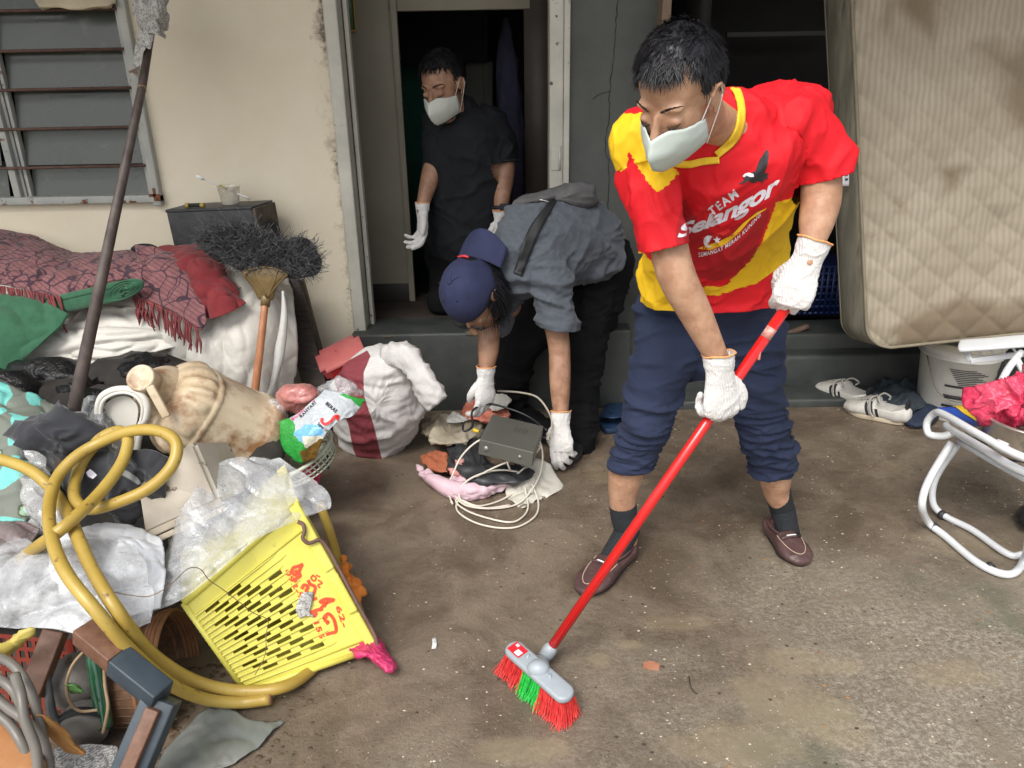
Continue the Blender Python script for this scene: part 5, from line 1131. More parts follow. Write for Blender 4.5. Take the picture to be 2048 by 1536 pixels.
cpx = W(287, 760, 2.22); cdir = (cpx - W(330, 790, 2.34)).normalized()
NECK = tube([cpx-cdir*.15, cpx-cdir*.09, cpx-cdir*.05, cpx-cdir*.01], (.100, .070, .047, .040), 32, 4)
cxm = cdir.orthogonal().normalized(); CM = Matrix((cxm, cdir.cross(cxm), cdir)).transposed().to_4x4(); CM.translation = cpx
obj('screw_cap', xf(lathe([(.0005, .022), (.030, .022), (.034, .025), (.040, .025), (.043, .020), (.045, -.028), (.040, -.030)], 40), CM), M_jer, jc)
obj('handle', join(beam(W(300, 772, 2.19), W(334, 834, 2.17), .026, .016, .004, (0, -1, .4))), M_jer, jc)
obj('can_body', (Vj, Fj), M_jer, jc, fix=True)
obj('neck', NECK, M_jer, jc)
# white lid, mesh sheet
M_lid = mat('white_plastic', (.66, .63, .56), (.72, .70, .64), 5, rough=.4, c3=(.5, .4, .28), s3=6, t3=.62, w3=.2)
lid = thing('oval_tray', 'white oval plastic tray with raised rim standing against the jerrycan', 'tray', W(250, 930, 2.18))
lo = [(200, 800), (222, 782), (252, 778), (278, 786), (294, 808), (292, 835), (282, 850), (276, 880), (268, 905), (225, 905), (206, 880), (196, 840)]
lin = [(210, 810), (228, 796), (250, 792), (266, 800), (276, 818), (272, 850), (264, 880), (256, 895), (226, 895), (214, 872), (206, 835)]
def plate(P_, d, th): return prism([W(x, y, d) for x, y, _ in cr([(x, y, 0) for x, y in P_], 4, True)], CROT @ V3((0, 0, -th)))
obj('tray_base', plate(lin, 2.205, .006), M_lid, lid, smooth=False); obj('tray_rim', tube([W(x, y, 2.19) for x, y in lo], .011, 8, 5, closed=True), M_lid, lid); obj('tray_rim', tube([W((x+u)/2, (y+v)/2, 2.185) for (x, y), (u, v) in zip(lo, [lin[min(i, 10)] for i in range(12)])], .006, 8, 5, closed=True), M_lid, lid)
M_meshg = mat('grey_checked_plastic', (.14, .145, .15), (.18, .185, .19), 6, rough=.4)
for ax_ in ('X', 'Z'): add_wave(M_meshg, (.34, .34, .33), 17, ax_, .8, .6, w=(.93, .98))
obj('checked_sheet', fold(sh_([[(160, 800, 2.35), (180, 792, 2.3), (200, 795, 2.28), (215, 810, 2.28)], [(158, 830, 2.25), (180, 825, 2.2), (205, 825, 2.19), (222, 840, 2.2)], [(160, 870, 2.2), (180, 870, 2.15), (205, 868, 2.14), (228, 872, 2.16)], [(170, 905, 2.18), (188, 908, 2.14), (205, 900, 2.13), (222, 892, 2.15)]], 8, 8), (.008, (10, 10, 10), 3)), M_meshg, solid=.002, label='grey checked plastic sheet folded between the pole and the white lid', cat='plastic sheet')
# teal printed sheet
M_teal2 = mat('teal_print_cloth', (.13, .46, .42), (.18, .55, .50), 30, rough=.7, bump=.2)
def teal_pattern(m):
    N, L, P = nodes_of(m); tc = N.new('ShaderNodeTexCoord')
    def mixin(f, col):
        x = N.new('ShaderNodeMix'); x.data_type = 'RGBA'; L.new(P.inputs['Base Color'].links[0].from_socket, x.inputs[6]); x.inputs[7].default_value = (*col, 1); L.new(f, x.inputs[0]); L.new(x.outputs[2], P.inputs['Base Color'])
    n = N.new('ShaderNodeTexNoise'); n.inputs['Scale'].default_value = 7; n.inputs['Detail'].default_value = .5; n.inputs['Distortion'].default_value = 1.2; L.new(tc.outputs['Object'], n.inputs[0])
    r = N.new('ShaderNodeMapRange'); r.inputs[1].default_value = .50; r.inputs[2].default_value = .51; L.new(n.outputs['Fac'], r.inputs[0]); mixin(r.outputs[0], (.16, .18, .15))
    v = N.new('ShaderNodeTexVoronoi'); v.inputs['Scale'].default_value = 8; v.inputs['Randomness'].default_value = .6; L.new(tc.outputs['Object'], v.inputs[0])
    for a, b, c in ((.27, .26, (.06, .08, .05)), (.235, .225, (.28, .42, .25)), (.19, .18, (.2, .55, .48)), (.03, .02, (.05, .08, .06))):
        r = N.new('ShaderNodeMapRange'); r.inputs[1].default_value = a; r.inputs[2].default_value = b; L.new(v.outputs['Distance'], r.inputs[0]); mixin(r.outputs[0], c)
teal_pattern(M_teal2)
obj('teal_sheet', fold(sh_([[(-60, 745, 2.4), (0, 765, 2.38), (70, 790, 2.36), (130, 815, 2.34), (165, 850, 2.3)], [(-60, 820, 2.25), (0, 830, 2.22), (60, 845, 2.2), (110, 860, 2.2), (150, 880, 2.2)], [(-60, 890, 2.12), (0, 900, 2.1), (40, 905, 2.08), (80, 915, 2.08), (110, 930, 2.1)], [(-60, 960, 2.0), (0, 970, 1.98), (30, 975, 1.97), (55, 985, 1.97), (75, 1000, 1.98)], [(-60, 1040, 1.9), (-10, 1050, 1.88), (20, 1055, 1.88), (45, 1050, 1.88), (70, 1045, 1.9)]], 9, 9), (.022, (5, 5, 5), 7), (.008, (15, 15, 15), 2)), M_teal2, solid=.002, label='teal and grey sheet printed with round fruit slices at the left edge', cat='sheet')
# clothes and small waste on the heap
M_bcloth = mat('black_shirt_cloth', (.012, .013, .017), (.022, .024, .03), 10, rough=.85, sheen=.3, bump=.3, bs=200)
obj('black_shirt', fold(pillow([(30, 840), (70, 826), (120, 832), (170, 850), (200, 880), (190, 930), (140, 960), (90, 940), (50, 900)], 2.1, .10, n=16), (.040, (6, 6, 8), 5), (.014, (18, 18, 20), 8)), M_bcloth, label='crumpled black cloth on the teal sheet behind the pole', cat='clothing')
bs = join(pillow([(120, 960), (160, 925), (205, 905), (250, 910), (290, 935), (300, 980), (280, 1020), (262, 1060), (240, 1062), (215, 1030), (170, 1000)], 1.86, .055, n=14), pillow([(235, 905), (265, 895), (310, 900), (335, 915), (334, 950), (340, 1000), (325, 1008), (305, 990), (290, 960), (255, 930)], 1.84, .035, n=12))
bs = fold(remesh(bs, .006, 3), (.024, (8, 8, 10), 5), (.008, (22, 22, 24), 9))
bso = obj('black_shirt', bs, M_bcloth, label='black shirt with white print draped over the cream bucket under the hose', cat='clothing')
bvs2 = BVHTree.FromPolygons([tuple(v) for v in bs[0]], bs[1])
obj('shirt_print', decal(poly2([(172, 945), (180, 938), (188, 944), (194, 950), (186, 958), (176, 953)]), bvs2, .003), M_print, bso); obj('grey_band', decal(poly2([(236, 936), (256, 942), (275, 955), (284, 968), (276, 970), (262, 960), (244, 950)]), bvs2, .003), mat('grey_band', (.2, .21, .2), rough=.8), bso)
# square cream bucket, upside down and tilted
bk_ = thing('cream_bucket', 'upturned square cream bucket with peeling paint beneath the black shirt', 'bucket', W(360, 1080, 1.9))
M_buck = mat('peeling_cream_paint', (.46, .40, .32), (.60, .55, .47), 6, 7, .3, .7, .55, bump=.4, bs=70, c3=(.15, .11, .08), s3=16, t3=.60, w3=.03)
tq = [W(296, 925, 2.0), W(385, 882, 2.02), W(430, 915, 2.2), W(340, 960, 2.2)]; fq = [W(272, 1010, 1.80), W(290, 1078, 1.77), W(442, 1010, 1.80), W(430, 950, 2.0)]
A_, B_, C_, D_ = W(270, 955, 1.84), W(388, 882, 1.86), W(440, 1002, 1.84), W(288, 1072, 1.78)
dn = (B_-A_).cross(D_-A_).normalized(); dn = dn if dn.y > 0 else -dn
cen = (A_+B_+C_+D_)/4; bk8 = [p+dn*.22*1+(cen-p)*.12 for p in (A_, B_, C_, D_)]
bmx = tobm(([A_, B_, C_, D_]+bk8, [(0, 1, 2, 3), (7, 6, 5, 4), (0, 4, 5, 1), (1, 5, 6, 2), (2, 6, 7, 3), (3, 7, 4, 0)])); bmesh.ops.bevel(bmx, geom=bmx.edges[:], offset=.010, segments=2, affect='EDGES'); gbk = frombm(bmx); bmx.free()
obj('bucket_wall', gbk, M_buck, bk_, fix=True, smooth=False)
for k, (o1, w_) in enumerate(((.0, .020), (.022, .016))): obj('rim', beam(D_+(D_-A_).normalized()*(o1+.002)-(C_-D_)*.02, C_+(C_-B_).normalized()*(o1+.002)+(C_-D_)*.03, .02, w_, .004, (D_-A_)), mat('bucket_rim', (.42, .35, .26), (.55, .48, .38), 8, rough=.6), bk_)
# translucent plastic sheets and the white sack
def plastic(name, a, c=(.72, .74, .76)): return mat(name, c, rough=.12, alpha=a, bump=.6, bs=60, bump2=.6, bs2=18, spec=1.0)
M_film = plastic('cloudy_film', (.10, .58)); M_film2 = plastic('clear_grey_film', (.25, .62), (.55, .55, .55))
obj('white_sack', fold(sh_([[(90, 1060, 1.72), (160, 1050, 1.74), (240, 1050, 1.76), (320, 1070, 1.76)], [(95, 1110, 1.62), (170, 1100, 1.63), (250, 1095, 1.65), (330, 1110, 1.68)], [(105, 1160, 1.55), (180, 1170, 1.54), (250, 1170, 1.55), (330, 1160, 1.60)], [(150, 1215, 1.52), (200, 1240, 1.49), (250, 1235, 1.50), (320, 1215, 1.53)]], 10, 10), (.014, (7, 7, 7), 3), (.004, (30, 30, 10), 5)), mat('white_woven_sack', (.62, .65, .70), (.72, .74, .76), 9, rough=.7, bump=.4, bs=240), solid=.003, label='white woven sack lying under the clear plastic film beside the crate', cat='sack')
obj('plastic_film', fold(sh_([[(340, 1080, 1.82), (370, 1010, 1.80), (430, 930, 1.92), (490, 912, 1.98), (560, 915, 2.02)], [(330, 1120, 1.70), (400, 1070, 1.74), (460, 1000, 1.84), (540, 960, 1.92), (610, 945, 1.98)], [(320, 1160, 1.62), (390, 1130, 1.66), (460, 1070, 1.75), (560, 1010, 1.85), (655, 985, 1.93)], [(300, 1200, 1.56), (380, 1165, 1.60), (460, 1105, 1.68), (560, 1040, 1.80), (662, 1015, 1.90)], [(285, 1228, 1.53), (362, 1200, 1.57), (440, 1140, 1.64), (520, 1075, 1.74), (640, 1022, 1.88)]], 14, 12), (.016, (4, 4, 8), 6), (.006, (12, 12, 20), 3)), M_film, solid=.0012, label='cloudy bubbled plastic film draped over the top of the yellow crate', cat='plastic film')
obj('plastic_film', fold(sh_([[(-60, 1075, 1.72), (20, 1080, 1.70), (100, 1090, 1.66), (180, 1085, 1.66), (260, 1080, 1.70)], [(-60, 1130, 1.58), (30, 1130, 1.57), (110, 1135, 1.53), (200, 1140, 1.52), (290, 1130, 1.58)], [(-60, 1200, 1.50), (30, 1205, 1.48), (120, 1215, 1.46), (210, 1225, 1.46), (310, 1190, 1.52)], [(-60, 1245, 1.46), (20, 1256, 1.44), (110, 1258, 1.43), (210, 1278, 1.42), (300, 1245, 1.48)]], 12, 12), (.024, (3.5, 3.5, 6), 2), (.010, (9, 9, 16), 9)), M_film, solid=.0012, label='crumpled clear plastic film over the left front of the heap', cat='plastic film')
obj('plastic_film', fold(sh_([[(45, 900, 1.92), (70, 900, 1.9), (95, 915, 1.88), (100, 935, 1.88)], [(45, 960, 1.86), (70, 960, 1.82), (95, 965, 1.8), (105, 975, 1.8)], [(45, 1010, 1.82), (70, 1020, 1.78), (100, 1020, 1.76), (130, 1030, 1.76)], [(50, 1060, 1.78), (80, 1070, 1.75), (110, 1075, 1.72), (150, 1070, 1.72)]], 9, 9), (.026, (9, 9, 9), 3), (.010, (24, 24, 24), 6)), M_film2, solid=.0012, label='small grey film bag bunched beside the lower end of the pole', cat='plastic film')
obj('maroon_tray', fold(sh_([[(-60, 1040, 1.78), (30, 1035, 1.76), (80, 1055, 1.74)], [(-60, 1080, 1.7), (20, 1075, 1.68), (60, 1090, 1.68)], [(-60, 1105, 1.66), (0, 1110, 1.65), (30, 1115, 1.66)]], 8, 6), (.02, (9, 9, 9), 3)), mat('brownish_plastic', (.14, .10, .10), (.2, .17, .17), 8, rough=.3, bump2=.6, bs2=20), solid=.003, label='brownish plastic sheet at the left edge above the clear film', cat='plastic sheet')
obj('gap_fill_mound', fold(pillow([(-200, 820), (100, 760), (330, 720), (480, 800), (560, 900), (470, 1010), (380, 1120), (200, 1200), (-200, 1200)], lambda x, y: 2.62-(y-760)*.0019, .05, n=14, back=8), (.05, (4, 4, 4), 3)), mat('gap_shade_fill', (.012, .011, .010), (.03, .026, .022), 14, rough=.9, bump=.6), kind='stuff')  # dark filler behind the heap, shade of the gaps put into its colour
# yellow hose
hose = thing('garden_hose', 'thick yellow hose looping over the heap and round the yellow crate', 'hose', W(300, 1320, 1.6))
M_hose = mat('yellow_hose', (.34, .22, .035), (.47, .34, .08), 6, 6, .3, .7, .38, c3=(.17, .10, .035), s3=34, t3=.62, w3=.06)
def hd_(P_): return [W(*p) for p in P_]
obj('hose_run', tube(hd_([(-40, 912, 1.86), (20, 924, 1.84), (75, 950, 1.80), (120, 1000, 1.74), (150, 1062, 1.60), (182, 1135, 1.50), (235, 1222, 1.41), (300, 1305, 1.46), (385, 1360, 1.52), (470, 1381, 1.55), (560, 1376, 1.56)]) + [G(620, 1342, .02), G(655, 1290, .03), G(672, 1230, .03), G(680, 1170, .04), G(672, 1110, .06), G(655, 1050, .10), G(640, 1010, .12)], .0155, 14, 6), M_hose, hose)
obj('hose_run', tube(hd_([(540, 1398, 1.535), (480, 1405, 1.53), (410, 1398, 1.50), (340, 1368, 1.45), (265, 1305, 1.40), (195, 1225, 1.385), (135, 1150, 1.44), (106, 1085, 1.53), (98, 1020, 1.64), (112, 960, 1.74), (150, 915, 1.80), (200, 885, 1.84), (262, 862, 1.84), (318, 862, 1.82), (352, 885, 1.79), (345, 930, 1.75), (300, 975, 1.72), (235, 1005, 1.70), (175, 1018, 1.70), (148, 990, 1.74), (160, 935, 1.82), (198, 880, 1.86), (238, 862, 1.87), (256, 878, 1.84), (244, 925, 1.78), (205, 980, 1.70), (150, 1035, 1.60), (105, 1072, 1.56), (66, 1100, 1.60), (40, 1120, 1.68)]), .0150, 14, 6), M_hose, hose)
obj('cut_end', tube(hd_([(532, 1398.5, 1.536), (542, 1397.5, 1.536)]), (.0155, .0153), 14, 1), mat('brown_hose_end', (.32, .18, .08), rough=.5), hose)
# ---------------------------------------------------------------- yellow crate
crate = thing('yellow_crate', 'dirty yellow plastic crate with red lettering tipped on its side', 'crate', G(560, 1380))
M_yel = mat('dirty_yellow_plastic', (.62, .57, .08), (.70, .64, .15), 5, 6, .3, .7, .42, bump=.12, bs=60, c3=(.30, .20, .06), s3=18, t3=.66, w3=.12)
K0, K1, K2, K3 = W(366, 1206, 1.60), W(590, 1012, 1.86), W(752, 1290, 1.80), W(492, 1386, 1.585)   # base-top, rim-top, rim-bottom, base-bottom
K2 = G(748, 1296, .03); K3 = G(492, 1384, .025); K0 = W(366, 1206, 1.62)
K1 = W(590, 1012, 1.86); kn = V3((-.42, 1, -.07)).normalized()      # pointing into the crate
def KP(u, v, w=0):
    """u from base to rim, v down the long side, w inwards"""
    a = K0.lerp(K1, u); b = K3.lerp(K2, u); return a.lerp(b, v) + kn*w
def cell_face(holes, nu=64, nv=44, w=0):
    V, F = [], []
    for j in range(nv+1):
        for i in range(nu+1): V.append(KP(i/nu, j/nv, w))
    for j in range(nv):
        for i in range(nu):
            u, v = (i+.5)/nu, (j+.5)/nv
            if any(a < u < b and c < v < d for a, b, c, d in holes): continue
            F.append((j*(nu+1)+i, j*(nu+1)+i+1, (j+1)*(nu+1)+i+1, (j+1)*(nu+1)+i))
    return V, F
holes = []; rows_ = 15
for k in range(rows_):
    v0 = .17+.047*k*1.02; off = (k % 3)*.055
    for c in range(3 if k > 1 else 2): u0 = .085+off+c*.185; holes.append((u0, u0+.11, v0, v0+.030))
def boundaries(idx): return sorted({0, 1, *[h[idx] for h in holes], *[h[idx+1] for h in holes]})
US = boundaries(0); VS = boundaries(2)
def exact_face(w=0):
    V = [KP(u, v, w) for v in VS for u in US]; n = len(US); F = []
    for j in range(len(VS)-1):
        for i in range(n-1):
            u, v = (US[i]+US[i+1])/2, (VS[j]+VS[j+1])/2
            if any(a < u < b and c < v < d for a, b, c, d in holes): continue
            F.append((j*n+i, j*n+i+1, (j+1)*n+i+1, (j+1)*n+i))
    return V, F
obj('side_panel', exact_face(), M_yel, crate, solid=.004, smooth=False)
dw = .27
def quadp(a, b, c, d, th=.004): return ([a, b, c, d], [(0, 1, 2, 3)])
obj('base_panel', (lambda g: g)(([KP(0, 0), KP(0, 1), KP(0, 1, dw), KP(0, 0, dw)], [(0, 1, 2, 3)])), M_yel, crate, solid=.005, smooth=False)
obj('end_panel', sheet([[KP(u, 0, w) for u in (0, .5, 1)] for w in (0, .1, dw)], 3, 3), M_yel, crate, solid=.005)
obj('end_panel', sheet([[KP(u, 1, w) for u in (0, .5, 1)] for w in (0, .1, dw)], 3, 3), M_yel, crate, solid=.005)
obj('side_panel', ([KP(0, 0, dw), KP(1, 0, dw), KP(1, 1, dw), KP(0, 1, dw)], [(0, 1, 2, 3)]), M_yel, crate, solid=.005)
ribs = []
for k in range(rows_+1):
    v = .17+.047*1.02*k-.011; L = .72 if k % 2 else .66
    ribs.append(tube([KP(.0, v, .004), KP(.004, v, -.004), KP(.3, v, -.004), KP(L, v, -.003), KP(L+.05, v, .001)], (.0030, .0028, .0026, .0022, .0006), 6, 2))
ribs += [tube([KP(0, v, -.003), KP(.96, v, -.003)], .003, 6, 1) for v in (.145, .93)]
for k_, g in enumerate(ribs): obj('rib', g, M_yel, crate)
obj('corner_edge', tube([KP(0, 0), KP(0, 1)], .0075, 10, 1), M_yel, crate); obj('corner_edge', tube([KP(0, 0), KP(1, 0)], .011, 10, 1), M_yel, crate); obj('corner_edge', tube([KP(0, 1), KP(1, 1)], .009, 10, 1), M_yel, crate)
def kbox(u0, u1, v0, v1, w0, w1):
    P_ = [KP(u, v, w) for w in (w0, w1) for u, v in ((u0, v0), (u1, v0), (u1, v1), (u0, v1))]
    return P_, [(0, 1, 2, 3), (7, 6, 5, 4), (0, 4, 5, 1), (1, 5, 6, 2), (2, 6, 7, 3), (3, 7, 4, 0)]
obj('rim', join(kbox(.955, 1.04, -.02, .43, -.020, .003)), M_yel, crate, bev=.005, smooth=False, fix=True)
obj('rim', join(kbox(.955, 1.04, .47, .72, -.024, .003)), M_yel, crate, bev=.005, smooth=False, fix=True)
obj('rim', join(kbox(.955, 1.04, .74, 1.04, -.020, .003)), M_yel, crate, bev=.005, smooth=False, fix=True)
obj('rim', join(kbox(.962, 1.035, .42, .76, -.014, .002)), M_yel, crate, bev=.004, smooth=False, fix=True)
obj('rim', kbox(.955, 1.04, -.015, .0, .005, dw), M_yel, crate, smooth=False, fix=True); obj('rim', kbox(.955, 1.04, 1.0, 1.015, .005, dw), M_yel, crate, smooth=False, fix=True)
obj('wire_handle', tube([KP(.965, .06, -.026), KP(.99, .09, -.028), KP(.975, .13, -.030), KP(.94, .155, -.030), KP(.955, .20, -.030), KP(1.0, .215, -.030), KP(1.045, .23, -.028), KP(1.065, .30, -.026), KP(1.065, .5, -.026), KP(1.06, .7, -.026), KP(1.06, .88, -.026), KP(1.03, .96, -.028), KP(.985, .965, -.028), KP(.97, 1.01, -.028), KP(1.0, 1.04, -.026), KP(1.03, 1.02, -.024)], .0052, 8, 4), mat('rusty_wire', (.10, .055, .045), (.16, .09, .07), 40, rough=.7, bump=.4), crate)
# red lettering: hand drawn strokes in the units of the panel
M_rl = mat('red_letter_paint', (.60, .05, .015), (.70, .09, .03), 30, rough=.6, c3=(.62, .57, .10), s3=70, t3=.70, w3=.03)
fg_ = cell_face([], 16, 16, -.003); bvk = BVHTree.FromPolygons([tuple(v) for v in fg_[0]], fg_[1])
def strokes(P_, w, sub=5):
    """a brush stroke through picture points as a flat ribbon"""
    C = cr([(x, y, 0) for x, y in P_], sub); A, B = [], []
    for i in range(len(C)):
        x0, y0, _ = C[max(i-1, 0)]; x1, y1, _ = C[min(i+1, len(C)-1)]; L = math.hypot(x1-x0, y1-y0) or 1; nx, ny = -(y1-y0)/L*w/2, (x1-x0)/L*w/2
        A.append((C[i][0]+nx, C[i][1]+ny)); B.append((C[i][0]-nx, C[i][1]-ny))
    n = len(C); return A+B, [(i, i+1, n+i+1, n+i) for i in range(n-1)]
big = [[(606, 1128), (598, 1132), (586, 1136), (584, 1144), (590, 1150), (594, 1146), (590, 1140)], [(604, 1129), (598, 1144), (600, 1152), (588, 1160), (594, 1160)],
       [(603, 1178), (608, 1170), (616, 1174), (612, 1182), (618, 1190), (604, 1196), (602, 1184)], [(616, 1160), (620, 1168), (630, 1174), (628, 1186), (622, 1196)], [(604, 1198), (620, 1200), (634, 1196)],
       [(648, 1214), (650, 1206), (640, 1204), (652, 1198), (668, 1200), (656, 1204), (646, 1212), (638, 1222)], [(626, 1222), (632, 1226), (628, 1232), (622, 1226), (634, 1220), (646, 1218)],
       [(654, 1232), (648, 1238), (650, 1232), (658, 1228), (668, 1240), (672, 1262), (662, 1266), (652, 1269)], [(648, 1240), (656, 1244), (652, 1248)]]
for P_ in big: obj('red_letter', decal(strokes(P_, 6.5), bvk, .0012, 8), M_rl, crate, smooth=False)
for P_ in ([(625, 1150), (632, 1156), (628, 1162), (622, 1156), (626, 1150)], [(636, 1160), (644, 1166), (636, 1170), (640, 1176)], [(632, 1150), (640, 1154)]): obj('red_letter', decal(strokes(P_, 3.2), bvk, .0012, 8), M_rl, crate, smooth=False)
def kt(s, p0, p1, h, bold=.03):
    (x0, y0), (x1, y1) = p0, p1; L = math.hypot(x1-x0, y1-y0); nx, ny = (y1-y0)/L, -(x1-x0)/L
    return text2d(s, lambda u, v: (x0+(x1-x0)*u+nx*h*v, y0+(y1-y0)*u+ny*h*v), bold=bold, space=1.1)
obj('red_number', decal(kt("092-9", (569, 1142), (600, 1200), 14), bvk, .0012, 6), M_rl, crate, smooth=False)
obj('red_number', decal(kt("155", (626, 1242), (640, 1278), 15), bvk, .0012, 6), M_rl, crate, smooth=False)
obj('red_number', decal(kt("62-", (671, 1213), (686, 1256), 14), bvk, .0012, 6), M_rl, crate, smooth=False)
obj('paper_scrap', fold(sheet([[snap(W(x, y, 1.7), bvk, o_) for x, y, o_ in r_] for r_ in ([(604, 1186, .004), (614, 1184, .009), (628, 1184, .004)], [(594, 1206, .005), (608, 1208, .010), (624, 1206, .006)], [(592, 1222, .003), (604, 1226, .008), (620, 1224, .006)], [(600, 1238, .003), (612, 1232, .008), (630, 1234, .004)])], 5, 5), (.003, (60, 60, 60), 3)), M_news, label='torn scrap of newsprint stuck on the side of the yellow crate', cat='paper', solid=.0008)
obj('dry_vine', join(tube([W(218, 1182, 1.46), W(260, 1190, 1.46), W(300, 1192, 1.47), W(340, 1170, 1.50), W(375, 1138, 1.55), W(400, 1138, 1.57), W(418, 1160, 1.58), W(440, 1175, 1.585), W(480, 1205, 1.60), W(505, 1225, 1.61), W(535, 1240, 1.63), W(532, 1270, 1.60), W(530, 1310, 1.57), W(510, 1350, 1.54)], .0011, 5, 5)), mat('brown_stem', (.16, .10, .05), rough=.8), label='thin brown dry stem trailing over the film and the crate', cat='stem')
# bags showing from the mouth of the crate
M_mag = mat('magenta_bag', (.55, .02, .12), (.65, .06, .18), 8, rough=.3, bump2=.8, bs2=40, alpha=.92, bump=.3)
obj('magenta_bag', fold(pillow([(690, 1290), (730, 1270), (758, 1275), (772, 1300), (792, 1325), (790, 1340), (775, 1347), (755, 1330), (725, 1312), (700, 1305)], lambda x, y: G(x, y, .03).y, .045, n=10), (.012, (20, 20, 20), 3), (.005, (50, 50, 50), 6)), M_mag, label='crumpled magenta plastic bag sticking out below the crate mouth', cat='plastic bag')
obj('orange_cloth', fold(pillow([(690, 1110), (700, 1140), (725, 1170), (727, 1190), (716, 1214), (700, 1200), (690, 1180), (682, 1140)], lambda x, y: G(x, y, .10).y+.02, .04, n=10), (.018, (18, 18, 18), 3), (.007, (50, 50, 50), 6)), mat('orange_cloth', (.60, .16, .015), (.7, .24, .04), 12, rough=.85), label='bright orange crumpled cloth inside the mouth of the crate', cat='cloth')
# ---------------------------------------------------------------- lower left corner
wb = thing('wicker_basket', 'round brown wicker basket lying on its side below the plastic film', 'basket', G(290, 1450))
M_wick = mat('wicker', (.11, .055, .03), (.20, .11, .06), 40, 5, rough=.6, bump=.3, bs=120)
wc_ = W(330, 1345, 1.60); wax = V3((1, .12, .10)).normalized(); wy_ = wax.cross(V3((0, 0, 1))).normalized(); WM = Matrix((wy_, wax.cross(wy_), wax)).transposed().to_4x4(); WM.translation = wc_
Vw, Fw = [], []; nW, mW = 120, 44
for j in range(mW+1):
    z = -.20+.20*j/mW; rr = .098+.050*(j/mW)
    for i in range(nW):
        t = 2*pi*i/nW; k = 1 if ((i//3)+j) % 2 else -1; Vw.append(WM @ V3(((rr+.0016*k)*cos(t), (rr+.0016*k)*sin(t), z)))
for j in range(mW):
    for i in range(nW): Fw.append((j*nW+i, j*nW+(i+1) % nW, (j+1)*nW+(i+1) % nW, (j+1)*nW+i))
obj('woven_wall', (Vw, Fw), M_wick, wb, solid=.002)
M_cane = mat('cane', (.24, .10, .045), (.32, .16, .08), 20, rough=.45)
for k, (z, r_) in enumerate(((.004, .150), (.014, .152), (.024, .153), (.034, .152), (-.02, .147))): obj('rim_cane', tube([WM @ V3((r_*cos(t), r_*sin(t), z)) for t in [2*pi*i/28 for i in range(28)]], .0058, 8, 2, closed=True), M_cane, wb)
for k in range(0, 36): 
    t = 2*pi*k/36; obj('stake', tube([WM @ V3(((.101)*cos(t), .101*sin(t), -.195)), WM @ V3((.149*cos(t), .149*sin(t), -.004))], .0024, 5, 1), M_wick, wb)
ft = thing('wooden_frame', 'broken brown wooden frame with dark blue-black painted edges in the front corner', 'wooden frame', G(270, 1536))
M_bw = mat('brown_frame_wood', (.12, .055, .032), (.18, .09, .055), 10, 6, rough=.55, stretch=(5, 5, 5), bump=.3, bs=60)
M_bb = mat('blue_black_paint', (.028, .042, .055), (.045, .062, .078), 12, 6, rough=.5, bump=.3, bs=50, c3=(.14, .08, .05), s3=24, t3=.72, w3=.02)
f0, f1, f2, f3 = W(165, 1262, 1.42), W(235, 1320, 1.37), W(325, 1392, 1.32), W(238, 1600, 1.22)
obj('rail', beam(f0, f1, .05, .045, .003), M_bw, ft, 'bare brown upper rail'); obj('rail', beam(f1, f2, .056, .05, .004), M_bb, ft, 'blue-black painted rail')
obj('post', beam(f2+V3((-.006, .01, -.012)), f3, .075, .05, .004, (0, -1, .5)), M_bb, ft, 'blue-black post'); obj('post', beam(f2+V3((-.010, -.022, -.012)), f3+V3((-.004, -.036, 0)), .030, .03, .003, (0, -1, .5)), M_bw, ft, 'brown strip along the post')
obj('brown_beam', beam(W(112, 1262, 1.52), W(62, 1392, 1.42), .05, .035, .003, (0, -1, .3)), M_bw, label='short brown beam standing between the red crate and the fan motor', cat='beam')
rc_ = thing('red_crate', 'broken orange-red grid crate at the left edge under the film', 'crate', W(50, 1400, 1.6))
M_ored = mat('orange_red_plastic', (.13, .014, .006), (.17, .022, .010), 10, rough=.7, spec=.2)
RX, RY = (W(130, 1300, 1.62)-W(0, 1290, 1.62)), (W(20, 1420, 1.5)-W(0, 1290, 1.62)); RO = W(-20, 1270, 1.64)
gb = [beam(RO+RX*(k/9*1.2), RO+RX*(k/9*1.2)+RY*1.4, .008, .006, 0, (0, -1, 1)) for k in range(10)] + [beam(RO+RY*(k/8*1.4), RO+RX*1.2+RY*(k/8*1.4)+RY*.03, .010, .007, 0, (0, -1, 1.2)) for k in range(9)]
obj('grid_panel', join(*gb), M_ored, rc_, smooth=False); obj('edge_bar', beam(RO+RX*1.22, RO+RX*1.22+RY*1.5, .02, .03, .003), M_ored, rc_)
gh = thing('grey_hose', 'tangle of grey plastic hoses in the bottom left corner', 'hose', W(40, 1500, 1.35))
M_gh = mat('grey_hose_plastic', (.13, .12, .105), (.19, .175, .155), 6, rough=.4, c3=(.08, .05, .03), s3=20, t3=.68)
for P_ in ([(-40, 1310, 1.40), (20, 1325, 1.36), (60, 1380, 1.32), (78, 1440, 1.30), (90, 1500, 1.27), (95, 1580, 1.22)], [(-40, 1345, 1.36), (10, 1365, 1.32), (38, 1400, 1.30), (52, 1450, 1.28), (60, 1510, 1.26), (62, 1580, 1.22)], [(-40, 1370, 1.33), (15, 1415, 1.29), (50, 1440, 1.27), (85, 1480, 1.26), (100, 1540, 1.24), (105, 1600, 1.2)], [(-40, 1410, 1.3), (10, 1440, 1.28), (40, 1480, 1.25), (60, 1530, 1.23), (66, 1600, 1.2)], [(30, 1350, 1.31), (42, 1390, 1.27), (50, 1440, 1.24), (72, 1500, 1.22), (78, 1580, 1.19)]):
    obj('hose_strand', tube(hd_(P_), .0105, 12, 6), M_gh, gh)
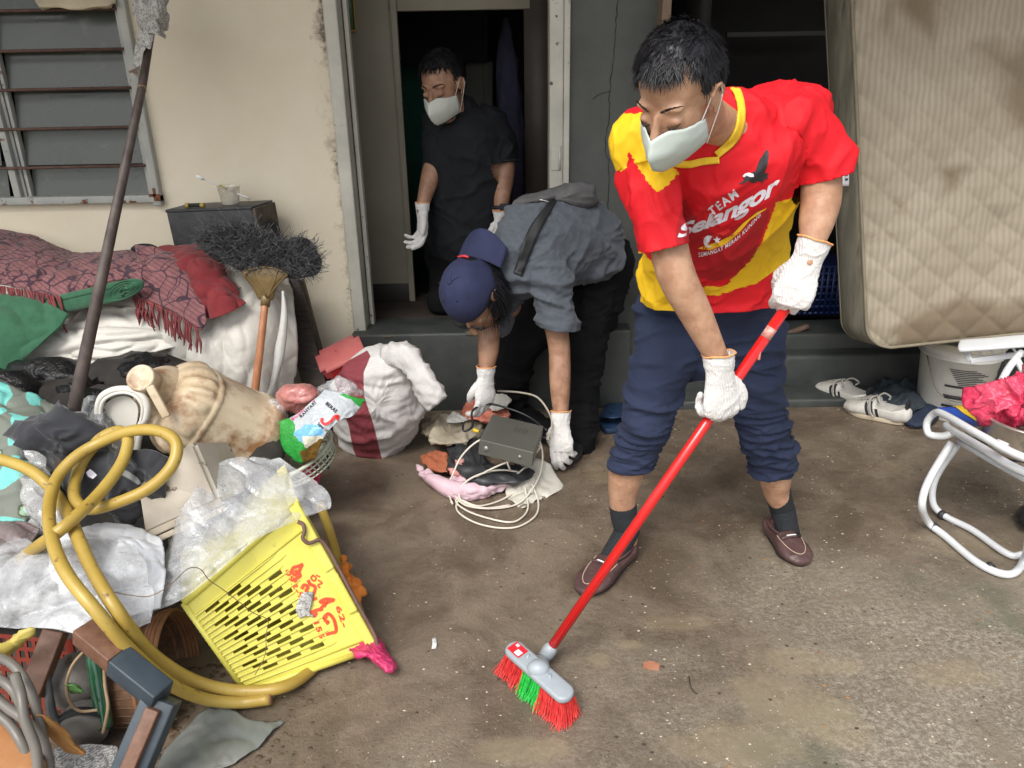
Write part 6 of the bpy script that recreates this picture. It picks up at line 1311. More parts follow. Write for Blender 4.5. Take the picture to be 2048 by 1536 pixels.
obj('bent_pipe', tube(hd_([(92, 1340, 1.46), (98, 1390, 1.43), (104, 1430, 1.41), (118, 1452, 1.40), (138, 1460, 1.40)]), (.009, .010, .012, .012, .011), 12, 5), mat('dark_grey_pipe', (.06, .065, .07), (.1, .1, .1), 20, rough=.4), label='dark grey bent pipe standing between the hoses and the fan motor', cat='pipe')
fm = thing('fan_motor', 'dirty grey fan motor housing lying in the front left corner', 'fan motor', G(165, 1480))
M_mot = mat('dirty_grey_casting', (.10, .09, .08), (.20, .185, .17), 8, 6, rough=.5, metal=.2, bump=.5, bs=50, c3=(.05, .03, .02), s3=18, t3=.62)
FM = frame_m(W(158, 1375, 1.50), V3((1, .2, 0)), V3((.1, -.35, .8)))
obj('housing', xf(lathe([(.0005, .05), (.035, .048), (.05, .035), (.062, .02), (.066, 0), (.066, -.05), (.05, -.07)], 36), FM), M_mot, fm)
FM2 = frame_m(W(168, 1455, 1.42), V3((1, .15, .1)), V3((0, -.2, 1)))
obj('housing', xf(lathe([(.0005, .03), (.02, .03), (.024, .024), (.05, .02), (.056, .01), (.058, -.02), (.05, -.04)], 36), FM2), M_mot, fm); obj('band', xf(lathe([(.0595, .008), (.062, .004), (.062, -.010), (.0595, -.014)], 36), FM2), M_blk, fm)
gbt = thing('green_bottle', 'dark green glass bottle upright between the fan motor and the basket', 'bottle', W(205, 1460, 1.45))
obj('glass', tube(hd_([(182, 1290, 1.50), (190, 1330, 1.48), (200, 1390, 1.45), (210, 1455, 1.42)]), (.014, .018, .019, .019), 20, 5), mat('green_glass', (.012, .07, .03), (.02, .10, .05), 30, rough=.15, coat=.6), gbt)
M_twig = mat('pale_twig', (.24, .16, .09), (.32, .23, .14), 30, rough=.8)
obj('twig', tube(hd_([(175, 1295, 1.42), (145, 1330, 1.40), (133, 1370, 1.39), (140, 1405, 1.39), (160, 1422, 1.39), (195, 1420, 1.39)]), .0035, 7, 5), M_twig, label='curved pale twig looping round the fan motor', cat='twig')
obj('twig', tube(hd_([(208, 1320, 1.42), (210, 1370, 1.40), (216, 1410, 1.38), (212, 1440, 1.37), (206, 1466, 1.37)]), .0038, 7, 5), M_twig, label='straight pale twig lying along the green bottle', cat='twig')
def leaf(P_, d, m, lab, cat='leaf', th=.003):
    g = sheet([[W(*p, d+.01*abs(k-1)) if len(p) == 2 else W(*p) for k, p in enumerate(r_)] for r_ in P_], 4, 6); o = obj('dry_leaf', fold(g, (.004, (30, 30, 30), 3)), m, solid=.0012, label=lab, cat=cat)
    obj('midrib', tube([W(*r_[1], d-.004) for r_ in P_], .0012, 5, 4), m, o)
leaf([[(62, 1430), (63, 1431), (64, 1432)], [(80, 1442), (88, 1432), (98, 1434)], [(98, 1472), (112, 1456), (128, 1456)], [(130, 1502), (142, 1488), (152, 1486)], [(168, 1512), (170, 1508), (172, 1504)]], 1.30, mat('orange_leaf', (.42, .19, .045), (.5, .27, .09), 20, rough=.7, c3=(.22, .1, .04), s3=30, t3=.66), 'curled orange-brown dry leaf on the grey hoses')
leaf([[(128, 1372), (130, 1370), (132, 1368)], [(136, 1385), (145, 1372), (150, 1366)], [(160, 1388), (166, 1384), (168, 1380)]], 1.385, mat('green_leaf', (.07, .18, .04), (.1, .25, .07), 20, rough=.5), 'small green leaf tucked in front of the fan motor')
obj('yellow_glove', fold(pillow([(-20, 1290), (10, 1285), (40, 1262), (66, 1256), (72, 1268), (50, 1285), (30, 1300), (10, 1312), (-20, 1312)], 1.42, .025, n=8, back=1), (.005, (30, 30, 30), 3)), mat('yellow_rubber', (.42, .33, .06), (.5, .42, .12), 12, rough=.6), label='dirty yellow rubber tube end poking out under the film at the left edge', cat='rubber tube')
obj('orange_block', fold(beam(W(-40, 1440, 1.30), W(60, 1560, 1.2), .07, .05, .004), (.0001, (1, 1, 1), 1)), mat('orange_wood', (.36, .15, .05), (.42, .2, .08), 14, rough=.6), label='orange-brown wood block in the very bottom left corner', cat='wood block')
obj('newspaper', fold(sh_([[(100, 1500, 1.34), (150, 1490, 1.36), (200, 1488, 1.37), (235, 1492, 1.38)], [(100, 1530, 1.31), (150, 1525, 1.33), (200, 1522, 1.34), (235, 1525, 1.35)], [(100, 1580, 1.28), (150, 1580, 1.29), (200, 1580, 1.3), (235, 1580, 1.3)]], 6, 6), (.012, (20, 20, 20), 3)), M_news, solid=.001, label='crumpled newspaper on the ground beneath the dry leaf', cat='newspaper')
gfs = [[(330, 1500), (400, 1425), (450, 1412), (500, 1440), (568, 1440)], [(320, 1520), (390, 1470), (450, 1465), (500, 1470), (545, 1462)], [(310, 1545), (380, 1515), (440, 1510), (480, 1505), (520, 1490)], [(300, 1580), (370, 1560), (430, 1540), (460, 1530), (480, 1518)]]
obj('plastic_sheet', fold(sheet([[G(x, y, .012) for x, y in r_] for r_ in gfs], 8, 8), (.012, (9, 9, 9), 3), (.004, (30, 30, 30), 5)), mat('grey_green_plastic', (.17, .19, .175), (.24, .25, .23), 6, rough=.3, alpha=.9, c3=(.10, .07, .05), s3=9, t3=.6, w3=.2), solid=.0012, label='grey-green plastic sheet flat on the ground below the crate', cat='plastic sheet')
obj('litter', flecks(500, .006, 9, (-.95, -.45), (1.3, 1.7), False), mat('dark_leaf_litter', (.05, .032, .02), (.12, .08, .045), 30, rough=.8), kind='stuff', smooth=False)
obj('low_gap_fill', fold(pillow([(-200, 1230), (100, 1225), (300, 1240), (360, 1300), (330, 1400), (240, 1480), (100, 1560), (-200, 1560)], lambda x, y: 1.85-(y-1230)*.0012, .03, n=12, back=4), (.03, (8, 8, 8), 3)), mat('gap_shade_fill2', (.018, .015, .013), (.04, .032, .026), 20, rough=.9, bump=.6), kind='stuff')  # dark filler under the front of the heap, gap shade as colour
# ---------------------------------------------------------------- middle: sack, box, rice bag, colander
def zd(x, y, z=.0): return G(x, y, z).y
M_sack = mat('white_sack_weave', (.50, .48, .47), (.62, .60, .58), 6, 6, rough=.75, bump=.5, bs=260, bump2=.35, bs2=9, c3=(.34, .28, .2), s3=7, t3=.64, w3=.2); add_wave(M_sack, (.42, .41, .42), 70, 'Z', .4, 1.5)
so_ = [(690, 735), (725, 705), (765, 692), (800, 700), (828, 735), (842, 790), (842, 840), (825, 880), (780, 915), (735, 926), (700, 905), (672, 860), (664, 800), (668, 760)]
sg = fold(pillow(so_, 2.98, .17, n=30, seg=9, cc=(755, 810), back=.9), (.022, (3.5, 3.5, 9), 3), (.011, (7, 7, 22), 6), (.004, (22, 22, 46), 2))
sk = thing('rice_sack', 'full white woven sack with broad maroon stripe and tied neck below the doorway', 'sack', G(745, 915))
sko = obj('sack_body', sg, M_sack, sk); bvsk = BVHTree.FromPolygons([tuple(v) for v in sg[0]], sg[1])
dye(sko, 'stripe', [[(660, 740), (735, 700), (742, 712), (728, 745), (728, 790), (748, 850), (766, 925), (725, 940), (706, 900), (696, 850), (680, 800)]], lambda p: p.y < 3.02); dyed(M_sack, 'stripe', (.20, .035, .045), .04, 30)
obj('sack_neck', fold(loft([(W(780, 712, 2.93), .05, .05), (W(812, 712, 2.86), .05, .045), (W(838, 745, 2.80), .045, .035), (W(858, 780, 2.76), .055, .028), (W(878, 806, 2.74), .05, .018)], xh=(.3, 0, 1), n=30, cap='none'), (.016, (14, 14, 14), 3), (.006, (40, 40, 40), 6)), M_sack, sk, solid=.002)
dye(sk.children[-1], 'stripe', [[(0, 0), (1, 0), (0, 1)]])
rb = thing('lunch_box', 'red plastic box with cloudy lid tilted on top of the white sack', 'box', W(680, 740, 3.05))
M_rbx = mat('red_box_plastic', (.45, .02, .025), (.5, .04, .04), 10, rough=.35, coat=.3); M_rlid = mat('cloudy_red_lid', (.38, .08, .08), (.46, .15, .14), 4, rough=.35, c3=(.5, .45, .42), s3=20, t3=.7)
ba, bb_, bc_, bd_ = W(627, 706, 3.06), W(714, 664, 3.12), W(732, 706, 3.0), W(641, 752, 2.95)
bd_ = ba+(bc_-bb_)
def slab(P4, h, inset=0, top=None):
    n_ = (P4[1]-P4[0]).cross(P4[3]-P4[0]).normalized(); n_ = n_ if n_.z > 0 else -n_; c_ = sum(P4, V3((0, 0, 0)))/4
    lo_ = [p+(c_-p)*inset-n_*h for p in P4]; bm = tobm((list(P4)+lo_, [(0, 1, 2, 3), (7, 6, 5, 4), (0, 4, 5, 1), (1, 5, 6, 2), (2, 6, 7, 3), (3, 7, 4, 0)]))
    bmesh.ops.recalc_face_normals(bm, faces=bm.faces[:]); ve = [e for e in bm.edges if abs((e.verts[0].co-e.verts[1].co).normalized().dot(n_)) > .7]
    bmesh.ops.bevel(bm, geom=ve, offset=.022, segments=4, affect='EDGES'); bmesh.ops.bevel(bm, geom=[e for e in bm.edges if abs((e.verts[0].co-e.verts[1].co).normalized().dot(n_)) < .2], offset=.003, segments=2, affect='EDGES'); g = frombm(bm); bm.free(); return g, n_
g_, n_ = slab([ba, bb_, bc_, bd_], .012); obj('lid', g_, M_rlid, rb, smooth=False)
c_ = (ba+bb_+bc_+bd_)/4; lowp = [p+(c_-p)*.04-n_*.013 for p in (ba, bb_, bc_, bd_)]; g_, _ = slab(lowp, .055, .06); obj('box_body', g_, M_rbx, rb, smooth=False)
obj('lid_knob', tube([W(672, 703, 3.02)+n_*.003, W(672, 703, 3.02)+n_*.006], .004, 8, 1), M_rbx, rb)
# colander under the bags
cd = thing('colander', 'pale green plastic colander holding the rice packet beside the jerrycan', 'colander', W(620, 930, 2.3))
M_cdr = mat('pale_green_plastic', (.44, .47, .36), (.52, .55, .44), 10, rough=.45)
CM_ = frame_m(W(598, 905, 2.42), V3((.80, -.25, .32)), V3((.1, 1, .2)))
obj('rim', xf(tube([V3((.125*cos(t), .125*sin(t), 0)) for t in [2*pi*k/30 for k in range(30)]], .0075, 8, 2, closed=True), CM_), M_cdr, cd)
sl_ = []
for k in range(40):
    t = 2*pi*k/40; sl_.append(tube([V3((.124*cos(t), .124*sin(t), -.004)), V3((.115*cos(t+.05), .115*sin(t+.05), -.03)), V3((.11*cos(t+.1), .11*sin(t+.1), -.055))], .0028, 5, 1))
sl_ += [tube([V3((r_*cos(t), r_*sin(t), z)) for t in [2*pi*k/30 for k in range(30)]], .0035, 6, 1, closed=True) for r_, z in ((.117, -.022), (.112, -.042), (.108, -.058))]
obj('slotted_wall', xf(join(*sl_), CM_), M_cdr, cd); obj('base_dish', xf(lathe([(.11, -.058), (.08, -.075), (.0005, -.080)], 32), CM_), M_cdr, cd)
obj('teal_leg', beam(W(656, 905, 2.42), W(656, 938, 2.40), .010, .006, .001), mat('teal_plastic', (.01, .12, .11), rough=.4), cd)
# the rice packet
M_pack = mat('printed_rice_packet', (.40, .44, .47), (.50, .53, .55), 5, rough=.3, bump2=.5, bs2=24, spec=.6)
pg_ = fold(sheet([[W(*p) for p in r_] for r_ in ([(560, 890, 2.36), (572, 905, 2.33), (600, 925, 2.30), (630, 920, 2.30)], [(552, 850, 2.38), (580, 860, 2.34), (612, 880, 2.30), (650, 872, 2.31)], [(590, 830, 2.38), (615, 838, 2.35), (648, 850, 2.32), (680, 840, 2.34)], [(628, 800, 2.40), (655, 808, 2.38), (680, 822, 2.36), (708, 830, 2.38)], [(650, 778, 2.44), (685, 785, 2.42), (710, 795, 2.42), (731, 798, 2.44)])], 12, 10), (.010, (7, 7, 7), 3), (.004, (24, 24, 24), 6))
rp_ = obj('rice_packet', pg_, M_pack, solid=.0015, label='crumpled printed rice packet with green corners lying in the colander', cat='packet'); bvp = BVHTree.FromPolygons([tuple(v) for v in pg_[0]], pg_[1])
dye(rp_, 'green', [[(670, 786), (735, 788), (722, 815), (700, 802)], [(545, 850), (560, 800), (590, 850), (585, 885), (560, 905)], [(560, 905), (590, 870), (625, 905), (600, 940), (560, 930)]]); dyed(M_pack, 'green', (.03, .30, .05), .25, 25)
dye(rp_, 'blue', [[(588, 868), (612, 848), (640, 850), (650, 868), (622, 884), (598, 882)]]); dyed(M_pack, 'blue', (.16, .42, .70), .25, 25)
dye(rp_, 'pale', [[(604, 872), (640, 870), (660, 880), (630, 905), (610, 895)]]); dyed(M_pack, 'pale', (.65, .62, .5), .25, 25)
dye(rp_, 'rice', [[(600, 905), (640, 875), (665, 880), (640, 915), (605, 935)]]); dyed(M_pack, 'rice', (.16, .09, .02), .3, 30)
def pt(s, p0, p1, h, m, bold=.03, nm='packet_lettering'): obj(nm, decal(kt(s, p0, p1, h, bold), bvp, .004, 4), m, rp_)
pt("BERAS", (650, 808), (671, 826), 10, M_printk); pt("Super 10%", (634, 848), (656, 868), 9, M_printk); pt("RANTARI", (602, 836), (632, 806), 8, M_printk); pt("Super 15", (584, 842), (630, 800), 8, mat('pink_print', (.6, .05, .2), rough=.6))
obj('packet_letter', decal(strokes([(645, 836), (643, 842), (650, 848), (662, 842), (668, 834), (676, 832), (674, 840)], 5.5), bvp, .006, 4), M_printr, rp_)
obj('mesh_bag', fold(pillow([(552, 790), (570, 772), (600, 766), (625, 774), (640, 795), (632, 815), (605, 828), (580, 826), (560, 812)], 2.46, .07, n=12), (.008, (14, 14, 14), 3), (.003, (60, 60, 60), 4)), mat('pink_mesh_in_film', (.42, .13, .12), (.50, .22, .20), 90, rough=.3, bump=.7, bs=180, coat=.7), label='bundle of pink mesh in clear film on top of the rice packet', cat='bag')
obj('clear_bag', fold(pillow([(630, 790), (650, 770), (680, 755), (705, 765), (722, 785), (700, 790), (665, 800), (640, 808)], 2.5, .04, n=9), (.016, (16, 16, 16), 3), (.006, (40, 40, 40), 3)), M_film, label='clear plastic bag squeezed between the pink mesh bundle and the sack', cat='plastic bag')
obj('clear_bag', fold(pillow([(535, 800), (560, 800), (575, 830), (560, 860), (545, 880), (535, 850)], 2.45, .03, n=9), (.016, (16, 16, 16), 3), (.006, (40, 40, 40), 3)), M_film, label='clear plastic bag with green print beside the jerrycan base', cat='plastic bag')
obj('pink_bag', fold(pillow([(596, 935), (620, 925), (637, 935), (638, 955), (630, 972), (612, 965), (600, 955)], 2.40, .04, n=9), (.016, (16, 16, 16), 3), (.007, (40, 40, 40), 3)), M_mag, label='small crumpled pink plastic bag hanging below the colander', cat='plastic bag')
# ---------------------------------------------------------------- middle: waste pile with metal box and cables
def gz(x, y, z): return G(x, y, z)
M_dvr = mat('grey_brown_metal', (.105, .105, .09), (.13, .13, .112), 5, rough=.5, metal=.3, c3=(.22, .2, .17), s3=40, t3=.72, w3=.02)
dv = thing('metal_box', 'flat grey metal recorder box tangled in white cables on the waste pile', 'recorder box', G(1015, 930))
T0, T1, T2, T3 = W(985, 828, 2.78), W(1087, 852, 2.72), W(1068, 905, 2.50), W(942, 884, 2.53)
def boxtop(P4, h):
    n_ = (P4[1]-P4[0]).cross(P4[3]-P4[0]).normalized(); n_ = n_ if n_.z > 0 else -n_; lo_ = [p-n_*h for p in P4]; return (list(P4)+lo_, [(0, 1, 2, 3), (7, 6, 5, 4), (0, 4, 5, 1), (1, 5, 6, 2), (2, 6, 7, 3), (3, 7, 4, 0)]), n_
T3 = T0 + (T2-T1); g_, dn_ = boxtop([T0, T1, T2, T3], .062); obj('case', g_, M_dvr, dv, bev=.003, smooth=False, fix=True)
fv_ = (T2-T3).normalized(); fo_ = dn_.cross(fv_); fo_ = fo_ if fo_.y < 0 else -fo_
for t, m_, r_ in ((.14, M_cord, .010), (.76, M_frame, .007)):
    c_ = T3.lerp(T2, t)-dn_*.031; obj('screw', tube([c_, c_+fo_*.003], r_, 14, 1), mat('screw_face', (.30, .30, .27), rough=.4, metal=.4), dv)
obj('vent_slots', join(*[beam(T1.lerp(T0, .25+.045*k)+(T2-T1)*.28+dn_*.0004, T1.lerp(T0, .25+.045*k)+(T2-T1)*.46+dn_*.0004, .003, .001, 0, dn_) for k in range(6)]), mat('slot_dark', (.05, .05, .045), rough=.8), dv, smooth=False)
M_wc = mat('dirty_white_cable', (.60, .55, .46), (.68, .64, .56), 20, rough=.5)
wcab = thing('white_cable', 'tangle of dirty white cable looping over the metal box and floor', 'cable', G(1000, 1000))
def gc_(P_): return [G(x, y, z) for x, y, z in P_]
for P_ in ([(905, 1008, .02), (896, 980, .03), (905, 950, .08), (925, 910, .15), (960, 880, .21), (1000, 874, .20), (1050, 884, .19), (1082, 893, .18)],
           [(1082, 893, .18), (1060, 916, .16), (1020, 922, .16), (960, 950, .09), (915, 985, .03), (930, 1010, .02), (985, 1017, .012), (1040, 1005, .012), (1075, 960, .05), (1085, 920, .12), (1080, 885, .18), (1060, 866, .22), (1035, 862, .22), (1015, 885, .20), (1014, 920, .17), (1020, 940, .12)],
           [(1060, 940, .08), (1020, 990, .01), (960, 1012, .01), (920, 1000, .02), (915, 1022, .01), (950, 1045, .008), (1000, 1056, .008), (1040, 1052, .008), (1072, 1030, .008), (1076, 1000, .01), (1060, 960, .04)],
           [(1050, 935, .10), (1010, 965, .04), (950, 985, .03), (912, 1000, .02), (935, 1022, .01), (990, 1040, .008), (1030, 1043, .008), (1055, 1020, .008), (1052, 985, .02), (1045, 950, .06)],
           [(1070, 950, .05), (1000, 940, .10), (945, 955, .09), (920, 980, .05), (925, 1003, .02), (970, 1016, .01), (1020, 1010, .01)]):
    obj('cable_loop', tube(gc_(P_), .0036, 8, 6), M_wc, wcab)
M_bc = mat('black_cable', (.012, .012, .013), rough=.45)
obj('black_cable', tube([W(925, 845, 2.74), W(928, 862, 2.70), W(945, 852, 2.72), W(945, 822, 2.80), (W(975, 808, 2.84)), W(1020, 818, 2.84), W(1060, 835, 2.80), W(1095, 862, 2.72)], .0045, 8, 6), M_bc, label='black cable arching behind the grey metal box', cat='cable')
obj('brown_cable', tube([W(995, 782, 2.98), W(1040, 785, 2.92), W(1075, 795, 2.86), W(1098, 825, 2.80), W(1104, 850, 2.74), W(1095, 880, 2.68)], .0042, 8, 6), mat('dull_pale_cable', (.33, .30, .25), rough=.6), label='dull pale cable arching between the bending man\'s hands', cat='cable')
obj('black_cable', tube(gc_([(930, 975, .02), (960, 955, .06), (1000, 950, .05), (1035, 975, .012), (1050, 980, .01)]), .0050, 8, 6), M_bc, label='black cable lying across the pink cloth', cat='cable')
pc = mat('pale_pink_cloth', (.60, .40, .46), (.68, .50, .56), 10, rough=.9, bump=.3, bs=250)
obj('pink_cloth', fold(sheet([[G(x, y, z) for x, y, z in r_] for r_ in ([(832, 930, .03), (870, 945, .05), (920, 952, .06), (980, 955, .05), (1040, 945, .05)], [(838, 945, .03), (872, 962, .06), (920, 972, .06), (975, 975, .05), (1035, 960, .04)], [(850, 955, .01), (880, 978, .03), (915, 990, .03), (960, 992, .02), (1000, 985, .01)], [(870, 968, .004), (895, 990, .006), (920, 1000, .005), (950, 998, .005), (985, 990, .005)])], 10, 8), (.026, (9, 9, 9), 3), (.010, (26, 26, 26), 5)), pc, solid=.004, label='pale pink cloth spread on the floor in front of the metal box', cat='cloth')
obj('rust_cloth', fold(pillow([(842, 918), (862, 908), (885, 904), (905, 918), (912, 938), (890, 945), (862, 936)], lambda x, y: zd(x, y, .04), .035, n=9), (.012, (16, 16, 16), 3), (.005, (40, 40, 40), 3)), mat('rust_orange_cloth', (.34, .09, .035), (.42, .14, .07), 20, rough=.9, bump=.5), label='rust orange rag at the left of the pink cloth', cat='cloth')
obj('pink_rag', fold(pillow([(900, 925), (925, 915), (945, 930), (930, 948), (905, 945)], lambda x, y: zd(x, y, .06), .03, n=8), (.012, (16, 16, 16), 5), (.005, (40, 40, 40), 3)), mat('salmon_cloth', (.55, .22, .20), (.62, .32, .30), 14, rough=.9), label='salmon rag tucked between the rust rag and the black case', cat='cloth')
obj('white_rag', fold(sheet([[G(x, y, z) for x, y, z in r_] for r_ in ([(1040, 920, .08), (1065, 915, .10), (1095, 925, .08), (1100, 935, .05)], [(1020, 965, .03), (1050, 960, .05), (1090, 960, .03), (1128, 970, .006)], [(1012, 990, .008), (1040, 985, .02), (1075, 980, .01), (1105, 990, .004)], [(1035, 1012, .004), (1048, 1018, .004), (1060, 1008, .004), (1078, 998, .004)])], 9, 8), (.016, (10, 10, 10), 3), (.005, (30, 30, 30), 7)), mat('dirty_white_rag', (.48, .46, .40), (.56, .54, .48), 14, rough=.9, bump=.4, bs=220), solid=.004, label='dirty white rag on the floor at the right of the metal box', cat='cloth')
obj('beige_bundle', fold(pillow([(850, 850), (875, 835), (920, 832), (960, 845), (955, 870), (930, 888), (895, 892), (862, 880), (848, 868)], lambda x, y: zd(x, y, .07), .08, n=14), (.024, (10, 10, 24), 3), (.010, (30, 30, 60), 5)), mat('beige_padding', (.34, .29, .21), (.45, .40, .31), 10, rough=.9, bump=.4, c3=(.12, .09, .06), s3=14, t3=.62), label='beige striped padding lying left of the metal box', cat='padding')
obj('dark_case', fold(pillow([(900, 905), (918, 885), (940, 880), (960, 890), (975, 920), (1010, 945), (1060, 945), (1070, 930), (1060, 960), (1000, 968), (940, 962), (908, 940)], lambda x, y: zd(x, y, .06), .05, n=12, cc=(960, 930)), (.026, (12, 12, 12), 3), (.008, (30, 30, 30), 3)), mat('dark_grey_vinyl', (.022, .023, .026), (.035, .036, .04), 10, rough=.5), label='dark grey torn vinyl case under the metal box', cat='case')
obj('salmon_bag', fold(pillow([(925, 822), (940, 800), (965, 795), (985, 802), (1010, 812), (1018, 832), (985, 842), (950, 840), (930, 838)], lambda x, y: zd(x, y, .12), .05, n=10), (.014, (14, 14, 14), 3), (.006, (40, 40, 40), 3)), mat('salmon_plastic', (.55, .15, .10), (.66, .26, .18), 10, rough=.35, bump2=.6, bs2=30), label='salmon plastic bag under the bending man\'s far glove', cat='plastic bag')
obj('white_paper', fold(pillow([(975, 800), (990, 788), (1012, 790), (1022, 800), (1010, 815), (990, 822), (978, 815)], lambda x, y: zd(x, y, .16), .025, n=8), (.012, (22, 22, 22), 3), (.005, (50, 50, 50), 3)), mat('crumpled_white', (.55, .55, .50), (.62, .61, .56), 12, rough=.8), label='crumpled white paper ball beside the far glove', cat='paper')
obj('white_paper', fold(pillow([(892, 838), (905, 826), (922, 830), (935, 840), (918, 846), (900, 846)], lambda x, y: zd(x, y, .13), .02, n=8), (.010, (22, 22, 22), 6)), mat('crumpled_white2', (.6, .6, .58), rough=.8), label='small white crumpled paper lying on the beige padding', cat='paper')
obj('black_bag', fold(pillow([(990, 830), (1010, 805), (1050, 808), (1085, 830), (1110, 850), (1105, 880), (1060, 870), (1010, 850)], lambda x, y: zd(x, y, .05), .06, n=10), (.02, (12, 12, 12), 3), (.008, (30, 30, 30), 6)), M_bagb, label='flattened black bag behind the grey metal box', cat='bag')
obj('yellow_plug', tube([W(947, 860, 2.66), W(958, 863, 2.65)], (.008, .006), 10, 2), mat('yellow_plug_plastic', (.6, .42, .03), rough=.4), label='small yellow cable plug beside the metal box', cat='plug')
# ---------------------------------------------------------------- right: mattress
mt = thing('mattress', 'stained beige quilted mattress hanging upright over the right doorway', 'mattress', W(1860, 700, 3.2))
def mattress_mat():
    m = mat('mattress_ticking', (.31, .265, .195), (.40, .35, .275), 3, 6, .35, .65, .95, bump=.3, bs=160); N, L, P = nodes_of(m)
    add_wave(m, (.25, .21, .15), 14.5, 'X', .42, .25, w=(.3, .7), dscale=.5)
    for s3, t, c in ((1.3, .56, (.20, .155, .10)), (2.4, .62, (.15, .095, .05)), (5, .66, (.24, .18, .11))):
        tc = N.new('ShaderNodeTexCoord'); n = N.new('ShaderNodeTexNoise'); n.inputs['Scale'].default_value = s3; n.inputs['Detail'].default_value = 7; n.inputs['Roughness'].default_value = .62; L.new(tc.outputs['Object'], n.inputs[0])
        r = N.new('ShaderNodeMapRange'); r.inputs[1].default_value = t; r.inputs[2].default_value = t+.10; r.inputs[4].default_value = .6; L.new(n.outputs['Fac'], r.inputs[0])
        x = N.new('ShaderNodeMix'); x.data_type = 'RGBA'; L.new(P.inputs['Base Color'].links[0].from_socket, x.inputs[6]); x.inputs[7].default_value = (*c, 1); L.new(r.outputs[0], x.inputs[0]); L.new(x.outputs[2], P.inputs['Base Color'])
    return m
M_mat = mattress_mat()
# front face: an upright slab with rounded lower corner; quilted in diagonals
m0, m1, m2, m3 = W(1700, -80, 3.28), W(2300, -80, 3.10), W(2300, 640, 2.92), W(1735, 700, 3.02)
ux = (m1-m0).normalized(); EDGE = [(0, 0)]
def MPt(u, v): return m0.lerp(m1, u).lerp(m3.lerp(m2, u), v)
mn_ = (m3-m0).cross(m1-m0).normalized(); mn_ = mn_ if mn_.y < 0 else -mn_
nu_, nv_ = 150, 170; V_, F_ = [], []
wm, hm = (m1-m0).length, (m3-m0).length
for j in range(nv_+1):
    for i in range(nu_+1):
        u, v = i/nu_, j/nv_
        X_, Z_ = u*wm, v*hm; rc_l = .10
        if Z_ > hm-rc_l and X_ < rc_l:      # rounded corner
            f_ = (Z_-(hm-rc_l))/rc_l; X_ = max(X_, 0); xs = rc_l*(1-sqrt(max(0, 1-f_*f_))); X_ = xs + X_*(rc_l-xs)/rc_l if X_ < rc_l else X_
        d_ = min(X_, hm-Z_); puff = .030*(1-math.exp(-d_/.05)) - .006
        a_ = (X_*1.0+Z_*.92)/.142; b_ = (X_*1.0-Z_*.92)/.142
        q_ = min(abs(a_-round(a_)), abs(b_-round(b_)))
        puff += .011*min(1, (q_*2.4))**.5 - .008
        puff += .007*noise.noise(V3((X_*4, Z_*4, 2))) + .003*noise.noise(V3((X_*14, Z_*14, 5)))
        st_ = .020*math.exp(-((X_-.46)**2+(Z_-1.02)**2)/.004); puff -= st_
        V_.append(MPt(X_/wm, Z_/hm)+mn_*puff)
for j in range(nv_):
    for i in range(nu_): F_.append((j*(nu_+1)+i, (j+1)*(nu_+1)+i, (j+1)*(nu_+1)+i+1, j*(nu_+1)+i+1))
mq = obj('quilted_face', (V_, F_), M_mat, mt)
a = mq.data.attributes.new('stain', 'FLOAT', 'POINT'); off_ = wloc(mq); vals = []
for v in mq.data.vertices:
    x, y = to_px(v.co+off_); n_ = noise.noise(v.co*5)*40+noise.noise(v.co*14)*14
    s_ = max(sdist(x, y, [(1770, -80), (1900, -80), (1890, 60), (1870, 110), (1830, 70), (1790, 30)])+n_*.5, sdist(x, y, [(1765, -20), (1800, 0), (1790, 40), (1770, 70), (1762, 40)])+n_*.3, sdist(x, y, [(1840, 590), (1960, 590), (2100, 600), (2300, 600), (2300, 700), (1800, 720), (1780, 660)])+n_*.6, sdist(x, y, [(1865, 330), (1940, 320), (1950, 345), (1925, 355), (1925, 385), (1900, 390), (1870, 415), (1862, 400), (1880, 370)])+n_*.25, sdist(x, y, [(1900, 60), (2100, 40), (2300, 60), (2300, 420), (2040, 380), (1980, 250)])*.5-14+n_*.6)
    vals.append(max(-1, min(1, s_/30)))
a.data.foreach_set('value', vals); dyed(M_mat, 'stain', (.19, .145, .095), .45, 7, soft=1.1); 
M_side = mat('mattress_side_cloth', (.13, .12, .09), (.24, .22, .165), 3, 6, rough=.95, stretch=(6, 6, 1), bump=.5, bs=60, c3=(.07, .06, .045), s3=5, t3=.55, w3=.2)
ev = [(0, 0)]; path = [(0, t) for t in [hm*k/26 for k in range(24)]]; path = [(x, z) for x, z in path if z < hm-.10] + [(.10-.10*cos(R(a)), hm-.10+.10*sin(R(a))) for a in range(0, 91, 10)] + [(.10+k*.12, hm) for k in range(1, 12)]
V_, F_ = [], []; dep = .19
for x_, z_ in path:
    p = MPt(x_/wm, z_/hm); inw = V3((.012, 0, 0))
    for k in range(9):
        q_ = k/8; bulge = (-.018 if x_ < .05 else -.01)*sin(pi*q_); out_ = V3((bulge, 0, 0)) if x_ < .05 else V3((0, 0, bulge)); V_.append(p - mn_*(.002+dep*q_)*1.0 + out_ + V3((-.055*q_ if x_ < .06 else 0, 0, 0))+V3((0, 0, .0)) + mn_*.004*noise.noise(p*9+V3((k, 0, 0))))
for i in range(len(path)-1):
    for k in range(8): F_.append((i*9+k, i*9+k+1, (i+1)*9+k+1, (i+1)*9+k))
obj('side_border', (V_, F_), M_side, mt, solid=.004)
obj('piping', tube([MPt(x_/wm, z_/hm)+mn_*.001 for x_, z_ in path], .0065, 8, 2), mat('piping_cloth', (.27, .235, .17), (.2, .17, .12), 12, rough=.9), mt)
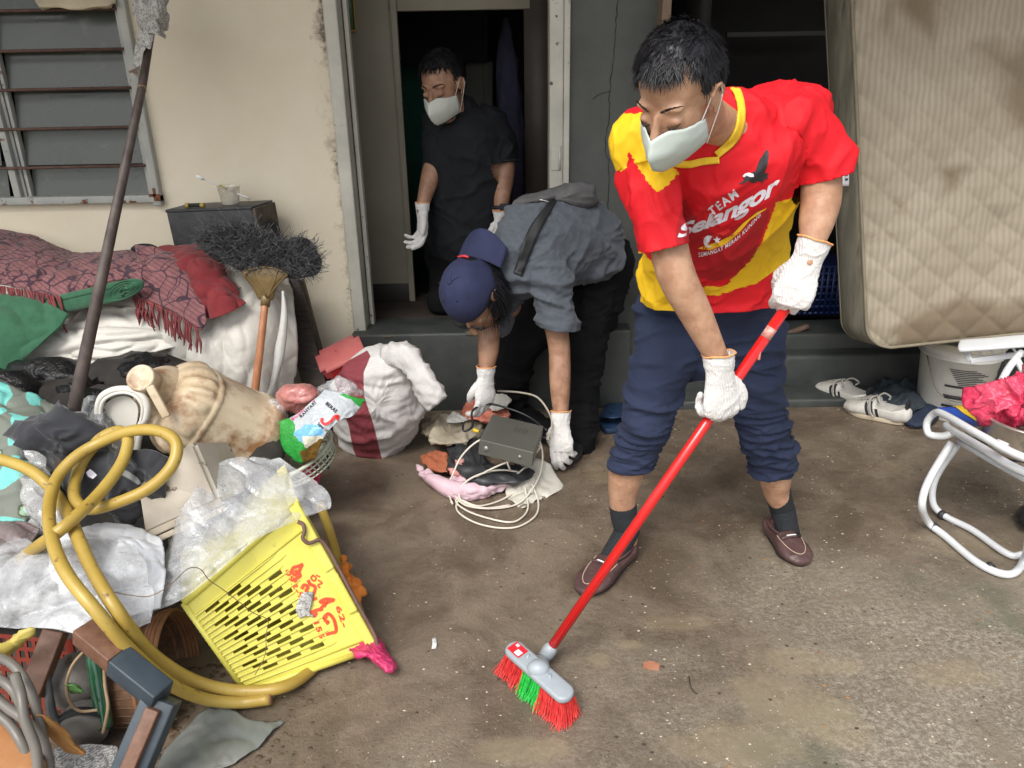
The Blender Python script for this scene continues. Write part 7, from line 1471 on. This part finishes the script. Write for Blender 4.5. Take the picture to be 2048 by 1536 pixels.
obj('piping', tube([MPt(x_/wm, z_/hm)-mn_*dep+V3((-.055 if x_ < .06 else 0, 0, 0)) for x_, z_ in path], .0065, 8, 2), mat('piping_cloth2', (.2, .18, .13), rough=.9), mt)
obj('back_face', ([MPt(0, 0)-mn_*dep, MPt(1, 0)-mn_*dep, MPt(1, .99)-mn_*dep, MPt(.06, .99)-mn_*dep], [(0, 1, 2, 3)]), M_side, mt)
tgp = W(1689, 350, 3.13); tg = obj('care_tag', fold(sheet([[W(x, y, 3.16) for x in (1682, 1690, 1698)] for y in (325, 348, 372)], 3, 3), (.002, (20, 20, 20), 2)), M_print, mt, solid=.001)
for k in range(4): obj('tag_print', box(W(1693, 332+k*9, 3.148), (.012, .001, .008)), M_printk, tg, smooth=False)
# ---------------------------------------------------------------- right: bucket, shoes, cloths
wbk = thing('paint_pail', 'white plastic paint pail with printed label standing under the mattress', 'pail', G(1920, 825))
M_pail = mat('white_pail_plastic', (.66, .64, .58), (.74, .72, .67), 6, 6, rough=.4, c3=(.3, .25, .17), s3=9, t3=.64, w3=.15)
pc_ = V3((W(1924, 825, 3.18).x, 3.28, 0)); PM = Matrix.Translation(pc_); hp = .36; rt = .165; rb2 = .140
obj('pail_wall', lathe([(.0005, .002), (rb2-.004, .0), (rb2, .006), (rt-.004, hp*.80), (rt+.006, hp*.81), (rt+.006, hp*.83), (rt-.002, hp*.84), (rt, hp*.93), (rt+.008, hp*.935), (rt+.009, hp)], 56, PM), M_pail, wbk)
obj('pail_lid', lathe([(rt+.012, hp*.955), (rt+.013, hp+.003), (rt-.002, hp+.006), (rt-.008, hp-.006), (.0005, hp-.004)], 56, PM), mat('yellowed_lid', (.55, .50, .36), (.62, .58, .46), 8, rough=.4), wbk)
def on_pail(a, z, dr=.0012): rr = rb2+(rt-rb2)*(z/(hp*.8))+dr; return pc_+V3((rr*sin(R(a)), -rr*cos(R(a)), z))
def pband(a0, a1, z0, z1, m, nm='label_bar', dr=.0012): 
    n_ = max(2, int((a1-a0)/4)); return obj(nm, ([on_pail(a0+(a1-a0)*i/n_, z, dr) for z in (z0, z1) for i in range(n_+1)], [(i, i+1, n_+2+i, n_+1+i) for i in range(n_)]), m, wbk)
for z, a0, a1, t in ((.172, -45, -8, .010), (.166, 10, 62, .014), (.12, -45, -20, .014), (.105, -12, 40, .012), (.075, -45, 30, .012)): pband(a0, a1, z, z+t, M_printk)
M_small = mat('small_print', (.15, .15, .14), (.5, .48, .44), 260, rough=.6)
for k in range(9): pband(-42+k*2, -4+(k*7) % 22, .255-.0085*k, .2585-.0085*k, M_printk, 'label_line')
for k in range(6): pband(-10+(k % 3)*3, 40-(k*5) % 12, .155-.008*k+.0, .158-.008*k, M_printk, 'label_line')
for k in range(4):
    a_ = 48+14*(k % 2); z_ = .235-.04*(k//2); obj('label_symbol', tube([on_pail(a_, z_, 0), on_pail(a_, z_, .0016)], .013, 18, 1), M_printk, wbk)
obj('bail', tube([on_pail(-78, .29, .01), on_pail(-66, .24, .02), on_pail(-48, .15, .035), on_pail(-20, .125, .045), on_pail(20, .165, .04), on_pail(60, .225, .025), on_pail(80, .29, .01)], .0026, 6, 5), mat('bail_wire', (.2, .18, .15), rough=.5, metal=.5), wbk)
obj('bail_grip', tube([on_pail(-40, .138, .038), on_pail(-8, .138, .048)], .008, 10, 3), M_blk, wbk)
M_sn = mat('worn_white_leather', (.52, .50, .45), (.62, .60, .56), 12, 6, rough=.55, c3=(.3, .26, .2), s3=20, t3=.66); M_snsole = mat('yellowed_rubber', (.46, .38, .27), (.55, .47, .35), 12, rough=.6); M_lace = mat('grey_lace', (.32, .30, .27), (.42, .40, .36), 40, rough=.9)
def sneaker(toe, heel, w, label):
    root = thing('sneaker', label, 'shoe', G(*[(toe[i]+heel[i])/2 for i in (0, 1)]), 'pair of striped white sneakers'); tp, hp_ = G(*toe), G(*heel)
    o = shoe(root, tp, hp_, w, name='upper', m=M_sn, ms=M_snsole, decor=False, zs=1.45)
    L = (tp-hp_).length; t = (tp-hp_)/L; x = t.cross(V3((0, 0, 1))).normalized(); M = Matrix((x, t, V3((0, 0, 1)))).transposed().to_4x4(); M.translation = hp_; M = M @ Matrix.Diagonal((1, 1, 1.45, 1))
    gU = ([v.co+wloc(o) for v in o.data.vertices], [tuple(p.vertices) for p in o.data.polygons]); bv = BVHTree.FromPolygons([tuple(v) for v in gU[0]], gU[1]); s_ = -1 if (M @ V3((1, 0, 0))).y > (M @ V3((-1, 0, 0))).y else 1
    # visible flank is the one nearer the camera
    s_ = 1 if (M @ V3((.5, .5, 0))-CAMP).length < (M @ V3((-.5, .5, 0))-CAMP).length else -1
    for k in range(3):
        pts = []
        for q in range(6):
            q_ = q/5; lp = V3((s_*.2, (.40+.075*k+.06*q_)*L, .018+.042*q_)); h = bv.ray_cast(M @ lp, (M.to_3x3() @ V3((-s_, 0, 0))))
            if h[0] is not None: pts.append(h[0]+(M.to_3x3() @ V3((s_, 0, 0)))*.0008)
        if len(pts) > 2: obj('stripe', loft([(p_, .0065, .0012, t) for p_ in pts], n=8, sub=2), M_printk, root)
    for k in range(5):
        y_ = (.52+.055*k)*L; pts = []
        for q in range(7):
            xx = (-.19+.38*q/6)*w*1.1; h = bv.ray_cast(M @ V3((xx, y_+(.012 if q % 2 else 0), .3)), V3((0, 0, -1))); pts.append((h[0] if h[0] is not None else M @ V3((xx, y_, .06)))+V3((0, 0, .003)))
        obj('lace', tube(pts, .0035, 6, 3), M_lace, root)
    for q in (((.0, .50, .070), (.03, .44, .078), (.05, .36, .066), (.02, .34, .064)), ((.0, .50, .070), (-.03, .47, .078), (-.045, .40, .064), (-.02, .46, .062)), ((0, .5, .075), (.05*s_, .55, .07), (.07*s_, .5, .035), (.075*s_, .42, .02))): obj('lace', tube([M @ V3((a_, b_*L, c_)) for a_, b_, c_ in q], .0042, 6, 4), M_lace, root)
    obj('heel_tab', xf(loft([(V3((0, .035*L, .045)), .024, .010), (V3((0, .025*L, .075)), .020, .007)], n=14), M), M_blk, root)
    return root
sneaker((1634, 780), (1736, 822), .14, 'worn white sneaker with black stripes, nearer the step'); sneaker((1688, 818), (1812, 851), .14, 'worn white sneaker with black stripes, in front of its mate')
M_den = mat('dark_denim_cloth', (.020, .030, .040), (.045, .058, .070), 10, rough=.9, bump=.5, bs=160)
obj('dark_clothes', fold(pillow([(1732, 786), (1760, 768), (1810, 766), (1850, 782), (1868, 802), (1845, 818), (1810, 816), (1765, 806)], lambda x, y: zd(x, y, .06), .05, n=16), (.034, (9, 9, 12), 3), (.018, (24, 24, 30), 6)), M_den, label='heap of dark blue-grey clothes behind the sneakers', cat='clothes')
obj('brown_sandal', beam(G(1735, 792, .03), G(1760, 812, .03), .03, .02, .006), mat('brown_strap', (.10, .04, .02), rough=.6), label='brown strap of a sandal under the dark clothes', cat='sandal')
M_nv = mat('navy_shoe_cloth', (.012, .02, .045), (.02, .032, .06), 14, rough=.8, bump=.3)
s5 = thing('slip_on_shoe', 'navy cloth slip-on shoe at the right of the sneakers', 'shoe', G(1840, 850)); shoe(s5, G(1818, 858), G(1890, 818), .115, name='upper', m=M_nv, ms=M_sole, decor=False)
obj('navy_bag', fold(pillow([(1860, 800), (1885, 790), (1915, 792), (1925, 808), (1900, 822), (1870, 822)], lambda x, y: zd(x, y, .05), .04, n=9), (.014, (14, 14, 14), 3)), M_nv, label='small navy cloth cap beside the white pail', cat='cap')
s6 = thing('slipper', 'dark blue rubber slipper on the floor behind the sweeping man', 'slipper', G(1218, 850))
M_slp = mat('blue_rubber', (.012, .03, .075), (.02, .05, .11), 12, rough=.5)
obj('sole', prism([G(x, y, .004) for x, y, _ in cr([(x, y, 0) for x, y in ((1202, 832), (1222, 812), (1248, 815), (1252, 840), (1240, 862), (1212, 868), (1200, 855))], 4, True)], (0, 0, .022)), M_slp, s6, bev=.004); obj('strap', loft([(G(1203, 838, .02), .004, .03), (G(1225, 830, .075), .004, .035), (G(1250, 836, .02), .004, .03)], xh=(0, 0, 1), n=14), M_slp, s6)
# ---------------------------------------------------------------- right: folding chair, pot and bag
chr_ = thing('folding_chair', 'white tubular folding chair with striped webbing seat at the right edge', 'chair', G(2010, 1100))
M_wt = mat('white_enamel_tube', (.62, .64, .66), (.68, .70, .72), 8, rough=.3, coat=.3, c3=(.10, .08, .07), s3=45, t3=.74, w3=.01)
M_capb = mat('black_clip', (.03, .033, .036), rough=.5)
# ground loop pair (near and far), seat rails
n1 = [W(2075, 985, 1.95), W(2062, 1060, 1.92), G(2050, 1115, .03), G(2030, 1145, .014), G(1998, 1146, .014), G(1950, 1122, .014), G(1890, 1072, .014), G(1857, 1045, .03), W(1844, 1010, 2.24), W(1858, 960, 2.28), W(1903, 885, 2.32)]
obj('leg_loop', tube(n1, .0125, 12, 6), M_wt, chr_)
n2 = [W(2110, 960, 2.1), W(2100, 1030, 2.1), G(2080, 1085, .03), G(2040, 1110, .014), G(2010, 1105, .014), G(1945, 1060, .014), G(1890, 1032, .014), G(1866, 1005, .05), W(1872, 955, 2.42), W(1916, 888, 2.42)]
obj('leg_loop', tube(n2, .0115, 12, 6), M_wt, chr_)
rail = [W(2200, 960, 1.85), W(2048, 915, 1.98), W(1960, 870, 2.12), W(1890, 830, 2.30), W(1870, 826, 2.36), W(1854, 845, 2.38), W(1858, 868, 2.36), W(1885, 872, 2.33), W(1905, 866, 2.32)]
obj('seat_rail', tube(rail, .0120, 12, 6), M_wt, chr_); obj('seat_rail', tube([W(2200, 1000, 1.88), W(2040, 940, 2.02), W(1960, 893, 2.16), W(1900, 858, 2.34), W(1892, 850, 2.38)], .0125, 12, 5), M_wt, chr_)
obj('seat_rail', tube([W(1915, 880, 2.40), W(1990, 925, 2.3), W(2080, 975, 2.15)], .0110, 12, 4), M_wt, chr_)
obj('sleeve', tube([W(1992, 887, 2.075), W(2012, 897, 2.05)], .0165, 12, 1), M_wt, chr_)
for p_, q_ in ((G(1866, 1052, .016), G(1872, 1057, .016)), (G(1975, 1132, .014), G(1983, 1138, .014)), (G(1881, 1028, .016), G(1888, 1032, .016))): obj('foot_clip', tube([p_, q_], .0165, 12, 1), M_capb, chr_)
def web(x0, y0, x1, y1, w, m, d0, d1, nm='webbing'):
    return obj(nm, fold(sheet([[W(x0, y0, d0), W((x0+x1)/2, (y0+y1)/2+3, (d0+d1)/2), W(x1, y1, d1)], [W(x0+w, y0-w*.05, d0+.05), W((x0+x1)/2+w, (y0+y1)/2+3-w*.05, (d0+d1)/2+.05), W(x1+w, y1-w*.05, d1+.05)]], 6, 4), (.002, (20, 20, 20), 2)), m, chr_, solid=.0015)
wm_ = lambda n, c: mat(n, c, rough=.6, bump=.4, bs=300)
web(1876, 815, 1960, 868, 34, wm_('blue_webbing', (.01, .07, .42)), 2.44, 2.22); web(1905, 812, 2010, 870, 24, wm_('yellow_webbing', (.75, .48, .02)), 2.50, 2.22); web(1928, 808, 2040, 868, 30, wm_('pink_webbing', (.62, .42, .40)), 2.52, 2.22); web(1958, 806, 2080, 862, 60, wm_('navy_webbing', (.02, .03, .12)), 2.56, 2.28)
web(1900, 868, 2030, 925, 30, wm_('navy_webbing2', (.02, .03, .12)), 2.40, 2.12); obj('cross_strap', sheet([[W(1930, 856, 2.26), W(1975, 850, 2.33), W(2010, 846, 2.42)], [W(1945, 866, 2.24), W(1990, 860, 2.31), W(2020, 852, 2.4)]], 4, 3), wm_('white_webbing2', (.5, .48, .45)), chr_, solid=.0015)
ar = [W(1922, 692, 2.75), W(1980, 688, 2.70), W(2048, 682, 2.65), W(2140, 676, 2.58)]
obj('armrest', loft([(p_, .042, .010) for p_ in ar], xh=(.2, 1, .1), n=20, e=.6), M_wt, chr_)
obj('armrest_bracket', join(beam(W(1940, 722, 2.72), W(2060, 706, 2.66), .012, .02, .002), beam(W(1940, 722, 2.72), W(1932, 700, 2.74), .012, .02, .002), *[beam(W(1955+22*k, 696-2*k, 2.73-.015*k), W(1970+22*k, 716-2*k, 2.72-.015*k), .012, .008, .001) for k in range(4)]), M_wt, chr_)
obj('arm_strut', tube([W(2042, 705, 2.62), W(2015, 740, 2.55), W(1990, 790, 2.48), W(1965, 840, 2.40)], .0125, 12, 4), M_wt, chr_); obj('arm_strut', tube([W(2030, 712, 2.60), W(2065, 780, 2.5), W(2090, 840, 2.4)], .0115, 12, 4), M_wt, chr_)
potc = W(2062, 868, 2.20)
pot = thing('cooking_pot', 'soot-stained aluminium cooking pot standing on the folding chair', 'pot', potc-V3((0, 0, .05)))
M_pot = mat('sooty_aluminium', (.42, .36, .28), (.55, .50, .42), 5, 5, rough=.4, metal=.7, c3=(.03, .02, .015), s3=5, t3=.50, w3=.15)
obj('pot_wall', lathe([(.0005, -.060), (.10, -.060), (.122, -.045), (.130, -.02), (.132, .045), (.138, .052), (.137, .055), (.131, .050), (.126, -.02), (.10, -.050)], 48, Matrix.Translation(potc)), M_pot, pot); obj('pot_rim', lathe([(.131, .050), (.141, .052), (.142, .056), (.131, .057)], 48, Matrix.Translation(potc)), mat('bright_aluminium', (.6, .58, .54), rough=.3, metal=.8), pot)
M_pk = mat('hot_pink_film', (.70, .03, .10), (.80, .10, .18), 7, rough=.22, alpha=(.72, .95), bump2=.7, bs2=30)
obj('pink_bag', fold(pillow([(1952, 800), (1975, 775), (2005, 760), (2040, 748), (2110, 745), (2150, 800), (2130, 850), (2060, 845), (2010, 838), (1985, 825), (1970, 832), (1955, 815)], 2.24, .08, n=26, seg=10), (.060, (8, 8, 8), 3), (.028, (18, 18, 18), 6), (.008, (50, 50, 50), 3)), M_pk, label='bright pink plastic bag heaped in the pot on the chair', cat='plastic bag')
obj('dark_shoe', fold(pillow([(2035, 1020), (2060, 1010), (2090, 1020), (2090, 1060), (2055, 1058), (2038, 1045)], lambda x, y: zd(x, y, .03), .03, n=8), (.006, (14, 14, 14), 3)), M_shk, label='black shoe toe at the right edge under the folding chair', cat='shoe')
# ---------------------------------------------------------------- small things on the floor
obj('tile_chip', fold(prism([G(x, y, .001) for x, y in ((1286, 1330), (1300, 1326), (1319, 1332), (1318, 1341), (1300, 1340), (1287, 1336))], (0, 0, .008)), (.001, (60, 60, 60), 2)), mat('terracotta', (.34, .13, .07), (.42, .2, .12), 40, rough=.8), smooth=False, label='terracotta tile chip on the wet floor right of the broom head', cat='tile chip')
obj('plastic_strip', fold(sheet([[G(864, 1275, .004), G(872, 1273, .004)], [G(865, 1285, .008), G(874, 1286, .006)], [G(863, 1298, .003), G(872, 1297, .004)]], 3, 5), (.003, (60, 60, 60), 2)), mat('shiny_strip', (.6, .6, .6), rough=.2), solid=.001, label='tiny clear plastic strip on the floor between crate and broom', cat='plastic strip')
obj('twig', tube([G(1378, 1352, .003), G(1380, 1368, .004), G(1386, 1382, .003), G(1396, 1388, .003)], .0012, 5, 4), M_blk, label='thin black curved twig on the floor right of the tile chip', cat='twig')
obj('dark_leaf', fold(pillow([(1002, 1348), (1015, 1340), (1032, 1344), (1040, 1354), (1022, 1358), (1008, 1356)], lambda x, y: zd(x, y, .006), .006, n=5), (.002, (40, 40, 40), 3)), mat('wet_dark_leaf', (.03, .022, .018), rough=.4), label='wet dark leaf scrap beside the broom bristles', cat='leaf')
